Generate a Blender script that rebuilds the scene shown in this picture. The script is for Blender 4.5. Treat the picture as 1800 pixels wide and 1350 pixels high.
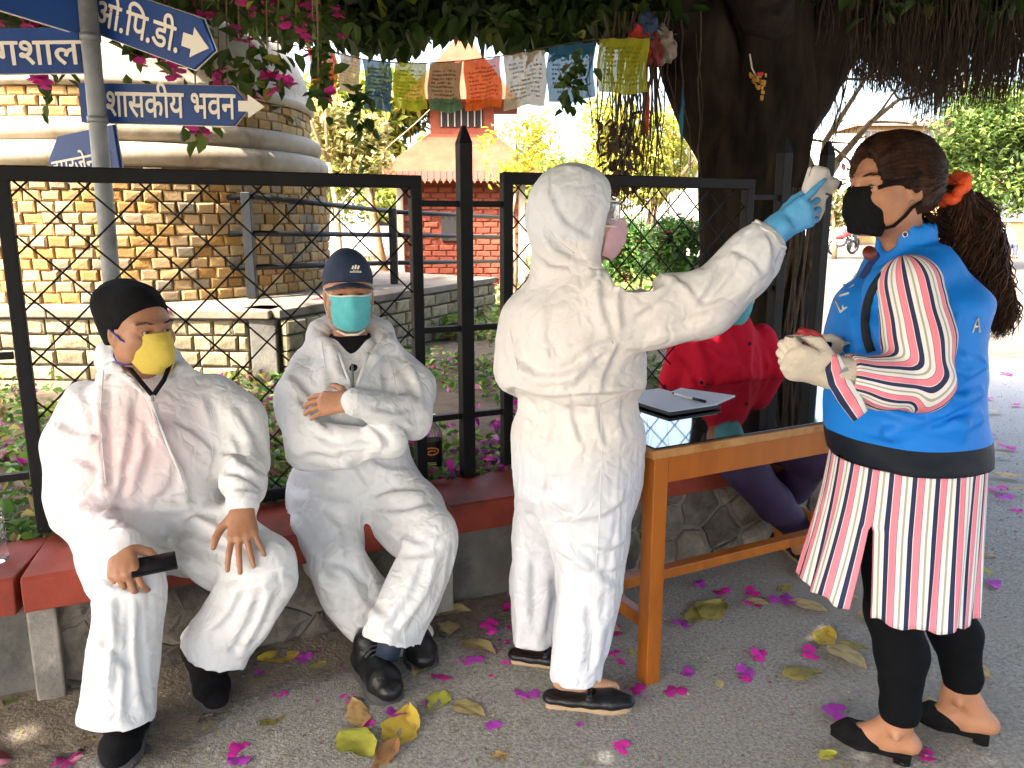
import bpy, bmesh, math, random
import numpy as np
from mathutils import Vector, Matrix

for _o in list(bpy.data.objects):
    bpy.data.objects.remove(_o)
SC = bpy.context.scene
COL = SC.collection
R = math.radians
rnd = random.Random(11)

# ------------------------------------------------------------------ camera
CAM_H, CAM_PITCH = 1.40, R(11.6)
cam_d = bpy.data.cameras.new('camera')
cam = bpy.data.objects.new('camera', cam_d)
COL.objects.link(cam)
cam.location = (0, 0, CAM_H)
cam.rotation_euler = (R(90) - CAM_PITCH, 0, 0)
cam_d.sensor_width = 36.0
cam_d.lens = 28.0
cam_d.clip_start = 0.05
cam_d.clip_end = 600
SC.camera = cam

# ------------------------------------------------------------------ sky and sun
SUN_EL, SUN_AZ = R(50), R(228)         # azimuth clockwise from +Y : behind and to one side of the viewer
wd = bpy.data.worlds.new('World'); SC.world = wd; wd.use_nodes = True
nt = wd.node_tree; bg = nt.nodes['Background']
sky = nt.nodes.new('ShaderNodeTexSky'); sky.sky_type = 'NISHITA'; sky.sun_disc = False
sky.sun_elevation = SUN_EL; sky.sun_rotation = SUN_AZ
sky.air_density = 1.0; sky.dust_density = 7.5; sky.ozone_density = 0.35
nt.links.new(sky.outputs[0], bg.inputs[0]); bg.inputs[1].default_value = 0.15
sun_d = bpy.data.lights.new('sun', 'SUN'); sun = bpy.data.objects.new('sun', sun_d); COL.objects.link(sun)
sun_d.energy = 2.0; sun_d.angle = R(0.5); sun_d.color = (1.0, .93, .82)
TO_SUN = Vector((math.sin(SUN_AZ) * math.cos(SUN_EL), math.cos(SUN_AZ) * math.cos(SUN_EL), math.sin(SUN_EL)))
sun.rotation_euler = TO_SUN.to_track_quat('Z', 'Y').to_euler()
sun.location = TO_SUN * 30
VS = SC.view_settings
VS.view_transform = 'Standard'; VS.look = 'None'; VS.gamma = 1; VS.use_curve_mapping = False
VS.exposure = 3.35
SC.cycles.max_bounces = 8
SC.cycles.transparent_max_bounces = 12

# ------------------------------------------------------------------ small helpers
FPX = 1400.0
def at(px, py, Y):
    """point at depth Y (metres ahead of the viewer) that the photograph shows at px, py"""
    u = (px - 900) / FPX; v = (675 - py) / FPX
    d = (u, math.cos(CAM_PITCH) + v * math.sin(CAM_PITCH), -math.sin(CAM_PITCH) + v * math.cos(CAM_PITCH))
    t = Y / d[1]
    return Vector((d[0] * t, d[1] * t, CAM_H + d[2] * t))
def on(px, py, z=0.0):
    u = (px - 900) / FPX; v = (675 - py) / FPX
    d = (u, math.cos(CAM_PITCH) + v * math.sin(CAM_PITCH), -math.sin(CAM_PITCH) + v * math.cos(CAM_PITCH))
    t = (z - CAM_H) / d[2]
    return Vector((d[0] * t, d[1] * t, z))
def project(p):
    x, y, z = p[0], p[1], p[2] - CAM_H
    yd = y * math.cos(CAM_PITCH) - z * math.sin(CAM_PITCH); zd = y * math.sin(CAM_PITCH) + z * math.cos(CAM_PITCH)
    return 900 + FPX * x / yd, 675 - FPX * zd / yd

# bench / fence frame : s along the wall (to the far side), n away from the road
BO = Vector((-.197, 2.617, 0)); BU = Vector((.906, .423, 0)); BN = Vector((-.423, .906, 0))
def B(s, n, z): return BO + BU * s + BN * n + Vector((0, 0, z))

class MB:
    def __init__(s): s.v = []; s.f = []; s.mi = []
    def add(s, vs, fs, mi=0):
        o = len(s.v); s.v += [tuple(v) for v in vs]; s.f += [tuple(i + o for i in f) for f in fs]; s.mi += [mi] * len(fs); return s
    def box(s, c, size, ax=None, mi=0, taper=1.0):
        x, y, z = [d / 2 for d in size]
        ax = ax or (Vector((1, 0, 0)), Vector((0, 1, 0)), Vector((0, 0, 1)))
        c = Vector(c); vs = []
        for k in (-1, 1):
            t = taper if k > 0 else 1
            for i, j in ((-1, -1), (1, -1), (1, 1), (-1, 1)):
                vs.append(c + ax[0] * (i * x * t) + ax[1] * (j * y * t) + ax[2] * (k * z))
        return s.add(vs, [(3, 2, 1, 0), (4, 5, 6, 7), (0, 1, 5, 4), (1, 2, 6, 5), (2, 3, 7, 6), (3, 0, 4, 7)], mi)
    def tube(s, pts, rad, sides=6, mi=0, cap=True, flat=None):
        pts = [Vector(p) for p in pts]; n = len(pts)
        rad = rad if isinstance(rad, (list, tuple)) else [rad] * n
        vs = []; up = None
        for i, p in enumerate(pts):
            t = (pts[min(i + 1, n - 1)] - pts[max(i - 1, 0)])
            if t.length < 1e-9: t = Vector((0, 0, 1))
            t.normalize()
            if up is None:
                up = Vector((0, 0, 1)) if abs(t.z) < .9 else Vector((1, 0, 0))
            a = t.cross(up)
            if a.length < 1e-6: a = t.cross(Vector((1, .3, 0)))
            a.normalize(); b = a.cross(t).normalized(); up = b
            for k in range(sides):
                th = 2 * math.pi * k / sides
                q = a * math.cos(th) + b * math.sin(th) * (flat or 1)
                vs.append(p + q * rad[i])
        fs = []
        for i in range(n - 1):
            for k in range(sides):
                k2 = (k + 1) % sides
                fs.append((i * sides + k, i * sides + k2, (i + 1) * sides + k2, (i + 1) * sides + k))
        if cap:
            fs.append(tuple(range(sides))[::-1]); fs.append(tuple((n - 1) * sides + k for k in range(sides)))
        return s.add(vs, fs, mi)
    def lathe(s, prof, c, seg=24, a0=0.0, a1=2 * math.pi, mi=0):
        c = Vector(c); full = abs(a1 - a0 - 2 * math.pi) < 1e-6; m = seg if full else seg + 1; vs = []
        for r, z in prof:
            for k in range(m):
                th = a0 + (a1 - a0) * k / seg
                vs.append(c + Vector((r * math.cos(th), r * math.sin(th), z)))
        fs = []
        for i in range(len(prof) - 1):
            for k in range(seg):
                k2 = (k + 1) % m
                fs.append((i * m + k, i * m + k2, (i + 1) * m + k2, (i + 1) * m + k))
        return s.add(vs, fs, mi)
    def prism(s, poly, d, mi=0):
        """poly: list of points (closed outline), d: extrusion vector"""
        n = len(poly); d = Vector(d)
        vs = [Vector(p) for p in poly] + [Vector(p) + d for p in poly]
        fs = [tuple(range(n))[::-1], tuple(range(n, 2 * n))] + [(i, (i + 1) % n, (i + 1) % n + n, i + n) for i in range(n)]
        return s.add(vs, fs, mi)
    def mesh(s, name, mats, smooth=False):
        me = bpy.data.meshes.new(name); me.from_pydata(s.v, [], s.f)
        mats = mats if isinstance(mats, (list, tuple)) else [mats]
        for m in mats: me.materials.append(m)
        if len(mats) > 1: me.polygons.foreach_set('material_index', s.mi)
        if smooth: me.polygons.foreach_set('use_smooth', [True] * len(s.f))
        bm = bmesh.new(); bm.from_mesh(me); bmesh.ops.recalc_face_normals(bm, faces=bm.faces); bm.to_mesh(me); bm.free()
        me.update(); return me
    def build(s, name, mats, parent=None, smooth=False, bevel=0.0, **kw):
        return link(name, s.mesh(name, mats, smooth), parent, bevel, **kw)

def pinv(o, parent):
    o.parent = parent
    o.matrix_parent_inverse = Matrix.Translation(-parent.location) if parent.type == 'EMPTY' else Matrix.Identity(4)
def link(name, me, parent=None, bevel=0.0, M=None, **kw):
    o = bpy.data.objects.new(name, me); COL.objects.link(o)
    if parent: pinv(o, parent)
    if M is not None: o.matrix_basis = M
    if bevel:
        b = o.modifiers.new('bevel', 'BEVEL'); b.width = bevel; b.segments = 2; b.limit_method = 'ANGLE'; b.angle_limit = R(40)
    for k, v in kw.items(): o[k] = v
    return o
def thing(name, label, cat, loc=(0, 0, 0), group=None):
    o = bpy.data.objects.new(name, None); COL.objects.link(o); o.location = loc; o.empty_display_size = .1
    o['label'] = label; o['category'] = cat
    if group: o['group'] = group
    return o
def npmesh(name, V, F, mats, smooth=True, attrs=None, mi=None):
    """numpy vertices (n,3) and faces (m,3|4) to a mesh"""
    V = np.asarray(V, np.float32); F = np.asarray(F, np.int32); k = F.shape[1]
    me = bpy.data.meshes.new(name)
    me.vertices.add(len(V)); me.vertices.foreach_set('co', V.ravel())
    me.loops.add(F.size); me.loops.foreach_set('vertex_index', F.ravel())
    me.polygons.add(len(F)); me.polygons.foreach_set('loop_start', np.arange(0, F.size, k, dtype=np.int32))
    me.polygons.foreach_set('loop_total', np.full(len(F), k, np.int32))
    if smooth: me.polygons.foreach_set('use_smooth', np.ones(len(F), bool))
    for m in (mats if isinstance(mats, (list, tuple)) else [mats]): me.materials.append(m)
    if mi is not None: me.polygons.foreach_set('material_index', np.asarray(mi, np.int32))
    for n, (dom, arr) in (attrs or {}).items():
        arr = np.asarray(arr, np.float32)
        if arr.ndim == 1:
            a = me.attributes.new(n, 'FLOAT', dom); a.data.foreach_set('value', arr)
        else:
            a = me.attributes.new(n, 'FLOAT_COLOR', dom)
            a.data.foreach_set('color', np.concatenate([arr, np.ones((len(arr), 1), np.float32)], 1).ravel())
    me.update(calc_edges=True); me.validate()
    return me

def word(txt, origin, d, up, nrm, width, height, parent):
    """white painted word: every outer contour of the script is filled on its own, so crossing strokes stay solid"""
    c = bpy.data.curves.new('lettering', 'FONT'); c.body = txt; c.size = 1.0
    o = bpy.data.objects.new('tmp_text', c); COL.objects.link(o)
    dg = bpy.context.evaluated_depsgraph_get(); cu = o.evaluated_get(dg).to_curve(dg); loops = []
    for sp in cu.splines:
        pts = []
        bp = sp.bezier_points; n = len(bp)
        if n:
            for i in range(n):
                a, b = bp[i], bp[(i + 1) % n]
                for k in range(3):
                    t = k / 3; q = a.co * (1 - t) ** 3 + a.handle_right * 3 * t * (1 - t) ** 2 + b.handle_left * 3 * t * t * (1 - t) + b.co * t ** 3
                    pts.append((q.x, q.y))
        else: pts = [(p.co.x, p.co.y) for p in sp.points]
        ar = sum(pts[i - 1][0] * pts[i][1] - pts[i][0] * pts[i - 1][1] for i in range(len(pts))) / 2
        if abs(ar) > 1e-5: loops.append((pts, ar))
    o.evaluated_get(dg).to_curve_clear(); bpy.data.objects.remove(o)
    def inside(p, poly):
        r = False
        for i in range(len(poly)):
            (x1, y1), (x2, y2) = poly[i - 1], poly[i]
            if (y1 > p[1]) != (y2 > p[1]) and p[0] < (x2 - x1) * (p[1] - y1) / (y2 - y1) + x1: r = not r
        return r
    big = max(loops, key=lambda l: abs(l[1])); sg = 1 if big[1] > 0 else -1
    outer = [l for l in loops if l[1] * sg > 0]; holes = []
    for l in loops:
        if l[1] * sg < 0:
            own = [o for o in outer if inside(l[0][0], o[0]) and inside(l[0][len(l[0]) // 2], o[0])]
            if own: holes.append((l, min(own, key=lambda o: abs(o[1]))))
            else: outer = outer + [l]
    xs = [p[0] for l in loops for p in l[0]]; x0, x1 = min(xs), max(xs); sx = width / (x1 - x0); sy = height / .9
    mb = MB()
    for k, (pts, ar) in enumerate(outer):
        c2 = bpy.data.curves.new('tmp', 'CURVE'); c2.dimensions = '2D'; c2.fill_mode = 'FRONT'
        def fat(q, e=.014):
            r = []; m = len(q); sg_ = 1 if sum(q[i - 1][0] * q[i][1] - q[i][0] * q[i - 1][1] for i in range(m)) > 0 else -1
            for i in range(m):
                a, b, c = Vector(q[i - 1]), Vector(q[i]), Vector(q[(i + 1) % m])
                n1 = Vector(((b - a).y, -(b - a).x)); n2 = Vector(((c - b).y, -(c - b).x))
                if n1.length < 1e-6 and n2.length < 1e-6: continue
                n = (n1.normalized() if n1.length > 1e-6 else Vector((0, 0))) + (n2.normalized() if n2.length > 1e-6 else Vector((0, 0)))
                if n.length > 1e-6: b = b + n.normalized() * (e * sg_ * (1 if q is pts else -1))
                r.append((b.x, b.y))
            return r
        for q in [pts] + [h[0] for h, own in holes if own[0] is pts]:
            fq = fat(q); sp = c2.splines.new('POLY'); sp.points.add(len(fq) - 1); sp.use_cyclic_u = True
            for i, p in enumerate(fq): sp.points[i].co = (p[0], p[1], 0, 1)
        o2 = bpy.data.objects.new('tmp', c2); COL.objects.link(o2)
        dg = bpy.context.evaluated_depsgraph_get(); me = bpy.data.meshes.new_from_object(o2.evaluated_get(dg)); bpy.data.objects.remove(o2)
        mb.add([origin + d * ((v.co.x - x0) * sx) + up * (v.co.y * sy) + nrm * (k * .0003) for v in me.vertices], [tuple(f.vertices) for f in me.polygons])
    mb.build('lettering', M['signwhite'], parent, kind='stuff')

# ------------------------------------------------------------------ materials
def mat(name, col, col2=None, scale=6.0, rough=.6, bump=0.0, bscale=None, detail=6, metal=0.0, spec=.5,
        transl=0.0, sheen=0.0, coat=0.0, alpha=1.0, stretch=None, wear=None, wscale=2.0, rand=0.0, mixpos=(.35, .65)):
    m = bpy.data.materials.new(name); m.use_nodes = True; n = m.node_tree.nodes; L = m.node_tree.links
    bs = n['Principled BSDF']; out = n['Material Output']
    bs.inputs['Roughness'].default_value = rough; bs.inputs['Metallic'].default_value = metal
    bs.inputs['Specular IOR Level'].default_value = spec
    bs.inputs['Coat Weight'].default_value = coat; bs.inputs['Coat Roughness'].default_value = .06
    bs.inputs['Sheen Weight'].default_value = sheen
    tc = n.new('ShaderNodeTexCoord'); co = tc.outputs['Object']
    if stretch:
        mp = n.new('ShaderNodeMapping'); mp.inputs['Scale'].default_value = stretch; L.new(co, mp.inputs[0]); co = mp.outputs[0]
    c_out = None
    if col2 is not None:
        t = n.new('ShaderNodeTexNoise'); t.inputs['Scale'].default_value = scale; t.inputs['Detail'].default_value = detail
        t.inputs['Roughness'].default_value = .62
        L.new(co, t.inputs['Vector'])
        r = n.new('ShaderNodeValToRGB'); r.color_ramp.elements[0].position, r.color_ramp.elements[1].position = mixpos
        r.color_ramp.elements[0].color = (*col, 1); r.color_ramp.elements[1].color = (*col2, 1)
        L.new(t.outputs['Fac'], r.inputs[0]); c_out = r.outputs[0]
    if wear is not None:
        t2 = n.new('ShaderNodeTexNoise'); t2.inputs['Scale'].default_value = wscale; t2.inputs['Detail'].default_value = 8
        t2.inputs['Roughness'].default_value = .7
        L.new(co, t2.inputs['Vector'])
        r2 = n.new('ShaderNodeValToRGB'); r2.color_ramp.elements[0].position = .5; r2.color_ramp.elements[1].position = .66
        r2.color_ramp.elements[0].color = (0, 0, 0, 1); r2.color_ramp.elements[1].color = (1, 1, 1, 1)
        L.new(t2.outputs['Fac'], r2.inputs[0])
        mx = n.new('ShaderNodeMix'); mx.data_type = 'RGBA'; L.new(r2.outputs[0], mx.inputs['Factor'])
        if c_out: L.new(c_out, mx.inputs['A'])
        else: mx.inputs['A'].default_value = (*col, 1)
        mx.inputs['B'].default_value = (*wear, 1); c_out = mx.outputs['Result']
    if rand:
        oi = n.new('ShaderNodeObjectInfo'); hs = n.new('ShaderNodeHueSaturation')
        mr = n.new('ShaderNodeMapRange'); mr.inputs['To Min'].default_value = 1 - rand; mr.inputs['To Max'].default_value = 1 + rand
        L.new(oi.outputs['Random'], mr.inputs['Value']); L.new(mr.outputs[0], hs.inputs['Value'])
        if c_out: L.new(c_out, hs.inputs['Color'])
        else: hs.inputs['Color'].default_value = (*col, 1)
        c_out = hs.outputs[0]
    if c_out: L.new(c_out, bs.inputs['Base Color'])
    else: bs.inputs['Base Color'].default_value = (*col, 1)
    if bump:
        t = n.new('ShaderNodeTexNoise'); t.inputs['Scale'].default_value = bscale or scale * 3; t.inputs['Detail'].default_value = 8
        L.new(co, t.inputs['Vector'])
        b = n.new('ShaderNodeBump'); b.inputs['Strength'].default_value = bump; b.inputs['Distance'].default_value = .01
        L.new(t.outputs['Fac'], b.inputs['Height']); L.new(b.outputs[0], bs.inputs['Normal'])
    if transl:
        tr = n.new('ShaderNodeBsdfTranslucent'); ms = n.new('ShaderNodeMixShader'); ms.inputs[0].default_value = transl
        if c_out: L.new(c_out, tr.inputs[0])
        else: tr.inputs[0].default_value = (*col, 1)
        L.new(bs.outputs[0], ms.inputs[1]); L.new(tr.outputs[0], ms.inputs[2]); L.new(ms.outputs[0], out.inputs[0])
    if alpha < 1:
        bs.inputs['Alpha'].default_value = alpha
    return m
def attr_mat(name, attr='leaf', rough=.6, transl=0.0, bump=0.0, bscale=60, spec=.4):
    """colour comes from a per-face / per-point colour attribute that belongs to the thing"""
    m = mat(name, (.5, .5, .5), rough=rough, spec=spec, bump=bump, bscale=bscale)
    n = m.node_tree.nodes; L = m.node_tree.links; bs = n['Principled BSDF']
    a = n.new('ShaderNodeAttribute'); a.attribute_name = attr
    L.new(a.outputs['Color'], bs.inputs['Base Color'])
    if transl:
        tr = n.new('ShaderNodeBsdfTranslucent'); ms = n.new('ShaderNodeMixShader'); ms.inputs[0].default_value = transl
        L.new(a.outputs['Color'], tr.inputs[0]); L.new(bs.outputs[0], ms.inputs[1]); L.new(tr.outputs[0], ms.inputs[2])
        L.new(ms.outputs[0], n['Material Output'].inputs[0])
    return m

M = {}
M['asphalt'] = mat('asphalt', (.20, .188, .165), (.42, .395, .35), scale=95, rough=.92, bump=.55, bscale=160, wear=(.30, .275, .23), wscale=1.1, spec=.3)
M['plaza'] = mat('plaza', (.075, .060, .042), (.10, .082, .06), scale=3, rough=.95, bump=.2, bscale=60)
M['soil'] = mat('soil', (.09, .065, .04), (.16, .12, .075), scale=9, rough=1, bump=.5, bscale=40)
M['dirt'] = mat('dirt', (.13, .10, .075), (.22, .18, .13), scale=30, rough=1, bump=.7, bscale=90)
M['redpaint'] = mat('red_paint', (.225, .034, .018), (.28, .05, .028), scale=5, rough=.65, bump=.15, bscale=50, wear=(.13, .033, .02), wscale=4, spec=.3)
M['concrete'] = mat('concrete', (.22, .20, .175), (.33, .30, .26), scale=14, rough=.95, bump=.45, bscale=70, wear=(.12, .11, .09), wscale=3)
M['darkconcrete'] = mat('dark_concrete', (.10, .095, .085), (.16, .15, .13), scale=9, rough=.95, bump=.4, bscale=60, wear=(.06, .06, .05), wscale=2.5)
M['mortar'] = mat('mortar', (.16, .14, .115), (.24, .21, .17), scale=20, rough=1, bump=.5, bscale=80)
M['rubble'] = mat('rubble_stone', (.09, .078, .062), (.22, .19, .15), scale=11, rough=.9, bump=.6, bscale=38, rand=.35, wear=(.05, .048, .042), wscale=5)
M['ironpaint'] = mat('black_iron', (.0035, .0037, .0042), (.006, .0062, .0068), scale=12, rough=.55, bump=.06, bscale=80, spec=.22)
M['railpaint'] = mat('rail_iron', (.007, .009, .012), (.011, .0135, .017), scale=12, rough=.45, spec=.3)
M['brick'] = mat('stupa_brick', (.50, .30, .13), (.60, .42, .22), scale=6, rough=.85, bump=.35, bscale=50, rand=.28)
M['brickmortar'] = mat('brick_mortar', (.12, .08, .042), (.17, .12, .062), scale=20, rough=1)
M['whitewash'] = mat('whitewash', (.29, .25, .19), (.37, .33, .265), scale=3, rough=.9, bump=.15, bscale=25, wear=(.20, .16, .11), wscale=1.8, spec=.2)
M['wallstone'] = mat('wall_stone', (.20, .165, .10), (.31, .265, .17), scale=5, rough=.9, bump=.5, bscale=36, rand=.35, wear=(.06, .054, .042), wscale=4, spec=.2)
M['wallmortar'] = mat('wall_mortar', (.10, .09, .075), (.16, .14, .11), scale=16, rough=1)
M['coping'] = mat('coping', (.17, .14, .105), (.22, .185, .145), scale=5, rough=.9, bump=.3, bscale=40, wear=(.10, .085, .065), wscale=3, spec=.2)
M['hutbrick'] = mat('hut_brick', (.175, .046, .026), (.21, .06, .036), scale=8, rough=.9, rand=.12, spec=.15)
M['hutmortar'] = mat('hut_mortar', (.13, .034, .02), (.155, .042, .026), scale=10, rough=.95, spec=.1)
M['roofred'] = mat('roof_red', (.16, .045, .026), (.20, .062, .036), scale=4, rough=.9, spec=.1)
M['fascia'] = mat('roof_fascia', (.30, .07, .05), rough=.7)
M['darkvoid'] = mat('dark_opening', (.012, .01, .01), rough=.9)
M['cream'] = mat('cream_paint', (.28, .25, .19), rough=.8)
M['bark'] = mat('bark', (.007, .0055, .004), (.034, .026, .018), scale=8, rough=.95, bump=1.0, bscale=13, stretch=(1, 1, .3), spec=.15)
M['bark2'] = mat('bark_pale', (.16, .11, .06), (.32, .24, .14), scale=9, rough=.95, bump=.6, bscale=22)
M['root'] = mat('aerial_root', (.045, .032, .022), (.10, .07, .045), scale=20, rough=.9)
M['pole'] = mat('galvanised_pole', (.20, .22, .235), (.28, .30, .31), scale=9, rough=.5, metal=.35, wear=(.15, .15, .15), wscale=4)
M['signblue'] = mat('sign_blue', (.005, .040, .185), (.008, .052, .215), scale=4, rough=.42, spec=.3, wear=(.012, .05, .17), wscale=3)
M['signback'] = mat('sign_back', (.05, .048, .045), rough=.6)
M['signwhite'] = mat('sign_white', (.72, .68, .58), rough=.5)
M['wood'] = mat('table_wood', (.33, .092, .006), (.40, .125, .010), scale=7, rough=.42, bump=.08, bscale=30, stretch=(1, 1, .2), wear=(.24, .07, .006), wscale=5)
M['woodworn'] = mat('table_wood_worn', (.36, .16, .04), (.44, .24, .08), scale=20, rough=.6, wear=(.30, .11, .02), wscale=9)
M['blacktop'] = mat('black_table_glass', (.006, .006, .007), rough=.04, spec=.6, coat=.5)
M['paper'] = mat('paper', (.74, .74, .78), (.78, .78, .82), scale=3, rough=.7)
M['blackplastic'] = mat('black_plastic', (.006, .006, .0065), rough=.4, spec=.35)
M['leaf'] = attr_mat('leaf', transl=.35, rough=.5)
M['leafdry'] = attr_mat('dry_leaf', transl=.12, rough=.7, bump=.4, bscale=70)
M['petal'] = attr_mat('petal', transl=.3, rough=.65)
# =================================================================== foliage tools
NR = np.random.default_rng(5)
def leaf_mesh(name, P, size, cols, mats, tilt=.6, droop=.35, width=.42, down=0.0, rng=None, attr='leaf', normals=None):
    """P (n,3) leaf bases; every leaf is two quads folded along its midrib"""
    rng = rng or NR; n = len(P); P = np.asarray(P, float)
    size = np.broadcast_to(np.asarray(size, float), (n,)) * rng.uniform(.7, 1.25, n)
    az = rng.uniform(0, 2 * np.pi, n); el = rng.normal(-down, tilt, n)
    d = np.stack([np.cos(az) * np.cos(el), np.sin(az) * np.cos(el), np.sin(el)], 1)
    up = np.tile([0, 0, 1.0], (n, 1)) + rng.normal(0, .45, (n, 3))
    s = np.cross(d, up); s /= np.linalg.norm(s, axis=1)[:, None] + 1e-9
    u = np.cross(s, d)
    w = width * rng.uniform(.8, 1.2, n)
    L = size[:, None]; W = (w * size)[:, None]
    base = P; tip = P + d * L - u * L * droop * .5
    mid1 = P + d * L * .35; mid2 = P + d * L * .72 - u * L * droop * .18
    f = rng.uniform(.1, .35, n)[:, None]
    V = np.stack([base, mid1 - s * W * .5 + u * W * f, mid2 - s * W * .38 + u * W * f * .8, tip,
                  mid2 + s * W * .38 + u * W * f * .8, mid1 + s * W * .5 + u * W * f], 1).reshape(-1, 3)
    o = np.arange(n)[:, None] * 6
    F = np.concatenate([o + np.array([[0, 1, 2, 3]]), o + np.array([[0, 3, 4, 5]])], 1).reshape(-1, 4)
    C = np.repeat(np.asarray(cols, float), 2, 0)
    return npmesh(name, V, F, mats, smooth=False, attrs={attr: ('FACE', C)})
def pick(rng, n, pal, w=None, jit=.15):
    pal = np.asarray(pal, float); k = rng.choice(len(pal), n, p=None if w is None else np.asarray(w) / np.sum(w))
    return np.clip(pal[k] * rng.uniform(1 - jit, 1 + jit, (n, 1)), 0, 1)
def blob_points(rng, n, centres, radii, shell=.5):
    k = rng.choice(len(centres), n, p=np.asarray(radii) ** 2 / np.sum(np.asarray(radii) ** 2))
    d = rng.normal(size=(n, 3)); d /= np.linalg.norm(d, axis=1)[:, None]
    r = (shell + (1 - shell) * rng.random(n)) * np.asarray(radii)[k]
    return np.asarray(centres)[k] + d * r[:, None] * np.array([1, 1, .8])
def branchy(mb, p, d, L, r, depth, rng, spread=.6, tips=None, sides=6, seg=3):
    pts = [Vector(p)]; rr = [r]; d = Vector(d).normalized()
    for i in range(seg):
        d = (d + Vector((rng.uniform(-1, 1), rng.uniform(-1, 1), rng.uniform(-.5, .8))) * .16).normalized()
        pts.append(pts[-1] + d * L / seg); rr.append(r * (1 - .4 * (i + 1) / seg))
    mb.tube(pts, rr, sides)
    if tips is not None and depth <= 1: tips += [tuple(q) for q in pts[1:]]
    if depth > 0:
        for k in range(rng.choice((2, 3))):
            nd = (d + Vector((rng.uniform(-1, 1), rng.uniform(-1, 1), rng.uniform(-.4, .9))) * spread).normalized()
            branchy(mb, pts[-1 - (k % 2)], nd, L * rng.uniform(.55, .8), rr[-1] * .75, depth - 1, rng, spread, tips, max(4, sides - 1), seg)
def garden_tree(name, label, x, y, z0, h, crown_r, n, size, pal, seed, w=None, trunk_r=.12, cz=None, flat=.8, blobs=9, bark='bark2', group=None, shell=.35, cat='tree'):
    rr = random.Random(seed); rg = np.random.default_rng(seed)
    t = thing(name, label, cat, (x, y, z0), group)
    mb = MB(); tips = []
    cz = cz if cz is not None else z0 + h - crown_r * flat
    branchy(mb, (x, y, z0), (0, 0, 1), max(.3, cz - z0 - crown_r * .3), trunk_r, 2, rr, .7, tips, 7)
    mb.build('trunk', M[bark], t, True)
    cs = []; rs = []
    for i in range(blobs):
        a = rr.uniform(0, 6.28); q = rr.random() ** .5 * crown_r * .7
        cs.append((x + math.cos(a) * q, y + math.sin(a) * q, cz + rr.uniform(-.6, .6) * crown_r * flat)); rs.append(crown_r * rr.uniform(.3, .55))
    P = blob_points(rg, n, cs, rs, shell)
    link('crown', leaf_mesh('crown', P, size, pick(rg, n, pal, w, .25), M['leaf'], rng=rg), t, kind='stuff')
    return t

# =================================================================== ground
GZ = .35                       # garden soil behind the bench wall
MB().add([(-140, -60, -.012), (160, -60, -.012), (160, 220, -.012), (-140, 220, -.012)], [(0, 1, 2, 3)]).build('ground', M['plaza'], kind='structure')
# road : dense sheet so that worn hollows and a few cracks are real relief
def road():
    nx, ny = 150, 150; xs = np.linspace(-9, 13, nx); ys = np.linspace(-5, 8.6, ny)
    X, Y = np.meshgrid(xs, ys, indexing='ij')
    e = Y > 8.2
    Y = Y + np.where(e, .35 * np.sin(X * .9) + .2 * np.sin(X * 2.3), 0)
    Zr = .004 * np.sin(X * 1.7 + Y) + .003 * np.sin(Y * 3.1 - X * .7)
    Zr = np.clip(Zr, -.004, .02)
    V = np.stack([X, Y, Zr], -1).reshape(-1, 3); i = np.arange(nx * ny).reshape(nx, ny)
    F = np.stack([i[:-1, :-1], i[1:, :-1], i[1:, 1:], i[:-1, 1:]], -1).reshape(-1, 4)
    link('road', npmesh('road', V, F, M['asphalt']), kind='structure')
road()
# strip of dirt collected along the foot of the bench
def dirt():
    rg = np.random.default_rng(3); ns, nn = 90, 10; V = []
    for i in range(ns):
        s = -2.6 + i * .032
        wdt = .52 + .10 * math.sin(s * 5) + .06 * math.sin(s * 13 + 1) + (.15 if s < -.9 else 0) - max(0, s + .3) * .55
        for j in range(nn):
            n = .10 - max(.03, wdt) * j / (nn - 1)
            z = .012 + .012 * (1 - j / (nn - 1)) + rg.uniform(0, .006) * (1 - j / (nn - 1)) - (.012 if j == nn - 1 else 0)
            V.append(B(s, n + rg.uniform(-.012, .012), z))
    i = np.arange(ns * nn).reshape(ns, nn)
    F = np.stack([i[:-1, :-1], i[1:, :-1], i[1:, 1:], i[:-1, 1:]], -1).reshape(-1, 4)
    m = M['dirt']; n = m.node_tree.nodes; L = m.node_tree.links                # the grit thins out towards the road
    a = n.new('ShaderNodeAttribute'); a.attribute_name = 'thin'; t = n.new('ShaderNodeTexNoise'); t.inputs['Scale'].default_value = 26; t.inputs['Detail'].default_value = 8; t.inputs['Roughness'].default_value = .75
    L.new(n['Texture Coordinate'].outputs['Object'], t.inputs['Vector'])
    ad = n.new('ShaderNodeMath'); ad.operation = 'ADD'; L.new(a.outputs['Fac'], ad.inputs[0]); L.new(t.outputs['Fac'], ad.inputs[1])
    gt = n.new('ShaderNodeMapRange'); gt.inputs['From Min'].default_value = .96; gt.inputs['From Max'].default_value = 1.06; L.new(ad.outputs[0], gt.inputs['Value']); L.new(gt.outputs[0], n['Principled BSDF'].inputs['Alpha'])
    th = np.tile(np.linspace(1.15, .05, nn), ns)
    link('dirt', npmesh('dirt', np.array([tuple(v) for v in V]), F, m, attrs={'thin': ('POINT', th)}), kind='structure')
dirt()
# garden terrain
ga, gb = B(-9, .30, GZ), B(2.05, .30, GZ)
MB().prism([tuple(ga), tuple(gb), (1.95, 4.6, GZ), (3.2, 14, GZ), (7, 40, GZ), (-60, 40, GZ), (-60, tuple(ga)[1], GZ)], (0, 0, -.45)).build('garden_ground', M['soil'], kind='structure')

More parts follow.
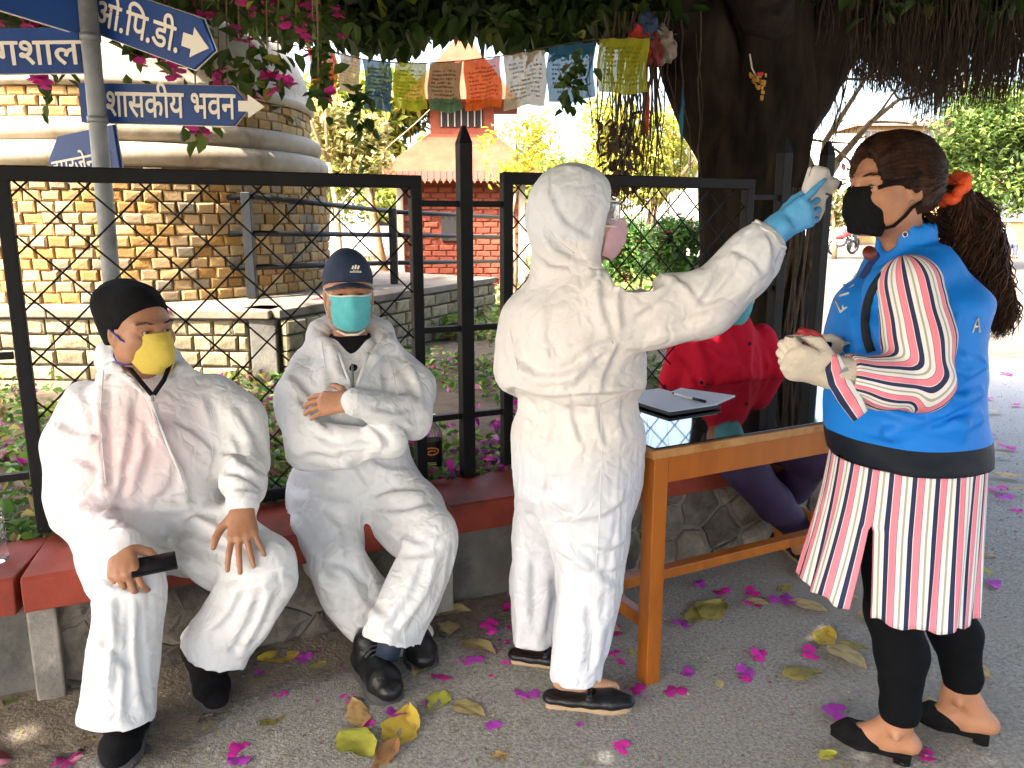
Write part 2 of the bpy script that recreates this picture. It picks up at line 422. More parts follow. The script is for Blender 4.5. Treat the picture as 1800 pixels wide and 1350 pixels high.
def ground_cover():
    rg = np.random.default_rng(21); P = []; n = 30000
    s = rg.uniform(-3.5, 4, n); q = rg.random(n) ** 1.5 * 5.5 + .36
    x = -.197 + s * .906 - q * .423; y = 2.617 + s * .423 + q * .906
    k = np.sin(x * 3.1) + np.sin(y * 2.7 + x) + rg.normal(0, .6, n) > -.6
    k &= ~((x < -1.9) & (y > 4.9)); k &= ~(np.hypot(x - 1.2, y - 4.5) < .5) & (x < 1.8)
    x, y = x[k], y[k]; n = len(x)
    z = GZ + rg.random(n) * .09 + .05 * (np.sin(x * 4) * np.sin(y * 5)) ** 2
    P = np.stack([x, y, z], 1)
    cols = pick(rg, n, [(.07, .15, .028), (.13, .24, .04), (.26, .33, .06), (.17, .12, .06), (.38, .31, .10)], [4, 4, 2, 1.6, 1], .3)
    pk = rg.random(n) < .07 + .22 * ((x > -.5) & (x < .35) & (y < 4.6))
    cols[pk] = pick(rg, int(pk.sum()), [(.55, .03, .33), (.42, .06, .36), (.30, .10, .16)], None, .2)
    link('ground_cover', leaf_mesh('ground_cover', P, .055, cols, M['leaf'], tilt=.5, width=.62, rng=rg), kind='stuff', label='low green ground cover strewn with fallen magenta petals')
ground_cover()
def far_lawn():
    rg = np.random.default_rng(22); n = 15000
    y = 7 + rg.random(n) ** 1.3 * 14; x = rg.uniform(-.55, .26, n) * y
    k = ~((x < -1.0) & (y < 9.5)) & ~((np.abs(x + 1.6) < 1.9) & (y > 11.2))
    P = np.stack([x, y, GZ + rg.random(n) * .16], 1)[k]; n = len(P)
    cols = pick(rg, n, [(.10, .17, .03), (.22, .27, .05), (.30, .24, .09), (.06, .12, .03)], [3, 3, 2, 2], .3)
    link('lawn_growth', leaf_mesh('lawn_growth', P, .13, cols, M['leaf'], tilt=.6, rng=rg), kind='stuff', label='sunlit low growth of the garden lawn')
far_lawn()

# =================================================================== bench wall
def rubble(parent, s0, s1, n, z0, z1, seed, size=.17):
    """irregular stones laid in mortar: Voronoi cells, each one a stone of its own"""
    rr = random.Random(seed); pts = []; tries = 0
    while tries < 3000:
        tries += 1; q = (rr.uniform(s0 - .05, s1 + .05), rr.uniform(z0 - .04, z1 + .04))
        if all((q[0] - a[0]) ** 2 + ((q[1] - a[1]) * 1.15) ** 2 > size ** 2 for a in pts): pts.append(q)
    for c in pts:
        poly = [(s0, z0), (s1, z0), (s1, z1), (s0, z1)]
        for o in pts:
            if o is c: continue
            mx, my = (c[0] + o[0]) / 2, (c[1] + o[1]) / 2; nx, ny = o[0] - c[0], o[1] - c[1]; out = []
            for i in range(len(poly)):
                a, b = poly[i], poly[(i + 1) % len(poly)]
                da = (a[0] - mx) * nx + (a[1] - my) * ny; db = (b[0] - mx) * nx + (b[1] - my) * ny
                if da <= 0: out.append(a)
                if da * db < 0:
                    t = da / (da - db); out.append((a[0] + (b[0] - a[0]) * t, a[1] + (b[1] - a[1]) * t))
            poly = out
            if len(poly) < 3: break
        if len(poly) < 3: continue
        cx = sum(p[0] for p in poly) / len(poly); cz = sum(p[1] for p in poly) / len(poly)
        fr = [(cx + (p[0] - cx) * .95, cz + (p[1] - cz) * .95) for p in poly]
        # subdivide edges so the outline is uneven
        ring = []
        for i in range(len(fr)):
            a, b = fr[i], fr[(i + 1) % len(fr)]
            for t in (0, .33, .66):
                ring.append((a[0] + (b[0] - a[0]) * t + rr.uniform(-.006, .006), a[1] + (b[1] - a[1]) * t + rr.uniform(-.006, .006)))
        m = len(ring); proud = rr.uniform(.006, .022); mb = MB()
        v = [B(a, n + .02, b) for a, b in ring]
        v += [B(cx + (a - cx) * .93, n - proud * .6, cz + (b - cz) * .93) for a, b in ring]
        v += [B(cx + (a - cx) * .6 + rr.uniform(-.005, .005), n - proud - rr.uniform(0, .008), cz + (b - cz) * .6) for a, b in ring]
        v.append(B(cx, n - proud - .006, cz))
        f = []
        for lv in (0, 1):
            for i in range(m): f.append((lv * m + i, lv * m + (i + 1) % m, (lv + 1) * m + (i + 1) % m, (lv + 1) * m + i))
        for i in range(m): f.append((2 * m + i, 2 * m + (i + 1) % m, 3 * m))
        mb.add(v, f).build('stone', M['rubble'], parent, False)
def slab(parent, s0, s1, n0, n1, z0, z1, jag0=None, jag1=None, seed=0):
    """painted coping slab with slightly uneven arrises; jag = broken end"""
    rr = random.Random(seed); ns = max(6, int((s1 - s0) / .06)); top = []; mb = MB()
    ring = lambda s, e: [B(s + e[0], n0 + rr.uniform(-.002, .002), z0), B(s + e[1], n0 + .006 + rr.uniform(-.002, .002), z1 - .008), B(s + e[1], n0 + .018, z1 + rr.uniform(-.0015, .0015)),
                         B(s + e[2], (n0 + n1) / 2, z1 + rr.uniform(-.002, .002)), B(s + e[3], n1, z1), B(s + e[3], n1, z0)]
    vs = []
    for i in range(ns + 1):
        s = s0 + (s1 - s0) * i / ns; e = (0, 0, 0, 0)
        if jag0 and i == 0: e = jag0
        if jag1 and i == ns: e = jag1
        vs += ring(s, e)
    fs = []
    for i in range(ns):
        for k in range(6):
            fs.append((i * 6 + k, i * 6 + (k + 1) % 6, (i + 1) * 6 + (k + 1) % 6, (i + 1) * 6 + k))
    fs.append(tuple(range(6))); fs.append(tuple(ns * 6 + k for k in range(6))[::-1])
    mb.add(vs, fs).build('slab', M['redpaint'], parent, False, .004)
def bwall(parent, s0, s1, n, z0, z1, m='mortar', d=.28):
    MB().prism([B(s0, n, z0), B(s1, n, z0), B(s1, n, z1), B(s0, n, z1)], BN * d).build('wall', M[m], parent)
def pier(parent, s, n, z1, w=.075):
    MB().box(B(s, n + .05, z1 / 2), (w, .1, z1), (BU, BN, Vector((0, 0, 1)))).build('pier', M['concrete'], parent, False, .006)
ST = .415; SB = .315
b1 = thing('bench', 'low seat wall with red painted slab and rubble stone front where the two men sit', 'bench', B(-.65, .15, 0))
slab(b1, -1.30, .0, 0, .36, SB, ST, jag0=(0, .0, .02, .05), seed=1)
bwall(b1, -1.30, -.035, .085, -.02, SB); rubble(b1, -1.235, -.075, .085, 0, SB, 4, .15)
pier(b1, -1.262, .025, SB); pier(b1, -.04, .02, SB)
b2 = thing('bench', 'red topped seat wall behind the wooden table with dark plastered front', 'bench', B(1.1, .2, 0))
slab(b2, .003, 2.0, .045, .36, SB - .01, ST - .004, seed=2)
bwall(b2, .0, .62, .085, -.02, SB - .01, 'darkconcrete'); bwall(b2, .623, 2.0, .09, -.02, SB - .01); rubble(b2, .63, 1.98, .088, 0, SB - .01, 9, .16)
b3 = thing('bench', 'broken end of the red seat wall beside the jagged crack', 'bench', B(-1.8, .2, 0))
slab(b3, -2.6, -1.325, .045, .37, SB - .02, ST - .012, jag1=(.0, .004, .035, .075), seed=3)
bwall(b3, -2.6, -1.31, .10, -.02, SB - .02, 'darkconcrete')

# =================================================================== fence
FN = .345
def fence_panel(label, s0, s1, z0, z1, pitch, n=FN, stile=.04):
    t = thing('lattice_fence', label, 'fence', B((s0 + s1) / 2, n, z0), 'wire lattice panels of the black fence')
    ax = (BU, BN, Vector((0, 0, 1)))
    MB().box(B((s0 + s1) / 2, n, z1 - .02), (s1 - s0, .045, .045), ax).build('rail', M['ironpaint'], t, False, .004)
    MB().box(B((s0 + s1) / 2, n, z0 + .02), (s1 - s0, .04, .04), ax).build('rail', M['ironpaint'], t, False, .004)
    for s in (s0 + stile / 2, s1 - stile / 2):
        MB().box(B(s, n, (z0 + z1) / 2), (stile, .043, z1 - z0 - .002), ax).build('stile', M['ironpaint'], t, False, .004)
    a0, a1, c0, c1 = s0 + stile, s1 - stile, z0 + .04, z1 - .04; H = c1 - c0; Wd = a1 - a0
    k = -H + .03
    for sgn in (1, -1):
        k = -H + .045
        while k < Wd:
            t0 = max(0, -k); t1 = min(H, Wd - k)
            if t1 - t0 > .02:
                p = [(a0 + k + q, c0 + (q if sgn > 0 else H - q)) for q in (t0, (t0 + t1) / 2, t1)]
                dn = .004 * sgn
                pts = [B(a, n + dn + (.003 * math.sin(j * 2 + k * 9)), b) for j, (a, b) in enumerate(p)]
                MB().tube(pts, .0032, 5).build('wire', M['ironpaint'], t, True)
            k += pitch
    return t
fence_panel('long wire lattice fence panel behind the two seated men', -1.285, .015, .43, 1.555, .168)
fence_panel('wire lattice fence panel behind the outstretched white sleeve', .335, 1.535, .44, 1.575, .128)
def fence_post(label, s, z1, n=FN, w=.05, z0=ST):
    t = thing('fence_post', label, 'post', B(s, n, z0), 'pointed black fence posts')
    ax = (BU, BN, Vector((0, 0, 1)))
    MB().box(B(s, n, (z0 + z1 - .06) / 2), (w, w, z1 - .06 - z0), ax).build('shaft', M['ironpaint'], t, False, .003)
    mb = MB(); h = w / 2; q = z1 - .06
    mb.add([B(s - h, n - h, q), B(s + h, n - h, q), B(s + h, n + h, q), B(s - h, n + h, q), B(s - h * .25, n - h * .25, z1), B(s + h * .25, n - h * .25, z1), B(s + h * .25, n + h * .25, z1), B(s - h * .25, n + h * .25, z1)],
           [(0, 1, 5, 4), (1, 2, 6, 5), (2, 3, 7, 6), (3, 0, 4, 7), (4, 5, 6, 7)]).build('point', M['ironpaint'], t)
    return t
fp = fence_post('tall pointed black post between the two lattice panels', .185, 1.735)
for z in (.66, 1.0, 1.46):
    for a, b in ((.016, .159), (.211, .334)):
        MB().box(B((a + b) / 2, FN, z), (b - a, .022, .022), (BU, BN, Vector((0, 0, 1)))).build('tie_bar', M['ironpaint'], fp)
fp2 = fence_post('pointed black post against the dark tree trunk', 1.71, 1.755, FN)
for z in (.70, 1.1, 1.5):
    MB().box(B(1.61, FN, z), (.145, .022, .022), (BU, BN, Vector((0, 0, 1)))).build('tie_bar', M['ironpaint'], fp2)
fence_post('last pointed black post standing free beside the thermometer', 1.985, 1.755, FN + .02, .05)
fl = fence_post('black post at the broken end of the seat wall', -1.50, 1.735)
for z in (.62, 1.0, 1.46):
    MB().box(B(-1.38, FN, z), (.18, .022, .022), (BU, BN, Vector((0, 0, 1)))).build('tie_bar', M['ironpaint'], fl)

# =================================================================== stupa, platform wall, railing
PZ = .83
SCX, SCY, SR = -3.233, 7.11, 1.577
def solid_prism(poly, d): return MB().prism(poly, d)
c1 = on(478, 545, PZ); c2 = on(866, 487, PZ)
wl = Vector((-7.5, c1.y + .35, PZ))
pw = thing('platform_wall', 'mossy stone retaining wall with pale coping round the stupa', 'wall', (c1.x, c1.y, GZ))
MB().prism([Vector((wl.x, wl.y, GZ - .1)), Vector((c1.x, c1.y, GZ - .1)), Vector((c2.x, c2.y, GZ - .1)), Vector((c2.x - 3.2, c2.y + 3, GZ - .1)), Vector((-7.5, 12, GZ - .1))], (0, 0, PZ - .055 - GZ + .1)).build('core', M['wallmortar'], pw)
def coping(a, b, ext=.03):
    d = (b - a); L = d.length; d.normalize(); nrm = Vector((d.y, -d.x, 0)); n = max(1, round(L / .75))
    for i in range(n):
        p = a + d * (L * (i + .5) / n) - nrm * .14 + nrm * ext
        MB().box((p.x, p.y, PZ - .026), (L / n - .006, .34, .056), (d, nrm, Vector((0, 0, 1)))).build('coping', M['coping'], pw, False, .008)
coping(wl, c1); coping(c1, c2)
MB().prism([Vector((wl.x, wl.y + .2, PZ - .05)), Vector((c1.x - .05, c1.y + .22, PZ - .05)), Vector((c2.x - .2, c2.y + .1, PZ - .05)), Vector((c2.x - 3.2, c2.y + 2.8, PZ - .05)), Vector((-7.5, 12, PZ - .05))], (0, 0, .046)).build('paving', M['coping'], pw)
def stone_mesh(sz, seed, m, colname=None):
    rr = random.Random(seed); l, d, h = [q / 2 for q in sz]; mb = MB()
    j = lambda a: a + rr.uniform(-.004, .004)
    v = [(-l, d, -h), (l, d, -h), (l, d, h), (-l, d, h)]
    v += [(j(-l), j(-d * .5), j(-h)), (j(l), j(-d * .5), j(-h)), (j(l), j(-d * .5), j(h)), (j(-l), j(-d * .5), j(h))]
    e = .012
    v += [(j(-l + e), j(-d), j(-h + e)), (j(l - e), j(-d), j(-h + e)), (j(l - e), j(-d), j(h - e)), (j(-l + e), j(-d), j(h - e))]
    f = [(0, 1, 5, 4), (1, 2, 6, 5), (2, 3, 7, 6), (3, 0, 4, 7), (4, 5, 9, 8), (5, 6, 10, 9), (6, 7, 11, 10), (7, 4, 8, 11), (8, 9, 10, 11)]
    return mb.add(v, f).mesh('stone', m)
def frameM(p, d, up=Vector((0, 0, 1))):
    d = d.normalized(); n = d.cross(up).normalized() * -1        # local -y faces the outside
    m = Matrix((d, n, up)).transposed().to_4x4(); m.translation = p; return m
def lay_stones(a, b, z0, z1, rowh, lens, seed):
    rr = random.Random(seed); d = b - a; L = d.length; d.normalize(); nrm = Vector((d.y, -d.x, 0))
    rows = int((z1 - z0) / rowh)
    var = {}
    for r in range(rows):
        s = -rr.uniform(0, .1)
        while s < L:
            l = rr.choice(lens); e = min(s + l, L); st = max(s, 0)
            if e - st > .04:
                key = (round(e - st, 2), rr.randrange(2))
                if key not in var: var[key] = stone_mesh((e - st - .012, .05, rowh - .012), len(var) + seed, M['wallstone'])
                p = a + d * ((st + e) / 2) + nrm * (.012 + rr.uniform(-.006, .006)); p.z = z0 + (r + .5) * rowh
                link('stone', var[key], pw, M=frameM(p, d))
            s = e
lay_stones(Vector((-5.2, wl.y + (c1.y - wl.y) * (2.3 / (c1.x - wl.x)), 0)), Vector((c1.x - .16, c1.y + .012, 0)), GZ + .0, PZ - .06, .104, (.13, .17, .2, .24), 3)
lay_stones(Vector((c1.x + .06, c1.y, 0)), Vector((c2.x, c2.y, 0)), GZ + .0, PZ - .06, .104, (.15, .2, .24, .3), 5)
MB().box((c1.x - .06, c1.y + .02, (GZ + PZ - .06) / 2), (.17, .1, PZ - .06 - GZ)).build('corner_pier', M['darkconcrete'], pw, False, .008)

stupa = thing('stupa', 'round brick stupa with white mouldings and white dome', 'stupa', (SCX, SCY, PZ))
seg = 96
MB().lathe([(SR - .012, PZ - .02), (SR - .012, 1.78)], (SCX, SCY, 0), seg).build('drum', M['brickmortar'], stupa, True)
def mould():
    pr = [(SR - .05, 1.752), (SR + .01, 1.757)]
    for k in range(13):
        a = -math.pi / 2 + math.pi * k / 12; pr.append((SR - .05 + .085 * math.cos(a), 1.845 + .088 * math.sin(a)))
    for k in range(1, 13):
        a = -math.pi / 2 + math.pi * k / 12; pr.append((SR - .10 + .08 * math.cos(a), 2.01 + .08 * math.sin(a)))
    pr += [(SR - .10, 2.092), (SR - .2, 2.092)]
    MB().lathe(pr, (SCX, SCY, 0), seg).build('moulding', M['whitewash'], stupa, True)
    MB().lathe([(SR - .135, 2.08), (SR - .135, 2.31)], (SCX, SCY, 0), seg).build('band', M['brickmortar'], stupa, True)
    pr = [(SR - .16, 2.294), (SR - .11, 2.296)]
    for k in range(9):
        a = -math.pi / 2 + math.pi * k / 8 * .8; pr.append((SR - .115 + .045 * math.cos(a), 2.34 + .045 * math.sin(a)))
    for k in range(1, 25):
        q = math.pi / 2 * k / 24; pr.append(((SR - .10) * math.cos(q), 2.38 + .95 * math.sin(q)))
    MB().lathe(pr, (SCX, SCY, 0), seg).build('dome', M['whitewash'], stupa, True)
mould()
BRC = [(.35, .23, .10), (.38, .26, .12), (.33, .19, .065), (.32, .225, .12), (.26, .205, .13), (.21, .18, .13), (.39, .28, .145), (.28, .165, .06)]
brickM = [mat('brick_%d' % i, c, tuple(q * .8 for q in c), scale=14, rough=.9, bump=.5, bscale=60, rand=.2, spec=.2) for i, c in enumerate(BRC)]
def lay_bricks():
    ca = math.atan2(-SCY, -SCX); rr = random.Random(8); cells = []
    for (z0, nrow, rad, h, ln) in ((PZ, 12, SR, .0775, .128), (2.094, 3, SR - .123, .0668, .135)):
        nb = round(2 * math.pi * rad / ln)
        for r in range(nrow):
            off = rr.uniform(0, 1)
            for b in range(nb):
                a = 2 * math.pi * (b + .5 * (r % 2) + off * .3) / nb
                da = (a - ca + math.pi) % (2 * math.pi) - math.pi
                if abs(da) < 1.45:
                    cells.append((abs(da), a, rad, z0 + (r + .5) * h, h, ln * rr.uniform(.86, 1.0)))
    # the stones that show largest are the ones that face the viewer
    cells.sort(key=lambda c: c[0] + (.0 if project((SCX + c[2] * math.cos(c[1]), SCY + c[2] * math.sin(c[1]), c[3]))[0] > 0 else 2))
    protos = []
    for k, m in enumerate(brickM):
        for q in range(2): protos.append(stone_mesh((.1245, .03, .0725), 40 + k * 3 + q, m))
    w = [4, 4, 4, 3, 2, 1.6, 3, 2]
    mb = MB()
    for i, (da, a, rad, z, h, ln) in enumerate(cells):
        k = rr.choices(range(8), w)[0]; p = Vector((SCX + rad * math.cos(a), SCY + rad * math.sin(a), z)); d = Vector((-math.sin(a), math.cos(a), 0))
        p += Vector((math.cos(a), math.sin(a), 0)) * rr.uniform(-.012, .004)
        m = frameM(p, d) @ Matrix.Diagonal((ln / .128, 1, h / .0775, 1))
        me = protos[k * 2 + rr.randrange(2)]
        if i < 300: link('brick', me, stupa, M=m)
        else: mb.add([m @ v.co for v in me.vertices], [tuple(f.vertices) for f in me.polygons], k)
    mb.build('brick_courses', brickM, stupa, kind='stuff')
lay_bricks()
def railing():
    t = thing('pipe_railing', 'black pipe railing on the platform in front of the stupa', 'railing', on(445, 524, PZ))
    pc = on(445, 524, PZ); Yc = pc.y
    pl = [at(-160, y, 6.55) for y in (378, 430, 482)]; pm = [at(445, y, Yc) for y in (345, 410, 470)]
    p2 = on(690, 502, PZ); Y2 = p2.y + .25
    pr = [at(690, y, Y2) for y in (372, 413, 462)]; Y3 = Y2 + 2.6
    pe = [at(900, y, Y3) for y in (383, 417, 459)]
    for i in range(3):
        MB().tube([pl[i], pm[i]], .021, 8).build('rail', M['railpaint'], t, True)
        MB().tube([pm[i], pr[i]], .021, 8).build('rail', M['railpaint'], t, True)
        MB().tube([pr[i], pe[i]], .021, 8).build('rail', M['railpaint'], t, True)
    for p, q in ((pc, pm[0]), (Vector((pr[0].x, pr[0].y, PZ)), pr[0])):
        MB().box((p.x, p.y, (p.z + q.z + .03) / 2), (.07, .07, q.z + .03 - p.z)).build('post', M['railpaint'], t, False, .005)
railing()

# =================================================================== red brick hut
def hut():
    Y0 = 12.2; L = at(708, 480, Y0).x; Rr = at(915, 480, Y0).x; W = Rr - L; D = W; z0 = GZ; ze = at(800, 318, Y0).z; cx = (L + Rr) / 2; cy = Y0 + D / 2
    t = thing('brick_hut', 'red brick garden hut with tiered red roof and scalloped eaves', 'hut', (cx, cy, z0))
    MB().box((cx, cy, (z0 + ze) / 2 - .1), (W - .04, D - .04, ze - z0 + .2)).build('wall', M['hutmortar'], t)
    protos = [stone_mesh((.20, .03, .075), 90 + i, M['hutbrick']) for i in range(4)]; rr = random.Random(2)
    rows = int((ze - z0) / .086); nb = int(W / .215)
    for r in range(rows):
        for b in range(nb):
            x = L + (b + .5 + (.5 if r % 2 else 0)) * W / nb
            if x > Rr - .08: continue
            z = z0 + (r + .5) * .086
            if abs(x - (L + W * .42)) < .2 and 1.05 < z < 1.5: continue
            link('brick', protos[rr.randrange(4)], t, M=Matrix.Translation((x, Y0 + .012, z)))
    for x in (L - .01, Rr + .02):
        MB().box((x, Y0 - .01, (z0 + ze) / 2), (.1, .1, ze - z0)).build('column', M['cream'], t, False, .01)
    MB().box((L + W * .42, Y0 + .0, 1.28), (.3, .06, .36)).build('window', M['darkvoid'], t)
    def hip(x0, x1, y0, y1, za, xa, xb, ya, yb, zb, m='roofred', nm='roof'):
        v = [(x0, y0, za), (x1, y0, za), (x1, y1, za), (x0, y1, za), (xa, ya, zb), (xb, ya, zb), (xb, yb, zb), (xa, yb, zb)]
        return MB().add(v, [(0, 1, 5, 4), (1, 2, 6, 5), (2, 3, 7, 6), (3, 0, 4, 7), (0, 3, 2, 1), (4, 5, 6, 7)]).build(nm, M[m], t)
    zt = at(830, 238, Y0 + .6).z; l = W * .28
    rf = hip(L - .28, Rr + .28, Y0 - .32, Y0 + D + .3, ze + .12, cx - l, cx + l, cy - l, cy + l, zt)
    mb = MB(); n = 26
    for i in range(n):                                   # scalloped valance under the eaves
        x = L - .28 + (W + .56) * (i + .5) / n; w2 = (W + .56) / n * .46
        mb.prism([(x - w2, Y0 - .32, ze + .12), (x + w2, Y0 - .32, ze + .12), (x + w2, Y0 - .32, ze + .02), (x, Y0 - .32, ze - .05), (x - w2, Y0 - .32, ze + .02)], (0, .02, 0))
    mb.build('valance', M['fascia'], rf, kind='stuff')
    zl = at(830, 190, Y0 + 1).z
    MB().box((cx, cy, (zt + zl) / 2), (2 * l - .05, 2 * l - .05, zl - zt)).build('lantern', M['hutbrick'], t)
    lt = MB().box((cx, cy - l + .02, zl - .22), (l * 1.3, .04, .26)).build('lattice_window', M['darkvoid'], t)
    for i in range(7):
        q = cx - l * .6 + l * 1.2 * i / 6
        MB().box((q, cy - l - .004, zl - .22), (.018, .02, .26)).build('bar', M['cream'], lt)
    hip(cx - l - .35, cx + l + .35, cy - l - .35, cy + l + .35, zl, cx - .08, cx + .08, cy - .08, cy + .08, at(850, 70, Y0 + 1).z, nm='top_roof')
hut()

# =================================================================== far background
def bldg(name, label, x0, x1, y, z1, m, roof, wins, dep=6, over=.5, rh=1.2, wsz=(1.2, 1.5), panes=3):
    t = thing(name, label, 'building', ((x0 + x1) / 2, y + dep / 2, 0))
    MB().box(((x0 + x1) / 2, y + dep / 2, z1 / 2), (x1 - x0, dep, z1)).build('wall', m, t)
    if roof:
        v = [(x0 - over, y - over, z1), (x1 + over, y - over, z1), (x1 + over, y + dep + over, z1), (x0 - over, y + dep + over, z1), (x0 + dep * .4, y + dep / 2, z1 + rh), (x1 - dep * .4, y + dep / 2, z1 + rh)]
        MB().add(v, [(0, 1, 5, 4), (1, 2, 5), (2, 3, 4, 5), (3, 0, 4), (0, 3, 2, 1)]).build('roof', roof, t)
    for (wx, wz) in wins:
        f = MB()
        w, h = wsz
        f.box((wx, y - .03, wz + h / 2), (w, .1, .08)).box((wx, y - .03, wz - h / 2), (w, .14, .1))
        for i in range(panes + 1): f.box((wx - w / 2 + w * i / panes, y - .035, wz), (.07, .1, h - .1))
        fo = f.build('window', M['winframe'], t)
        MB().box((wx, y - .004, wz), (w - .05, .03, h - .1)).build('pane', M['winglass'], fo)
    return t
M['winframe'] = mat('window_frame', (.30, .22, .16), rough=.6)
M['winglass'] = mat('window_glass', (.10, .11, .12), rough=.1)
M['yellow'] = mat('yellow_render', (.25, .165, .06), (.29, .20, .085), scale=2, rough=.9)
M['whitewall'] = mat('white_render', (.50, .48, .45), (.56, .54, .51), scale=2, rough=.9)
M['pinkroof'] = mat('pink_roof', (.20, .075, .05), (.24, .10, .07), scale=3, rough=.8)
M['plainwall'] = mat('garden_wall', (.30, .285, .26), (.38, .36, .33), scale=2, rough=.95)
xa, xb = at(1668, 420, 40).x, at(1990, 420, 40).x
bldg('yellow_building', 'yellow ground floor building with a barred window and pink roof edge', xa, xb, 40, at(1700, 322, 40).z, M['yellow'], M['pinkroof'],
     [(at(1772, 350, 40).x, at(1772, 362, 40).z), (at(1880, 350, 40).x, at(1772, 362, 40).z)], wsz=(1.7, 1.4), panes=4)
xa, xb = at(1500, 420, 52).x, at(1668, 420, 52).x
bldg('tall_yellow_building', 'tall yellow house with pink tiled roof behind the dark-haired woman', xa, xb, 52, at(1560, 222, 52).z, M['yellow'], M['pinkroof'],
     [(at(px, 300, 52).x, at(px, py, 52).z) for px in (1530, 1580, 1630) for py in (250, 300, 350)], wsz=(1.2, 1.4), rh=1.0)
xa, xb = at(1330, 420, 46).x, at(1502, 420, 46).x
bldg('white_building', 'plain white building behind the bare branches', xa, xb, 46, at(1450, 235, 46).z, M['whitewall'], None, [])
MB().box((at(1100, 400, 30).x, 30.1, 1.3), (13, .25, 2.6)).build('boundary_wall', M['plainwall'], label='pale boundary wall at the far end of the garden', category='wall')
MB().box((-22, 30.1, 1.3), (34, .25, 2.6)).build('boundary_wall', M['whitewall'], label='long white boundary wall behind the stupa', category='wall')

garden_tree('garden_tree', 'yellow green tree between the stupa and the red hut', at(672, 300, 13.5).x, 13.6, GZ, 4.1, 1.25, 7000, .17, [(.30, .34, .05), (.20, .28, .05), (.42, .40, .09), (.12, .19, .04)], 31, cz=at(680, 235, 13.5).z, trunk_r=.09)
garden_tree('garden_tree', 'pale yellow shrubby tree touching the side of the stupa', at(600, 330, 10.6).x, 10.8, GZ, 2.6, .75, 4200, .11, [(.46, .38, .14), (.36, .34, .10), (.26, .27, .07), (.50, .44, .24)], 32, cz=at(600, 250, 10.6).z, trunk_r=.05)
garden_tree('flowering_shrub', 'slender shrub with bright yellow leaves in front of the hut', at(905, 400, 8.6).x, 8.7, GZ, 2.3, .62, 620, .085, [(.62, .42, .03), (.50, .42, .05), (.34, .36, .06)], 33, cz=at(930, 255, 8.6).z, trunk_r=.022, blobs=11, shell=.1, cat='shrub')
garden_tree('garden_tree', 'feathery yellow tree behind the hanging roots', at(1150, 330, 15).x, 15.5, GZ, 3.4, 1.35, 5200, .15, [(.40, .40, .07), (.26, .31, .06), (.55, .44, .06)], 34, cz=at(1130, 270, 15).z)
for i, (px, py, Yd, r_) in enumerate(((1125, 425, 8.2, .5), (1205, 440, 7.4, .42))):
    p = at(px, py, Yd)
    garden_tree('rose_bush', ('leafy green bush behind the hooded person', 'leafy green bush with red blooms by the trunk')[i], p.x, p.y, GZ, .9, r_, 2400, .075, [(.06, .15, .03), (.10, .22, .04), (.20, .30, .07), (.45, .03, .06)], 35 + i, [5, 5, 3, .25], trunk_r=.02, cz=p.z, blobs=8, cat='bush', group=None)
garden_tree('street_tree', 'round green tree over the plaza beyond the ponytail', at(1745, 300, 24).x, 24, 0, 5.6, 2.6, 15000, .19, [(.085, .15, .028), (.13, .20, .038), (.20, .26, .06), (.05, .09, .02)], 36, cz=at(1745, 262, 24).z, trunk_r=.18, blobs=13)
garden_tree('street_tree', 'smaller green tree at the edge of the plaza', at(1650, 340, 31).x, 31, 0, 4.0, 1.5, 5500, .2, [(.085, .15, .028), (.14, .20, .04), (.20, .25, .06)], 37, cz=at(1655, 300, 31).z, trunk_r=.15)
garden_tree('garden_tree', 'autumn tinted tree beside the white building', at(1475, 350, 30).x, 30, 0, 3.4, 1.1, 2600, .24, [(.34, .33, .10), (.45, .30, .22), (.24, .28, .07)], 39, cz=at(1475, 355, 30).z, trunk_r=.1)
for i, (px, py, Yd, r_) in enumerate(((745, 330, 20, 1.7), (980, 330, 22, 1.5), (560, 280, 22, 2.4), (60, 250, 24, 3.5))):
    p = at(px, py, Yd)
    garden_tree('garden_tree', ('bright tree directly behind the red hut', 'sunny thin tree behind the white hood', 'tall yellow tree rising behind the stupa', 'big shady tree behind the dome')[i], p.x, Yd, GZ, 4, r_, 4200, .22,
                [(.28, .32, .06), (.42, .38, .08), (.17, .25, .05)], 50 + i, cz=p.z, trunk_r=.14)
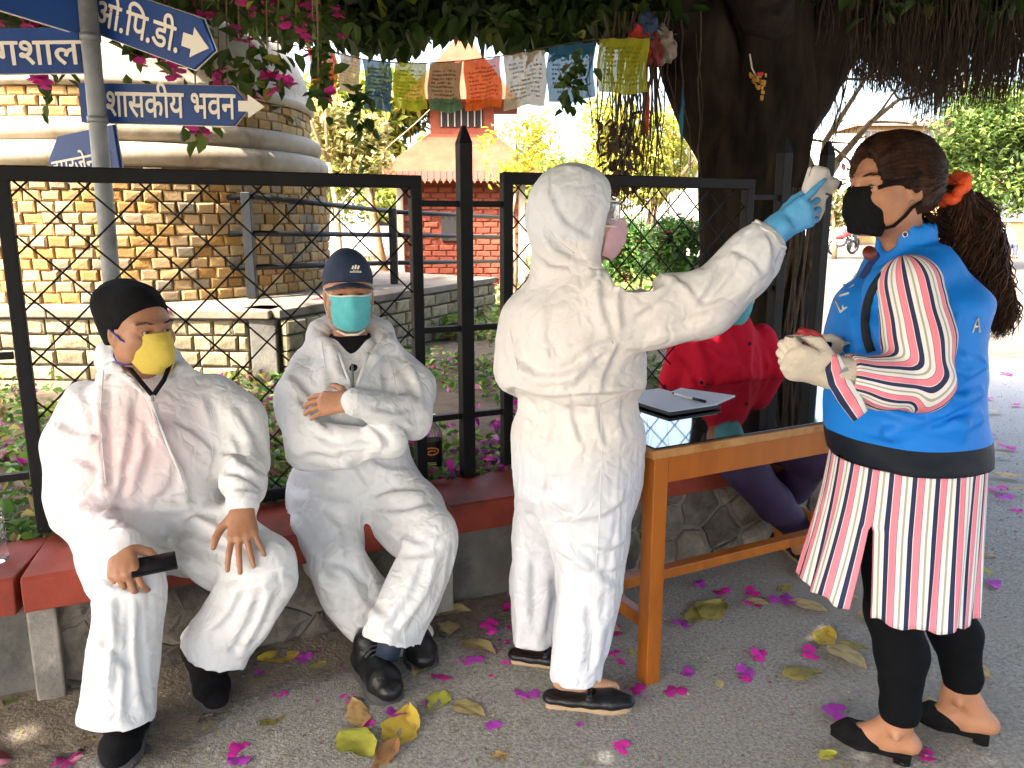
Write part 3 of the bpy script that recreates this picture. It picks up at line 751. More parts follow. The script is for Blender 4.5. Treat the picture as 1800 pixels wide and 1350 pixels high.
# =================================================================== the big shade tree
def shade_tree():
    TY = 4.45
    tb = at(1318, 640, TY); tb.z = GZ - .1
    t = thing('shade_tree', 'huge dark fig tree whose crown shades the whole scene', 'tree', (tb.x, tb.y, GZ))
    mb = MB()
    def limb(path, rads, sides=18, seed=0, amp=.10):
        rg = random.Random(seed); pts = []; rr = []
        P = [Vector(p) for p in path]
        for i in range(len(P) - 1):
            for k in range(8):
                u = k / 8; a = P[max(i - 1, 0)]; b = P[i]; c = P[i + 1]; d = P[min(i + 2, len(P) - 1)]
                q = .5 * ((2 * b) + (c - a) * u + (2 * a - 5 * b + 4 * c - d) * u * u + (3 * b - a - 3 * c + d) * u ** 3)
                pts.append(q); rr.append(rads[i] + (rads[i + 1] - rads[i]) * u)
        pts.append(P[-1]); rr.append(rads[-1])
        o = len(mb.v); mb.tube(pts, rr, sides)
        ph = [rg.uniform(0, 6.28) for _ in range(5)]
        for i, p in enumerate(pts):                       # fluted, sinewy bark
            for k in range(sides):
                th = 2 * math.pi * k / sides
                f = 1 + amp * math.sin(3 * th + ph[0] + i * .06) + amp * .8 * math.sin(5 * th + ph[1] - i * .09) + amp * .6 * math.sin(8 * th + ph[2] + i * .13)
                v = Vector(mb.v[o + i * sides + k]); mb.v[o + i * sides + k] = tuple(p + (v - p) * f)
    a = lambda px, py, d=0: at(px, py, TY + d)
    limb([tb - Vector((0, 0, .2)), a(1318, 560), a(1316, 420), a(1318, 300), a(1335, 190), a(1345, 60), a(1350, -260)], [.40, .30, .26, .275, .28, .24, .2], 22, 1)
    limb([a(1318, 330), a(1275, 200, -.05), a(1232, 110, -.1), a(1190, -20, -.2), a(1050, -330, -.5)], [.16, .22, .19, .17, .13], 16, 2)
    limb([a(1330, 300), a(1385, 170, .05), a(1450, 70, .1), a(1560, -60, .1), a(1900, -330, -.3)], [.15, .21, .19, .17, .12], 16, 3)
    limb([a(1345, 60), a(1330, -120, -.8), a(1250, -400, -2)], [.17, .15, .12], 12, 4)
    limb([a(1400, 640, -.05), a(1388, 480, -.1), a(1372, 330, -.12), a(1350, 220, -.1)], [.10, .075, .07, .06], 12, 6)
    limb([a(1255, 640, .0), a(1262, 480, -.05), a(1258, 330, -.08), a(1240, 200, -.1)], [.10, .085, .08, .07], 12, 7)
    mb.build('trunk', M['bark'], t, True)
    # great boughs carrying the crown over the road (seen only from other places, but they bear the leaves)
    mb = MB()
    for i, e in enumerate(((-3.5, 1.5, 4.2), (-1.5, -1.5, 4.6), (2.6, -.5, 4.4), (4.5, 3.0, 4.5), (-2.8, 4.2, 3.8), (.5, .8, 4.9))):
        p0 = Vector((tb.x, tb.y - .1, 3.1)); e = Vector(e); m = (p0 + e) / 2 + Vector((0, 0, .35))
        mb.tube([p0, (p0 + m) / 2 + Vector((0, 0, .1)), m, (m + e) / 2 + Vector((0, 0, .05)), e], [.16, .13, .11, .08, .04], 8)
    mb.build('bough', M['bark'], t, True, kind='stuff')
    # crown : a broad roof of leaves, mostly unseen, thickened to shade the people
    rg = np.random.default_rng(77); n = 100000
    x = rg.uniform(-6.4, 6.2, n); y = rg.uniform(-4.6, 6.6, n)
    e = ((x - .0) / 6.4) ** 2 + ((y - 1.0) / 5.7) ** 2
    k = e < 1; x, y, e = x[k], y[k], e[k]; n = len(x)
    dist = np.hypot(x, np.maximum(y, 0)); zl = np.maximum(2.75, 1.56 + .205 * dist) + .25 * np.sin(x * 1.3) * np.sin(y * 1.1)
    z = zl + rg.random(n) ** 1.3 * (2.3 * np.sqrt(np.clip(1 - e, 0, 1)) + .25)
    clump = np.sin(x * 2.1 + 1) * np.sin(y * 2.4) + np.sin(x * 3.7 - y * 2.9) * .7 + rg.normal(0, .55, n)
    k = (clump > -2.0) & ~((x < -2.6) & (y > 2.8))  # crown shape opened on this side so the sun reaches the stupa
    P = np.stack([x, y, z], 1)[k]
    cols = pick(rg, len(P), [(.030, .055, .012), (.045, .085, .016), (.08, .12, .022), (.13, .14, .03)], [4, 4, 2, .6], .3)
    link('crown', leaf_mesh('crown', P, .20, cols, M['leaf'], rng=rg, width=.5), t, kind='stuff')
    # low fringe of the crown seen against the garden
    P = []; C = []
    def fringe(px0, px1, ylo, n, Y0, Y1, seed, bot=None):
        r2 = np.random.default_rng(seed)
        px = r2.uniform(px0, px1, n); lo = ylo(px); py = lo - np.abs(r2.normal(0, 1, n)) ** .8 * 62
        Yd = r2.uniform(Y0, Y1, n)
        for a_, b_, c_ in zip(px, py, Yd): P.append(tuple(at(a_, b_, c_)))
    fringe(470, 1215, lambda p: 60 + 22 * np.sin(p * .021) + 14 * np.sin(p * .063 + 1), 3000, 4.2, 5.6, 5)
    fringe(500, 1215, lambda p: 46 + 18 * np.sin(p * .03), 2600, 4.0, 5.6, 6)
    fringe(1120, 1560, lambda p: -4 + 12 * np.sin(p * .03), 1300, 4.3, 5.8, 7)
    fringe(1500, 1860, lambda p: 20 + 12 * np.sin(p * .03), 1600, 4.3, 6.2, 8)
    P = np.array(P); r2 = np.random.default_rng(9)
    cols = pick(r2, len(P), [(.022, .045, .010), (.035, .07, .013), (.06, .10, .02), (.20, .24, .03)], [4, 4, 2, .35], .3)
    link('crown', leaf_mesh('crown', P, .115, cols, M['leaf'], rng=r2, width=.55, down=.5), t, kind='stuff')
    # aerial roots
    mb = MB(); r3 = random.Random(14)
    def root(p, L, w=.004, wob=.05, sides=3):
        pts = [Vector(p)]; n = 7; dx, dy = r3.uniform(-1, 1), r3.uniform(-1, 1)
        for i in range(n):
            pts.append(pts[-1] + Vector((dx * .012 + r3.uniform(-1, 1) * wob * .3, dy * .012 + r3.uniform(-1, 1) * wob * .3, -L / n)))
        mb.tube(pts, [w * (1 - .75 * i / n) for i in range(n + 1)], sides, cap=False)
    for i in range(2300):                                   # thick curtain over the plaza
        px = r3.uniform(1500, 1830) if i % 4 else r3.uniform(1440, 1640)
        lo = 205 + 14 * math.sin(px * .05) - max(0, (1640 - px)) * .55 - max(0, px - 1740) * .4
        Yd = r3.uniform(4.3, 5.8); top = at(px, -90, Yd); z1 = at(px, lo - abs(r3.gauss(0, 42)), Yd).z
        root(top, max(.2, top.z - z1), r3.uniform(.003, .0075))
    for i in range(85):                                    # loose strands beside the trunk
        px = r3.gauss(1120, 40); Yd = r3.uniform(3.9, 4.5); top = at(px, 20, Yd)
        root(top, top.z - at(px, r3.uniform(180, 470), Yd).z, r3.uniform(.003, .008), .08)
    for i in range(70):
        px = r3.uniform(1425, 1530); Yd = r3.uniform(4.4, 4.9); top = at(px, -20, Yd)
        root(top, top.z - at(px, r3.uniform(90, 330), Yd).z, r3.uniform(.003, .007), .1)
    for i in range(26):                                    # stems that reach the ground between the posts
        px = r3.uniform(1395, 1450); Yd = r3.uniform(4.0, 4.4); top = at(px, 330, Yd)
        root(top, top.z - GZ, r3.uniform(.006, .016), .06, 5)
    mb.build('aerial_roots', M['root'], t, True, kind='stuff')
    mb = MB(); rg2 = np.random.default_rng(4)              # dry leaf clusters caught in the roots
    P = np.array([tuple(at(1085 + rg2.normal(0, 18), rg2.uniform(200, 330), 4.0 + rg2.uniform(0, .3))) for _ in range(120)])
    link('dry_leaves', leaf_mesh('dry_leaves', P, .07, pick(rg2, 120, [(.05, .03, .018), (.10, .06, .03)], None, .3), M['leaf'], rng=rg2, down=.8), t, kind='stuff')
shade_tree()

def bare_tree():
    b = at(1432, 420, 6.6); t = thing('bare_tree', 'sparse small tree with bare twisted branches beside the trunk', 'tree', (b.x, b.y, GZ))
    mb = MB(); rr = random.Random(6); tips = []
    mb.tube([(b.x, b.y, GZ - .1), at(1428, 420, 6.6), at(1440, 330, 6.6), at(1470, 285, 6.6)], [.06, .05, .045, .04], 7)
    for path in ([(1440, 330), (1405, 240), (1440, 170), (1500, 100)], [(1470, 285), (1530, 215), (1580, 175)], [(1440, 330), (1450, 250), (1520, 140), (1590, 80)], [(1405, 240), (1420, 150), (1470, 60)]):
        mb.tube([at(px, py, 6.6 + rr.uniform(-.1, .1)) for px, py in path], [.035, .025, .016, .009][:len(path)], 6)
        for px, py in path[1:]:
            p = at(px, py, 6.6)
            for k in range(2):
                branchy(mb, p, Vector((rr.uniform(-1, 1), rr.uniform(-.6, .6), rr.uniform(-.2, .8))), .35, .012, 2, rr, .8, tips, 4)
    mb.build('trunk', M['bark2'], t, True)
    rg = np.random.default_rng(8); k = rg.choice(len(tips), 420); P = np.array(tips)[k] + rg.normal(0, .04, (420, 3))
    link('crown', leaf_mesh('crown', P, .06, pick(rg, 420, [(.22, .24, .07), (.40, .36, .15), (.12, .15, .04), (.34, .05, .12)], [3, 3, 3, 1], .3), M['leaf'], rng=rg, down=.4), t, kind='stuff')
bare_tree()

# =================================================================== bougainvillea over the signs
def bract_mesh(name, seed, L, nb, flat=0.0, cols=((.80, .07, .30), (.74, .05, .36), (.85, .16, .36))):
    """papery bracts that share one centre point"""
    rg = np.random.default_rng(seed); V = [(0, 0, .004)]; F3 = []; C = []; base = np.asarray(cols)[rg.integers(len(cols))]
    for b in range(nb):
        az = 2 * np.pi * b / nb + rg.uniform(-.4, .4); el = rg.uniform(.0, .35) if flat else rg.uniform(-.5, 1.2)
        d = np.array([np.cos(az) * np.cos(el), np.sin(az) * np.cos(el), np.sin(el)]); s = np.array([-np.sin(az), np.cos(az), 0]); u = np.cross(d, s) * -1
        l = L * rg.uniform(.8, 1.15); cup = rg.uniform(.1, .5); rows = []
        for t, w in ((.3, .46), (.6, .62), (.85, .40)):
            r = []
            for q in (-1, 0, 1):
                p = d * l * t + s * q * w * l + u * (cup * l * .35 * (q * q) + .2 * l * t * t * rg.uniform(-.4, 1)); r.append(len(V)); V.append(tuple(p))
            rows.append(r)
        tip = len(V); V.append(tuple(d * l * 1.02 + u * l * rg.uniform(-.1, .3)))
        F3 += [(0, rows[0][0], rows[0][1], rows[0][1]), (0, rows[0][1], rows[0][2], rows[0][2])]
        for i in (0, 1):
            for q in (0, 1): F3.append((rows[i][q], rows[i + 1][q], rows[i + 1][q + 1], rows[i][q + 1]))
        F3 += [(rows[2][0], tip, rows[2][1], rows[2][1]), (rows[2][1], tip, rows[2][2], rows[2][2])]
        C += [np.clip(base * rg.uniform(.8, 1.15), 0, 1)] * 8
    me = bpy.data.meshes.new(name); me.from_pydata([tuple(v) for v in V], [], [f[:3] if f[2] == f[3] else f for f in F3]); me.materials.append(M['petal'])
    a = me.attributes.new('leaf', 'FLOAT_COLOR', 'FACE'); a.data.foreach_set('color', np.concatenate([np.array(C), np.ones((len(C), 1))], 1).astype(np.float32).ravel())
    me.polygons.foreach_set('use_smooth', [True] * len(me.polygons)); return me
def bougainvillea():
    t = thing('bougainvillea', 'bougainvillea with magenta flowers hanging over the blue signs', 'plant', (-.9, 3.3, GZ))
    mb = MB(); rr = random.Random(12); rg = np.random.default_rng(12); P = []; FL = []
    for i in range(64):
        px = rr.uniform(-40, 600); Yd = rr.uniform(2.95, 3.9)
        lo = 6 + 48 * math.exp(-((px - 545) / 70) ** 2) + 20 * math.exp(-((px - 60) / 90) ** 2) + rr.uniform(-35, 25)
        pts = [at(px - 50, -160, Yd), at(px - 26, -60, Yd), at(px + rr.uniform(-15, 15), lo * .5, Yd), at(px + rr.uniform(-30, 40), lo, Yd)]
        mb.tube(pts, [.007, .006, .004, .002], 4)
        for q in range(46):
            u = rr.random() * 2.999; k = int(u); p = pts[k].lerp(pts[k + 1], u - k)
            P.append((p.x + rr.gauss(0, .05), p.y + rr.gauss(0, .06), p.z + rr.gauss(0, .035)))
        for q in range(4):
            u = rr.uniform(1.2, 2.98); k = int(u); p = pts[k].lerp(pts[k + 1], u - k); FL.append(p + Vector((rr.gauss(0, .04), rr.gauss(0, .05), rr.gauss(0, .03))))
    for px, py in ((100, 150), (345, 235), (250, 105), (300, 130), (400, 150), (470, 120), (330, 60), (230, 40), (490, 160), (440, 165), (355, 30), (420, 50), (385, 125), (280, 95), (360, 20), (265, 15), (520, 30), (550, 75), (118, 38), (560, 170)):
        p = at(px, py, rr.uniform(2.9, 3.1))
        for q in range(2): FL.append(p + Vector((rr.gauss(0, .018), rr.gauss(0, .03), rr.gauss(0, .015))))
        mb.tube([p + Vector((rr.uniform(-.03, .03), .1, .5)), p + Vector((0, .03, .2)), p], [.004, .003, .002], 4)
        for q in range(14): P.append(tuple(p + Vector((rr.gauss(0, .035), rr.gauss(0, .03), rr.gauss(.04, .05)))))
    for px, py, n_ in ((630, 190, 26), (640, 240, 14), (1000, 160, 30), (1010, 110, 20), (560, 130, 40)):    # sprays hanging in front of the flags
        for q in range(n_): P.append(tuple(at(px + rr.gauss(0, 10), py + rr.gauss(0, 28), 3.6)))
    mb.build('stem', M['bark2'], t, True, kind='stuff')
    P = np.array(P); n = len(P)
    link('leaves', leaf_mesh('leaves', P, .062, pick(rg, n, [(.035, .075, .014), (.06, .11, .02), (.10, .16, .03), (.28, .30, .05)], [4, 4, 2, .5], .3), M['leaf'], rng=rg, width=.62, down=.5), t, kind='stuff')
    protos = []
    protos = [bract_mesh('flower', 60 + k, .034, 5) for k in range(5)]
    for i, p in enumerate(FL):
        link('flower', protos[i % 5], t, M=Matrix.Translation(p) @ Matrix.Rotation(rr.uniform(0, 6), 4, 'Z') @ Matrix.Scale(rr.uniform(.8, 1.35), 4))
bougainvillea()

# =================================================================== prayer flags
def flag_mat(name, col, col2):
    m = mat(name, col, col2, scale=30, rough=.8, transl=.72, detail=3)
    n = m.node_tree.nodes; L = m.node_tree.links; o = n['Material Output']; sh = o.inputs[0].links[0].from_socket; tr = n.new('ShaderNodeBsdfTransparent'); ms = n.new('ShaderNodeMixShader'); ms.inputs[0].default_value = .93
    L.new(tr.outputs[0], ms.inputs[1]); L.new(sh, ms.inputs[2]); L.new(ms.outputs[0], o.inputs[0])
    return m
def prayer_flags():
    Y0, Y1 = 4.05, 3.75
    fl = [(541, 592, 84, 155, (.60, .10, .02), 'orange'), (592, 634, 93, 160, (.60, .50, .38), 'white'), (636, 688, 104, 190, (.03, .10, .20), 'blue'),
          (689, 750, 110, 192, (.42, .44, .03), 'yellow green'), (750, 812, 111, 197, (.08, .16, .08), 'dark green'), (815, 883, 107, 194, (.62, .12, .02), 'orange'),
          (885, 962, 98, 193, (.46, .39, .27), 'white'), (961, 1048, 83, 182, (.03, .13, .24), 'blue'), (1050, 1142, 68, 164, (.40, .42, .03), 'yellow')]
    t = thing('prayer_flag_string', 'string of translucent printed prayer flags in orange, white, blue, yellow and green', 'prayer flags', at(845, 110, 3.9))
    dep = lambda px: Y0 + (Y1 - Y0) * (px - 541) / 600
    pts = [at(400, 60, 4.1)] + [at(f[0], f[2], dep(f[0])) for f in fl] + [at(1142, 66, dep(1142)), at(1190, 60, 3.95)]
    MB().tube(pts, .003, 5).build('string', M['root'], t, True)
    for i, (x0, x1, y0, y1, c, nm) in enumerate(fl):
        rr = random.Random(i); a = at(x0 + 2, y0, dep(x0)); nxt = fl[i + 1][2] if i + 1 < len(fl) else 66
        b = at(x1 - 2, y0 * .3 + nxt * .7 if i else 92, dep(x1)); h = at(x0, y0, dep(x0)).z - at(x0, y1, dep(x0)).z
        nx, ny = 14, 14; V = []; ph = rr.uniform(0, 6)
        for iy in range(ny + 1):
            for ix in range(nx + 1):
                u, v = ix / nx, iy / ny
                p = a.lerp(b, u) + Vector((0, 0, -h * v))
                p.y += .018 * math.sin(u * 7 + ph + v * 1.5) * (.3 + v) + .012 * math.sin(u * 15 + v * 4 + ph)
                p.z += .006 * math.sin(u * 6.3 + ph) * v; p.x += .006 * math.sin(v * 6 + ph)
                V.append(tuple(p))
        k = np.arange((nx + 1) * (ny + 1)).reshape(ny + 1, nx + 1)
        F = np.stack([k[:-1, :-1], k[:-1, 1:], k[1:, 1:], k[1:, :-1]], -1).reshape(-1, 4)
        me = npmesh('flag', V, F, flag_mat('flag_cloth_%d' % i, tuple(min(.9, q * 1.45) for q in c), tuple(q * 1.15 for q in c)))
        f = link('flag', me, t, label='%s prayer flag' % nm)
        mb = MB(); sc = (x1 - x0) / 80
        for r in range(9):                                 # rows of printed script, too small to read
            v = .16 + r * .08; u = .12
            while u < .86:
                w = rr.uniform(.02, .06)
                if rr.random() < .78 and u + w < .9:
                    q = [at_cloth(V, nx, ny, uu, vv) for uu, vv in ((u, v), (u + w, v), (u + w, v + .035), (u, v + .035))]
                    mb.add([(p[0], p[1] - .0025, p[2]) for p in q], [(0, 1, 2, 3)])
                u += w + rr.uniform(.012, .03)
        dk = tuple(q * .9 for q in c)
        mb.build('print', flag_mat('flag_ink_%d' % i, dk, dk), f, kind='stuff')
def at_cloth(V, nx, ny, u, v):
    x, y = u * nx, v * ny; i, j = min(int(x), nx - 1), min(int(y), ny - 1); fx, fy = x - i, y - j; w = nx + 1
    a, b, c, d = V[j * w + i], V[j * w + i + 1], V[(j + 1) * w + i], V[(j + 1) * w + i + 1]
    return [a[q] * (1 - fx) * (1 - fy) + b[q] * fx * (1 - fy) + c[q] * (1 - fx) * fy + d[q] * fx * fy for q in range(3)]
prayer_flags()
def knot():
    t = thing('cloth_bundle', 'knotted bundle of red, blue and grey flags tied to the trunk', 'cloth bundle', at(1145, 70, 3.95))
    for nm, (px, py), c, sd in (('red_cloth', (1128, 72), (.42, .03, .02), 1), ('blue_cloth', (1140, 55), (.02, .05, .11), 2), ('grey_cloth', (1168, 80), (.25, .21, .18), 3), ('maroon_cloth', (1148, 84), (.20, .03, .03), 4)):
        rr = random.Random(sd); bm = bmesh.new(); bmesh.ops.create_icosphere(bm, subdivisions=4, radius=1); p = at(px, py, 3.9)
        for v in bm.verts:
            q = v.co.copy(); f = 1 + .22 * math.sin(q.x * 7 + sd) * math.cos(q.z * 6) + .12 * math.sin(q.y * 13 + q.z * 9)
            v.co = p + Vector((q.x * .055 * f, q.y * .05 * f, q.z * .075 * f - .02 * q.x))
        me = bpy.data.meshes.new(nm); bm.to_mesh(me); bm.free(); me.materials.append(mat(nm, c, tuple(k * .6 for k in c), scale=30, rough=.8)); me.polygons.foreach_set('use_smooth', [True] * len(me.polygons)); link(nm, me, t)
    for px, py, c, nm in ((1197, 215, (.03, .22, .38), 'blue_cloth'), (1137, 205, (.5, .08, .04), 'red_cloth')):
        p = at(px, py, 4.0); mb = MB(); mb.tube([p + Vector((0, 0, .16)), p + Vector((.005, 0, .08)), p, p + Vector((.006, 0, -.09))], [.004, .016, .024, .005], 8, flat=.5)
        o = mb.build('cloth_strip', mat('strip_' + nm, c, rough=.8, transl=.3), None, True, label='thin %s cloth strip hanging among the roots' % nm.split('_')[0], category='cloth')
knot()
def garland():
    t = thing('marigold_garland', 'small orange marigold garland stuck in the fork of the trunk', 'garland', at(1333, 150, 4.1))
    rr = random.Random(4); mb = MB(); m = mat('marigold', (.42, .20, .03), (.55, .30, .05), scale=60, rough=.9)
    pr = MB()
    for i in range(30):
        v = rr.random(); p = at(1333 + rr.uniform(-1, 1) * 16 * (1 - v) + 6 * v, 130 + 46 * v, 4.12 + rr.uniform(-.02, .02))
        pr.box(p, (.016, .016, .016), (Vector((1, rr.random(), 0)).normalized(), Vector((0, 0, 1)), Vector((rr.random(), 1, 0)).normalized()))
    pr.build('blossoms', m, t, kind='stuff')
    MB().tube([at(1318, 95, 4.15), at(1322, 120, 4.13), at(1330, 136, 4.12)], .004, 4).build('cord', M['signwhite'], t)
    MB().box(at(1336, 130, 4.09), (.03, .02, .016)).build('red_flower', mat('red_flower', (.5, .02, .05), rough=.7), t, False, .005)
garland()

# =================================================================== sign post
def sign_post():
    p0 = Vector((-1.40, 2.80, 0)); lean = Vector((.014, 0, 0))
    t = thing('sign_post', 'grey pipe post carrying blue arrow signs in white script', 'sign post', (p0.x, p0.y, GZ))
    top = 2.75; P = lambda z: p0 + Vector((0, 0, z)) + lean * (z - 1.2)
    MB().tube([P(GZ - .1), P(1.0), P(1.8), P(top)], .029, 20).build('pole', M['pole'], t, True)
    def sign(tip, tail, hh, txts, arrow=1.15, yaw0=0.0, both=False, notch='right', label=None, offs=0.0, ext_tail=.06, size=.8):
        """tip, tail: mid-height end points of the plate (world); hh: plate height"""
        d = tip - tail; L = d.length; d.normalize(); nrm = Vector((d.y, -d.x, 0)).normalized(); up = nrm.cross(d).normalized() * -1
        if up.z < 0: up = -up
        h = hh / 2; th = .012
        if notch == 'right': out = [(0, -h), (L - h * .9, -h), (L, 0), (L - h * .9, h), (0, h)]
        else: out = [(0, -h), (L, -h), (L, h), (0, h)]
        if notch == 'left': out = [(0, 0), (h * .9, -h), (L, -h), (L, h), (h * .9, h)]
        mb = MB(); mb.prism([tail + d * a + up * b for a, b in out], -nrm * th)
        s = mb.build('sign_plate', M['signblue'], t, False, .0015, **({'label': label} if label else {}))
        mb = MB(); mb.prism([tail + d * (a * .998 + .001) + up * b * 1.04 - nrm * (th + .001) for a, b in out], -nrm * .004); mb.build('rim', M['signwhite'], s)
        for txt, x0, x1, yb, hgt in txts:
            word(txt, tail + d * x0 + up * yb + nrm * .0015, d, up, nrm, x1 - x0, hgt, s)
        if arrow:
            aw = h * .95
            mb = MB(); x0 = L - h * arrow; pl = [(x0 - aw * .55, -aw * .28), (x0, -aw * .28), (x0, -aw * .62), (x0 + aw * .95, 0), (x0, aw * .62), (x0, aw * .28), (x0 - aw * .55, aw * .28)]
            mb.prism([tail + d * a + up * b + nrm * .0035 for a, b in pl], -nrm * .003); mb.build('arrow', M['signwhite'], s)
        return s
    Yb = 2.86
    sign(at(438, 187, 2.80), at(140, 180, Yb), at(300, 150, Yb).z - at(300, 219, Yb).z, [('\u0936\u093e\u0938\u0915\u0940\u092f \u092d\u0935\u0928', .098, .555, -.042, .112)], label='blue arrow sign pointing along the road', arrow=.05)
    sign(at(376, 88, 2.66), at(150, 8, 2.87), .155, [('\u0913.\u093f\u092a.\u0921\u0940.', .050, .425, -.046, .105)], label='tilted dark blue arrow sign with dotted letters')
    sign(at(140, 88, 2.82), at(-190, 92, 2.80), at(60, 48, 2.8).z - at(60, 128, 2.8).z, [('\u092f\u094b\u0917\u0936\u093e\u0932\u093e', .235, .645, -.044, .105)], arrow=False, notch='none', label='blue sign plate broken off at the pole')
    sign(at(166, 28, 2.84), at(-120, -62, 2.66), .14, [('\u0928\u094d\u0926\u094d\u0930', .50, .635, -.02, .075)], arrow=False, notch='none', label='tilted blue sign plate at the top of the pole')
    sign(at(205, 262, 2.9), at(84, 285, 3.05), .165, [('\u0907\u092e\u0930\u094d\u091c\u0947\u0928\u094d\u0938\u0940', .02, .33, -.055, .075)], arrow=False, notch='left', label='short blue sign half hidden by the fence rail')
    for z in (1.72, 1.98, 2.2):
        MB().lathe([(.0292, z), (.033, z), (.033, z + .022), (.0292, z + .022)], (P(z).x, P(z).y, 0), 20).build('clamp', M['pole'], t, True)
sign_post()
# =================================================================== body and cloth modelling : distance fields meshed into one skin
f32 = np.float32
def V3(*a): return np.array(a[0] if len(a) == 1 else a, float)
def unit(v): v = V3(v); return v / (np.linalg.norm(v) + 1e-12)
def tri(x): return np.abs((x % 1.0) * 2 - 1)
class SDF:
    def __init__(s, lo, hi, h, fine=()):
        s.ax = []
        for i in range(3):
            a = [lo[i]]
            while a[-1] < hi[i]:
                st = h
                for f in fine:
                    if f[0][i] - .002 <= a[-1] <= f[1][i]: st = min(st, f[2])
                a.append(a[-1] + st)
            s.ax.append(np.array(a, f32))
        s.D = np.full([len(a) for a in s.ax], .5, f32)
    def win(s, lo, hi):
        sl = []
        for i in range(3):
            a, b = np.searchsorted(s.ax[i], lo[i]), np.searchsorted(s.ax[i], hi[i])
            if b <= a: return None, None
            sl.append(slice(a, b))
        return tuple(sl), (s.ax[0][sl[0]][:, None, None], s.ax[1][sl[1]][None, :, None], s.ax[2][sl[2]][None, None, :])
    def put(s, sl, d, k, op='u'):
        o = s.D[sl]
        if op == 'u':
            if k > 0:
                h = np.maximum(k - np.abs(o - d), 0) / k; s.D[sl] = np.minimum(o, d) - h * h * (k * .25)
            else: s.D[sl] = np.minimum(o, d)
        else:
            d = -d
            if k > 0:
                h = np.maximum(k - np.abs(o - d), 0) / k; s.D[sl] = np.maximum(o, d) + h * h * (k * .25)
            else: s.D[sl] = np.maximum(o, d)
    def cone(s, a, b, ra, rb, k=.02, flat=None, fold=None, op='u'):
        a, b = V3(a), V3(b); m = max(ra, rb) * (max(1, flat[1]) if flat else 1) + k + .02 + (fold[0] if fold else 0)
        sl, P = s.win(np.minimum(a, b) - m, np.maximum(a, b) + m)
        if sl is None: return s
        d = b - a; L2 = float(d @ d) + 1e-12
        q = [P[i] - f32(a[i]) for i in range(3)]
        h = np.clip((q[0] * f32(d[0]) + q[1] * f32(d[1]) + q[2] * f32(d[2])) / f32(L2), 0, 1)
        q = [q[i] - h * f32(d[i]) for i in range(3)]
        if flat:
            f = unit(flat[0]); t = (q[0] * f32(f[0]) + q[1] * f32(f[1]) + q[2] * f32(f[2])) * f32(1 / flat[1] - 1)
            q = [q[i] + t * f32(f[i]) for i in range(3)]
        r = np.sqrt(q[0] ** 2 + q[1] ** 2 + q[2] ** 2)
        rad = f32(ra) + h * f32(rb - ra)
        if fold:
            amp, freq, seed = fold[:3]; rr = np.random.default_rng(seed); L = math.sqrt(L2)
            e1 = unit(np.cross(d, [0.31, .2, 1])); e2 = unit(np.cross(d, e1))
            th = np.arctan2(sum(q[i] * f32(e2[i]) for i in range(3)), sum(q[i] * f32(e1[i]) for i in range(3))) / f32(2 * np.pi)
            u = h * f32(L); f = 0
            for j in range(3):
                mm = int(rr.integers(-2, 3)); ph = rr.random(); f0 = freq * rr.uniform(.7, 1.5)
                w = tri(u * f32(f0) + mm * th + f32(ph) + .22 * np.sin(2 * np.pi * th + u * f32(11) + f32(ph * 9)))
                g = .5 + .5 * np.sin(2 * np.pi * (th * (1 + j % 2) + f32(rr.random())) + u * f32(7))
                f = f + (w ** 1.6 - .4) * g
            rad = rad + f32(amp) * f
        s.put(sl, (r - rad) * f32(min(1, flat[1]) if flat else 1), k, op); return s
    def chain(s, pts, rads, k=.02, **kw):
        fo = kw.pop('fold', None)
        for i in range(len(pts) - 1):
            s.cone(pts[i], pts[i + 1], rads[i], rads[i + 1], k, fold=(fo[0], fo[1], fo[2] + i) if fo else None, **kw)
        return s
    def ell(s, c, r, ax=None, k=.02, op='u'):
        c = V3(c); r = V3(r); m = float(r.max()) + k + .02
        sl, P = s.win(c - m, c + m)
        if sl is None: return s
        ax = np.eye(3) if ax is None else np.array([unit(a) for a in ax])
        q = [P[i] - f32(c[i]) for i in range(3)]
        l = [sum(q[i] * f32(ax[j][i]) for i in range(3)) for j in range(3)]
        k0 = np.sqrt(sum((l[j] / f32(r[j])) ** 2 for j in range(3))); k1 = np.sqrt(sum((l[j] / f32(r[j] ** 2)) ** 2 for j in range(3))) + f32(1e-6)
        s.put(sl, k0 * (k0 - 1) / k1, k, op); return s
    def box(s, c, hs, ax, rnd=.01, k=.0, op='u'):
        c = V3(c); m = float(np.linalg.norm(hs)) + k + .02
        sl, P = s.win(c - m, c + m)
        if sl is None: return s
        q = [P[i] - f32(c[i]) for i in range(3)]
        l = [np.abs(sum(q[i] * f32(unit(ax[j])[i]) for i in range(3))) - f32(hs[j] - rnd) for j in range(3)]
        o = np.sqrt(sum(np.maximum(x, 0) ** 2 for x in l)) + np.minimum(np.maximum(np.maximum(l[0], l[1]), l[2]), 0) - f32(rnd)
        s.put(sl, o, k, op); return s
    def stack(s, rings, fwd, k=.03, fold=None, p=2.0):
        """vertical body : rings = (centre, half width across, half depth); fwd = facing"""
        fwd = unit([fwd[0], fwd[1], 0]); rt = np.array([fwd[1], -fwd[0], 0])
        z = np.array([r[0][2] for r in rings], float); o = np.argsort(z); z = z[o]
        cx = np.array([rings[i][0][0] for i in o]); cy = np.array([rings[i][0][1] for i in o]); A = np.array([rings[i][1] for i in o]); Bd = np.array([rings[i][2] for i in o])
        m = max(A.max(), Bd.max()) + k + .03
        sl, P = s.win([cx.min() - m, cy.min() - m, z[0] - .06], [cx.max() + m, cy.max() + m, z[-1] + .06])
        zz = P[2].ravel().astype(float)
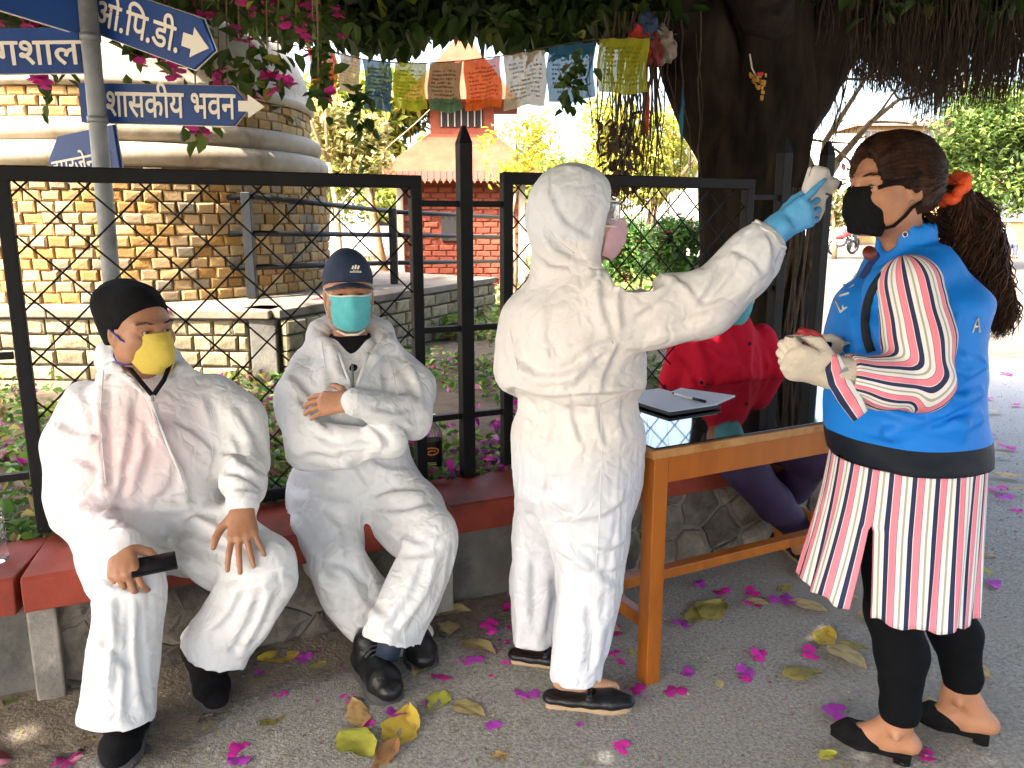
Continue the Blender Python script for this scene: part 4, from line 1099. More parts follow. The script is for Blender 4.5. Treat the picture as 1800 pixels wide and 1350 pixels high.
        def ip(v):
            d = np.gradient(v, z); i = np.clip(np.searchsorted(z, zz) - 1, 0, len(z) - 2); h = z[i + 1] - z[i]; t = np.clip((zz - z[i]) / h, 0, 1)
            return ((2 * t ** 3 - 3 * t ** 2 + 1) * v[i] + (t ** 3 - 2 * t ** 2 + t) * h * d[i] + (-2 * t ** 3 + 3 * t ** 2) * v[i + 1] + (t ** 3 - t ** 2) * h * d[i + 1]).astype(f32)[None, None, :]
        X = P[0] - ip(cx); Y = P[1] - ip(cy); a = ip(A); b = ip(Bd)
        u = X * f32(rt[0]) + Y * f32(rt[1]); v = X * f32(fwd[0]) + Y * f32(fwd[1])
        g = (np.abs(u / a) ** p + np.abs(v / b) ** p) ** f32(1 / p)
        d = (g - 1) * np.minimum(a, b) * .9
        if fold:
            amp, fr, seed = fold; rr = np.random.default_rng(seed); th = np.arctan2(v, u) / f32(2 * np.pi); f = 0
            for j in range(4):
                mm = int(rr.integers(1, 4)) * (1 if rr.random() < .5 else -1)
                w = tri(P[2] * f32(fr * rr.uniform(.6, 1.4)) + mm * th + f32(rr.random()) + .25 * np.sin(2 * np.pi * 2 * th + P[2] * f32(9)))
                f = f + (w ** 1.6 - .4) * (.5 + .5 * np.sin(2 * np.pi * (th * 2 + rr.random()) + P[2] * f32(6)))
            d = d - f32(amp) * f
        dz = np.maximum(P[2] - f32(z[-1]), f32(z[0]) - P[2])
        s.put(sl, np.maximum(d, dz), k); return s
    def cut(s, c, n, lo=None, hi=None, k=.0):
        """remove what lies on the +n side of the plane inside the window"""
        sl, P = s.win(lo if lo is not None else [a[0] - 1 for a in s.ax], hi if hi is not None else [a[-1] + 1 for a in s.ax])
        if sl is None: return s
        n = unit(n); d = sum((P[i] - f32(c[i])) * f32(n[i]) for i in range(3)); s.put(sl, -d, k, 's'); return s
    def crumple(s, amp, scale, seed, thick=.05):
        rr = np.random.default_rng(seed); idx = np.nonzero(np.abs(s.D) < thick)
        p = np.stack([s.ax[i][idx[i]] for i in range(3)], 1).astype(f32)
        w = p.copy()
        for j in range(3):
            kv = rr.normal(size=3) * scale * .45; w[:, j] += (.30 / scale) * np.sin(p @ kv.astype(f32) + f32(rr.random() * 6))
        f = 0
        for j in range(5):
            kv = unit(rr.normal(size=3)) * scale * (1.0, .7, 1.5, 2.2, 1.1)[j]; f = f + (1, 1, .6, .4, .8)[j] * (np.abs(np.sin(w @ kv.astype(f32) + f32(rr.random() * 6))) - .6)
        s.D[idx] -= (f32(amp) * f).astype(f32); return s
    def val(s, p):
        i = [int(np.clip(np.searchsorted(s.ax[j], p[j]), 0, len(s.ax[j]) - 1)) for j in range(3)]
        return s.D[i[0], i[1], i[2]]
    def vsample(s, P):
        ix = []; fr = []
        for q in range(3):
            i = np.clip(np.searchsorted(s.ax[q], P[:, q]) - 1, 0, len(s.ax[q]) - 2); ix.append(i); fr.append(np.clip((P[:, q] - s.ax[q][i]) / (s.ax[q][i + 1] - s.ax[q][i]), 0, 1))
        r = 0
        for i in (0, 1):
            for j in (0, 1):
                for k in (0, 1): r = r + s.D[ix[0] + i, ix[1] + j, ix[2] + k] * (fr[0] if i else 1 - fr[0]) * (fr[1] if j else 1 - fr[1]) * (fr[2] if k else 1 - fr[2])
        return r
    def vsnap(s, P, off=.001, h=.005):
        P = P.copy()
        for _ in range(8):
            G = np.stack([s.vsample(P + e) - s.vsample(P - e) for e in np.eye(3) * h], 1); G /= np.linalg.norm(G, axis=1)[:, None] + 1e-9
            P -= G * np.clip(s.vsample(P) - off, -.03, .03)[:, None] * .8
        return P
    def grad(s, p, h=.006):
        return unit([float(s.val(V3(p) + e)) - float(s.val(V3(p) - e)) for e in np.eye(3) * h])
    def snap(s, p, off=.003):
        p = V3(p)
        for _ in range(6): p = p - s.grad(p) * (float(s.val(p)) - off) * .8
        return p
    def hit(s, px, py, Y0=1.2, Y1=4.2):
        """where the line of sight through px, py first meets the surface"""
        y = Y0
        while y < Y1:
            p = at(px, py, y); v = s.val(p)
            if v < 0: return V3(p)
            y += max(.003, min(.04, float(v) * .6)) if v < .4 else .03
        return None
    def ridge(s, pts, r=.008, k=.014, sink=.4, op='u', Y0=1.2, Y1=4.2):
        """a fold (or with op='s' a crease) laid on the surface along pixels of the photograph"""
        q = [s.hit(px, py, Y0, Y1) for px, py in pts]; q = [p for p in q if p is not None]
        if len(q) < 2: return s
        v = unit(V3(0, 0, CAM_H) - q[0]); n = len(q)
        off = -sink * r if op == 'u' else sink * r * .5
        for i in range(n - 1):
            ra = r * (.35 + .65 * math.sin(math.pi * (i + .25) / n)); rb = r * (.35 + .65 * math.sin(math.pi * (i + 1.0) / n))
            s.cone(q[i] + v * off, q[i + 1] + v * off, ra, rb, k, op=op)
        return s
    def mesh(s):
        D = s.D; ins = D < 0
        c = [slice(0, -1), slice(1, None)]; cnt = np.zeros([n - 1 for n in D.shape], np.uint8)
        for i in (0, 1):
            for j in (0, 1):
                for k in (0, 1): cnt += ins[c[i], c[j], c[k]]
        act = (cnt > 0) & (cnt < 8); I = np.nonzero(act); n = len(I[0])
        vid = np.full(act.shape, -1, np.int32); vid[I] = np.arange(n, dtype=np.int32)
        val = {(i, j, k): D[I[0] + i, I[1] + j, I[2] + k] for i in (0, 1) for j in (0, 1) for k in (0, 1)}
        acc = np.zeros((n, 3), f32); num = np.zeros(n, f32)
        for axis in range(3):
            for u in (0, 1):
                for v in (0, 1):
                    a = [0, 0, 0]; o = [q for q in range(3) if q != axis]; a[o[0]], a[o[1]] = u, v; b = list(a); b[axis] = 1
                    va, vb = val[tuple(a)], val[tuple(b)]; m = (va < 0) != (vb < 0)
                    t = np.where(m, va / np.where(m, va - vb, 1), 0)
                    for q in range(3): acc[:, q] += np.where(m, a[q] + (t if q == axis else 0), 0)
                    num += m
        acc /= num[:, None]
        V = np.empty((n, 3), f32)
        for q in range(3):
            x0 = s.ax[q][I[q]]; V[:, q] = x0 + (s.ax[q][I[q] + 1] - x0) * acc[:, q]
        F = []
        for axis in range(3):
            o = [q for q in range(3) if q != axis]
            a = [slice(1, -1)] * 3; b = [slice(1, -1)] * 3; a[axis] = slice(0, -1); b[axis] = slice(1, None)
            ia, ib = ins[tuple(a)], ins[tuple(b)]; E = np.nonzero(ia != ib); flip = ia[E]
            g = [E[0] + (1 if axis != 0 else 0), E[1] + (1 if axis != 1 else 0), E[2] + (1 if axis != 2 else 0)]
            def cell(du, dv):
                h = list(g); h[o[0]] = h[o[0]] + du; h[o[1]] = h[o[1]] + dv; return vid[h[0], h[1], h[2]]
            q = np.stack([cell(-1, -1), cell(0, -1), cell(0, 0), cell(-1, 0)], 1)
            if axis == 1: flip = ~flip
            q[~flip] = q[~flip][:, ::-1]
            F.append(q)
        F = np.concatenate(F); F = F[(F >= 0).all(1)]
        return V, F
    def build(s, name, m, parent=None, attrs=None, mi=None, keep_big=True, **kw):
        V, F = s.mesh()
        if keep_big and len(F):                                   # drop stray crumbs, keep the one continuous skin
            lab = np.arange(len(V))
            while True:
                mn = lab[F].min(1); new = lab.copy()
                for q in range(4): np.minimum.at(new, F[:, q], mn)
                new = new[new]
                if (new == lab).all(): break
                lab = new
            ids, cn = np.unique(lab, return_counts=True); keep = lab == ids[cn.argmax()]
            re = np.cumsum(keep) - 1; F = re[F[keep[F].all(1)]]; V = V[keep]
        me = npmesh(name, V, F, m, True, attrs={k: ('POINT', f(V)) for k, f in (attrs or {}).items()}, mi=mi(V[F].mean(1)) if mi else None)
        return link(name, me, parent, **kw)

class Head:
    """face frame : x to the person's own right-hand side, y forward, z up"""
    def __init__(s, c, f, up=(0, 0, 1), sc=1.0):
        s.c = V3(c); s.f = unit(f); s.x = unit(np.cross(s.f, up)); s.u = np.cross(s.x, s.f); s.sc = sc; s.ax = (s.x, s.f, s.u)
    def p(s, x, y, z): return s.c + s.sc * (s.x * x + s.f * y + s.u * z)
    def add(s, S, jaw=1.0, ears=True, nose=1.0, lids=True):
        q = s.sc; E = lambda c, r, k=.02, op='u': S.ell(s.p(*c), [a * q for a in r], s.ax, k * q, op)
        Cn = lambda a, b, ra, rb, k=.015, op='u': S.cone(s.p(*a), s.p(*b), ra * q, rb * q, k * q, op=op)
        E((0, -.018, .038), (.074, .095, .082)); E((0, .022, .0), (.068, .068, .075), .03); E((0, .028, -.05), (.058 * jaw, .062, .066), .03)
        E((0, .066, -.098), (.026, .02, .018), .03)
        for x in (-1, 1):
            E((.042 * x, .058, -.026), (.026, .024, .022), .025)
            E((.052 * x, .02, -.07), (.018, .035, .03), .03)
            E((.034 * x, .102, -.001), (.022, .022, .0135), .016, 's')
            Cn((.012 * x, .088, .021), (.052 * x, .071, .020), .0085, .007, .016)
        Cn((0, .086, .012), (0, .109 * (.96 + .04 * nose), -.034), .0075, .0125, .016)
        for x in (-1, 1): E((.011 * x, .099, -.038), (.0095, .010, .008), .01)
        Cn((-.020, .086, -.064), (.020, .086, -.064), .006, .006, .01); Cn((-.016, .085, -.074), (.016, .085, -.074), .0075, .0075, .01)
        if lids:
            for x in (-1, 1):
                E((.032 * x, .0735, .0), (.0165, .0155, .0145), .006)
                E((.032 * x, .0905, -.0005), (.0145, .014, .0052), .003, 's')
        if ears:
            for x in (-1, 1):
                E((.074 * x, -.012, -.008), (.011, .021, .033), .008); E((.083 * x, -.006, -.004), (.007, .011, .018), .005, 's')
    def eyes(s, parent, look=(0, 0), brow=(.018, .014, .012)):
        for x in (-1, 1):
            c = Vector(s.p(.032 * x, .0715, 0)); d = Vector(unit(s.f + s.x * look[0] + s.u * look[1])); r = .0128 * s.sc
            Mx = d.to_track_quat('Z', 'Y').to_matrix().to_4x4(); Mx.translation = c
            prof = []; mb = MB(); cols = []
            for k in range(15):
                a = math.pi * k / 14; prof.append((r * math.sin(a), -r * math.cos(a) + (.0008 if k > 12 else 0)))
            mb.lathe(prof, (0, 0, 0), 20); mi = [(2 if k >= 13 else 1 if k >= 11 else 0) for k in range(14) for _ in range(20)]; mb.mi = mi
            me = mb.mesh('eye', [M['eyewhite'], M['iris'], M['pupil']], True); link('eye', me, parent, M=Mx)
            # eyebrow : short hairs lying along the brow ridge
            mb = MB(); rr = random.Random(3)
            for i in range(46):
                t = rr.random(); a = V3(s.p((.013 + .042 * t) * x, .0965 - .021 * t * t, .0225 + .007 * math.sin(t * 2.6) + rr.uniform(-.003, .003)))
                b = a + s.sc * (s.x * x * .009 + s.u * (.004 - .006 * t) - s.f * .002)
                mb.tube([a, (a + b) / 2 + s.f * .0008, b], [.0007, .0008, .0003], 3)
            mb.build('eyebrow', M['browhair'], parent, False, kind='stuff')
            mb = MB()
            mb.tube([s.p(.032 * x + .0145 * math.cos(a), .0862 - .0055 * math.cos(a) ** 2, .0052 * math.sin(a) + .0004) for a in np.linspace(.1, 3.04, 9)], .0009 * s.sc, 4).build('lashes', M['browhair'], parent)

def hand(S, wrist, d, n, thumb_side, sc=1.0, curl=((.3, .4, .3),) * 4, spread=(.12, .03, -.05, -.14), thumb=((.55, .8, -.25), (.8, .5, -.25), (.9, .3, -.2)), fat=1.0, k=.006, wr=.026):
    """five separate fingers; curl = bend at each knuckle per finger, index first. d forward, n out of the back of the hand"""
    w = V3(wrist); d = unit(d); n = unit(V3(n) - d * (V3(n) @ d)); t = np.cross(d, n); t = t if t @ V3(thumb_side) > 0 else -t
    o = sc; tips = []
    S.cone(w - d * .03 * o, w + d * .012 * o, wr * o, wr * o, .01, flat=(n, .75))
    S.cone(w + d * .01 * o, w + d * .07 * o, .031 * o * fat, .037 * o * fat, .012, flat=(n, .42))
    lens = ((.041, .025, .021), (.045, .028, .022), (.041, .026, .021), (.033, .020, .018)); rads = (.0092, .0095, .009, .008)
    for i in range(4):
        kx = (.029, .0095, -.0105, -.029)[i]; ky = (.088, .092, .088, .080)[i]
        p = w + d * ky * o + t * kx * o - n * (.0, -.002, 0, .004)[i] * o
        S.cone(w + d * .02 * o + t * kx * .6 * o, p, .0125 * o * fat, .0112 * o * fat, .010)
        S.cone(p + n * .002 * o, p + n * .002 * o, .0108 * o * fat, .0108 * o * fat, .006)
        th = 0.0; a = p
        for j in range(3):
            th += curl[i][j]; dr = unit(d * math.cos(th) - n * math.sin(th) + t * spread[i] * math.cos(th))
            b = a + dr * lens[i][j] * o; r0 = rads[i] * (1, .93, .86)[j] * o * fat; r1 = rads[i] * (.95, .88, .74)[j] * o * fat
            S.cone(a, b, r0, r1, .003 if j == 0 else .002); a = b
        tips.append(a)
    a = w + d * .022 * o + t * .024 * o - n * .006 * o
    for j in range(3):
        dr = unit(d * thumb[j][0] + t * thumb[j][1] + n * thumb[j][2]); L = (.042, .032, .026)[j] * o
        b = a + dr * L; S.cone(a, b, (.0155, .0118, .0105)[j] * o * fat, (.012, .0108, .0082)[j] * o * fat, .008 if j == 0 else .003); a = b
    tips.append(a); return tips

M['skin'] = mat('skin_brown', (.32, .145, .075), (.38, .185, .10), scale=22, rough=.5, bump=.12, bscale=160, spec=.4)
M['skin2'] = mat('skin_warm', (.36, .165, .085), (.42, .205, .115), scale=22, rough=.5, bump=.12, bscale=160, spec=.4)
M['skin3'] = mat('skin_light', (.44, .23, .135), (.50, .28, .17), scale=18, rough=.48, bump=.08, bscale=160, spec=.4)
for _k in ('skin', 'skin2', 'skin3'):
    _b = M[_k].node_tree.nodes['Principled BSDF']; _b.inputs['Subsurface Weight'].default_value = .12; _b.inputs['Subsurface Radius'].default_value = (.012, .005, .003)
M['eyewhite'] = mat('eye_white', (.62, .56, .50), rough=.2, spec=.6)
M['iris'] = mat('eye_iris', (.025, .012, .007), rough=.12, spec=.7)
M['pupil'] = mat('eye_pupil', (.004, .004, .004), rough=.05, spec=.8)
M['browhair'] = mat('brow_hair', (.012, .009, .008), rough=.5)
def cover_mat(name, attr=False, base=(.74, .74, .74)):
    """thin non-woven coverall cloth : fine crinkle, lets the clothes beneath tint it"""
    m = mat(name, base, tuple(q * .95 for q in base), scale=14, rough=.62, spec=.35, transl=.12, sheen=.1)
    n = m.node_tree.nodes; L = m.node_tree.links; bs = n['Principled BSDF']; tc = n['Texture Coordinate']
    h = None
    v = n.new('ShaderNodeTexVoronoi'); v.feature = 'DISTANCE_TO_EDGE'; v.inputs['Scale'].default_value = 13
    nz = n.new('ShaderNodeTexNoise'); nz.inputs['Scale'].default_value = 7; nz.inputs['Detail'].default_value = 3
    va = n.new('ShaderNodeVectorMath'); va.operation = 'MULTIPLY_ADD'; va.inputs[1].default_value = (.22, .22, .22)
    L.new(tc.outputs['Object'], nz.inputs['Vector']); L.new(nz.outputs['Color'], va.inputs[0]); L.new(tc.outputs['Object'], va.inputs[2]); L.new(va.outputs[0], v.inputs['Vector'])
    mr = n.new('ShaderNodeMapRange'); mr.inputs['From Max'].default_value = .22; mr.interpolation_type = 'SMOOTHSTEP'; L.new(v.outputs['Distance'], mr.inputs['Value'])
    n2 = n.new('ShaderNodeTexNoise'); n2.inputs['Scale'].default_value = 26; n2.inputs['Detail'].default_value = 6; L.new(tc.outputs['Object'], n2.inputs['Vector'])
    ad = n.new('ShaderNodeMath'); ad.operation = 'MULTIPLY_ADD'; ad.inputs[1].default_value = .55; L.new(n2.outputs['Fac'], ad.inputs[0]); L.new(mr.outputs[0], ad.inputs[2])
    b = n.new('ShaderNodeBump'); b.inputs['Strength'].default_value = .3; b.inputs['Distance'].default_value = .010; L.new(ad.outputs[0], b.inputs['Height']); L.new(b.outputs[0], bs.inputs['Normal'])
    if attr:
        a = n.new('ShaderNodeAttribute'); a.attribute_name = 'under'; mx = n.new('ShaderNodeMix'); mx.data_type = 'RGBA'; mx.inputs['B'].default_value = attr
        L.new(a.outputs['Fac'], mx.inputs['Factor']); src = bs.inputs['Base Color'].links[0].from_socket; L.new(src, mx.inputs['A'])
        L.new(mx.outputs['Result'], bs.inputs['Base Color'])
    return m
M['cover_a'] = cover_mat('coverall_pinkish', (.76, .555, .555, 1), (.78, .775, .77))
M['cover_b'] = cover_mat('coverall_white', None, (.78, .782, .782))
M['cover_c'] = cover_mat('coverall_sheer', (.77, .72, .665, 1), (.71, .73, .77))
M['blackcloth'] = mat('black_cloth', (.0045, .0045, .0052), (.0075, .0075, .008), scale=40, rough=.9, bump=.3, bscale=220, spec=.15)
M['blackleather'] = mat('black_leather', (.005, .0055, .0065), (.011, .0115, .013), scale=30, rough=.4, bump=.25, bscale=70, spec=.35)
M['navycanvas'] = mat('navy_canvas', (.012, .022, .045), (.018, .03, .058), scale=40, rough=.75, bump=.2, bscale=250)
M['solegrey'] = mat('sole_grey', (.035, .036, .038), (.06, .06, .062), scale=30, rough=.8)
M['soletan'] = mat('sole_tan', (.38, .27, .16), rough=.8)

def shoe(parent, heel, toe, width, style='sneaker', ankle=None, z0=.0):
    """heel, toe : ground points; ankle : where the leg enters"""
    heel, toe = V3(heel), V3(toe); d = toe - heel; L = np.linalg.norm(d); d = d / L; u = unit(np.cross(np.cross(d, [0, 0, 1]), d)); r = unit(np.cross(d, u)); w = width / 2
    P = lambda a, b, c: heel + d * a * L + r * b * w + u * c
    prof = {'sneaker': [(0, .62), (.06, .78), (.25, .82), (.45, .82), (.66, 1.0), (.82, .95), (.93, .72), (1.0, .35)],
            'boot': [(0, .66), (.06, .82), (.25, .86), (.45, .86), (.66, 1.0), (.84, .95), (.95, .74), (1.0, .42)],
            'loafer': [(0, .6), (.05, .76), (.25, .8), (.45, .8), (.66, .98), (.82, .9), (.93, .66), (1.0, .3)],
            'mule': [(0, .55), (.05, .72), (.25, .78), (.45, .78), (.62, .95), (.8, .68), (.93, .3), (1.0, .06)]}[style]
    outl = [P(a, b, 0) for a, b in prof] + [P(a, -b, 0) for a, b in reversed(prof)]
    th = {'sneaker': .03, 'boot': .028, 'loafer': .014, 'mule': .012}[style]
    S = SDF(np.min(outl, 0) - .05, np.max(outl, 0) + np.array([.05, .05, .2]), .0042)
    hs = {'sneaker': (.05, .062, .072, .058, .05), 'boot': (.06, .075, .085, .062, .055), 'loafer': (.030, .030, .034, .040, .034), 'mule': (.02, .03, .05, .055, .04)}[style]
    st = {'sneaker': (0.08, .3, .52, .75, .93), 'boot': (0.09, .3, .5, .75, .92), 'loafer': (.08, .3, .55, .76, .93), 'mule': (.45, .5, .62, .78, .97)}[style]
    wd = [np.interp(a, [q[0] for q in prof], [q[1] for q in prof]) * w * .98 for a in st]
    for i in range(4):
        ha, hb = hs[i], hs[i + 1]
        S.cone(P(st[i], 0, th + ha * .28), P(st[i + 1], 0, th + hb * .28), max(wd[i], .008), max(wd[i + 1], .008), .012, flat=(u, ha / (2 * max(wd[i], .01)) * 1.3))
    if style in ('sneaker', 'boot') and ankle is not None:
        S.chain([P(.2, 0, .05), P(.22, 0, .09), P(.22, 0, .115 if style == 'boot' else .095)], [w * .78, w * .75, w * .78], .02)
    if style == 'loafer':
        S.ell(P(.28, 0, .065), [.085, w * .72, .048], (d, r, u), .006, 's'); S.cone(P(.50, -.6, th + .034), P(.50, .6, th + .034), .007, .007, .006)
    if style == 'mule': S.ell(P(.30, 0, .075), [.085, w * .7, .05], (d, r, u), .004, 's')
    S.cut(P(.5, 0, th * .4), -u)
    up = S.build('shoe_upper' if style != 'mule' else 'shoe_upper', M['blackleather'] if style in ('boot', 'loafer') else M['blackcloth'], parent)
    mb = MB(); n = len(outl)
    if style in ('mule',):
        hl = MB(); hl.prism([P(a, b, -.002) for a, b in ((.0, .5), (.06, .66), (.2, .62), (.2, -.62), (.06, -.66), (.0, -.5))], -u * .02); hl.build('heel', M['blackcloth'], up, False, .002)
    k = [[P(a, b * sc, z) for a, b in prof] + [P(a, -b * sc, z) for a, b in reversed(prof)] for sc, z in ((1.0, 0.0), (1.05, th * .3), (1.05, th * .8), (.97, th * 1.1))]
    n = len(k[0]); vs = [p for q in k for p in q]; fs = [(a * n + i, a * n + (i + 1) % n, (a + 1) * n + (i + 1) % n, (a + 1) * n + i) for a in range(3) for i in range(n)]
    fs += [tuple(range(n))[::-1], tuple(3 * n + i for i in range(n))]
    mb.add(vs, fs).build('sole', M['soletan'] if style == 'loafer' else M['blackcloth'] if style == 'mule' else M['solegrey'], up, True)
    if style in ('sneaker', 'boot'):
        for i in range(5):
            a = .40 + i * .055; z = th + .078 - i * .0075 + (.012 if style == 'boot' else 0)
            mb = MB(); mb.tube([P(a, -.55, z - .012), P(a + .01, -.2, z + .004), P(a + .01, .2, z + .004), P(a, .55, z - .012)], .0034, 5).build('lace', M['solegrey'], up, True)
    return up
def surgical(HD, parent, m):
    """pleated surgical mask lofted round the lower face"""
    na, nt = 28, 26; V = []
    for j in range(nt + 1):
        t = j / nt; pl = 0 if t < .12 or t > .9 else .0032 * (((t - .12) * 3.9) % 1.0)
        for i in range(na + 1):
            a = -1.18 + 2.36 * i / na; bu = .015 * math.sin(math.pi * min(1, t * 1.05)) * math.cos(a) + .020 * math.exp(-(a / .34) ** 2) * (1 - t) ** .6 + pl * math.cos(a * .8)
            V.append(HD.p((.0735 - .010 * t * t) * math.sin(a), .030 + (.084 - .012 * t * t + bu) * math.cos(a), -.002 - .116 * t + .006 * (1 - t) * math.exp(-(a / .3) ** 2) + .02 * t * abs(math.sin(a)) ** 2))
    k = np.arange((na + 1) * (nt + 1)).reshape(nt + 1, na + 1)
    mk = link('face_mask', npmesh('face_mask', np.array(V), np.stack([k[:-1, :-1], k[:-1, 1:], k[1:, 1:], k[1:, :-1]], -1).reshape(-1, 4), m), parent)
    so = mk.modifiers.new('thick', 'SOLIDIFY'); so.thickness = .002; return mk
def strap(parent, pts, r, m, name='strap'):
    return MB().tube(pts, r, 6).build(name, m, parent, True)

def drape(o, S0, inset=.02, frames=11, pins=(), grow=.028, hems=(), gravity=.7, bend=.4, col_h=2, quality=3, mass=.25, strokes=(), seed=1):
    """let the coverall cloth settle over the body inside it : a short cloth run, then frozen"""
    me = o.data
    bm = bmesh.new(); bm.from_mesh(me)
    kill = []
    for (c, n, r) in hems:
        c = Vector(c); n = Vector(n).normalized()
        for f in bm.faces:
            q = f.calc_center_median() - c
            if q.length < r and f.normal.dot(n) > .55 and q.dot(n) > -.02: kill.append(f)
    if kill:
        bmesh.ops.delete(bm, geom=list(set(kill)), context='FACES')
        loose = [v for v in bm.verts if not v.link_faces]; bmesh.ops.delete(bm, geom=loose, context='VERTS')
    bm.to_mesh(me); bm.free(); me.update()
    S0.D = S0.D + f32(inset); Df, Af = S0.D, list(S0.ax)
    if col_h > 1:
        S0.D = np.ascontiguousarray(S0.D[::col_h, ::col_h, ::col_h]); S0.ax = [a[::col_h] for a in S0.ax]
    Vc, Fc = S0.mesh(); cm = npmesh('drape_body', Vc, Fc, M['skin']); co = link('drape_body', cm)
    co.modifiers.new('col', 'COLLISION'); co.collision.thickness_outer = .004; co.collision.cloth_friction = 12
    cc = bpy.data.collections.new('drape_tmp'); cc.objects.link(co)
    vg = o.vertex_groups.new(name='pin'); n = len(me.vertices); co_ = np.empty(n * 3, f32); me.vertices.foreach_get('co', co_); P = co_.reshape(-1, 3)
    w = np.zeros(n)
    for c, r in pins: w = np.maximum(w, np.clip(1.6 * (1 - np.linalg.norm(P - V3(c), axis=1) / r), 0, 1))
    for i in np.nonzero(w > 0)[0]: vg.add([int(i)], float(w[i]), 'REPLACE')
    m = o.modifiers.new('cloth', 'CLOTH'); cs = m.settings
    cs.quality = quality; cs.mass = mass; cs.vertex_group_mass = 'pin'; cs.tension_stiffness = 60; cs.compression_stiffness = 40; cs.shear_stiffness = 16; cs.bending_stiffness = bend
    cs.tension_damping = 6; cs.compression_damping = 6; cs.shear_damping = 6; cs.bending_damping = .6; cs.air_damping = 3
    cs.shrink_min = -grow; cs.shrink_max = -grow; cs.effector_weights.gravity = gravity
    m.collision_settings.collection = cc; m.collision_settings.collision_quality = 1; m.collision_settings.distance_min = .004; m.collision_settings.use_self_collision = False
    m.point_cache.frame_start = 1; m.point_cache.frame_end = frames + 1
    import time; _t = time.time()
    for fr in range(1, frames + 1): SC.frame_set(fr)
    print('DRAPE', o.name, n, len(Vc), round(time.time() - _t, 1))
    dg = bpy.context.evaluated_depsgraph_get(); em = o.evaluated_get(dg).to_mesh(); em.vertices.foreach_get('co', co_); o.evaluated_get(dg).to_mesh_clear()
    def sample(P):
        ix = []; fr = []
        for q in range(3):
            i = np.clip(np.searchsorted(Af[q], P[:, q]) - 1, 0, len(Af[q]) - 2); ix.append(i); fr.append(np.clip((P[:, q] - Af[q][i]) / (Af[q][i + 1] - Af[q][i]), 0, 1))
        r = 0
        for i in (0, 1):
            for j in (0, 1):
                for k in (0, 1): r = r + Df[ix[0] + i, ix[1] + j, ix[2] + k] * (fr[0] if i else 1 - fr[0]) * (fr[1] if j else 1 - fr[1]) * (fr[2] if k else 1 - fr[2])
        return r
    P = co_.reshape(-1, 3).astype(float)
    for it in range(4):                                            # nothing may sink into the body
        dv = sample(P); bad = np.nonzero(dv < .001)[0]
        if not len(bad): break
        h = .006; G = np.stack([sample(P[bad] + e) - sample(P[bad] - e) for e in np.eye(3) * h], 1); G /= np.linalg.norm(G, axis=1)[:, None] + 1e-9
        P[bad] += G * np.minimum(.002 - dv[bad], .05)[:, None]
    co_ = P.astype(f32).ravel()
    o.modifiers.remove(m); o.vertex_groups.clear(); me.vertices.foreach_set('co', co_); me.update()
    SC.frame_set(1)
    bpy.data.objects.remove(co); bpy.data.meshes.remove(cm); bpy.data.collections.remove(cc)
    sm = o.modifiers.new('soft', 'SMOOTH'); sm.factor = .5; sm.iterations = 4
    sb = o.modifiers.new('sub', 'SUBSURF'); sb.levels = 1; sb.render_levels = 1
    folds(o, strokes, seed)
    so = o.modifiers.new('cloth_thickness', 'SOLIDIFY'); so.thickness = .002; so.offset = -1

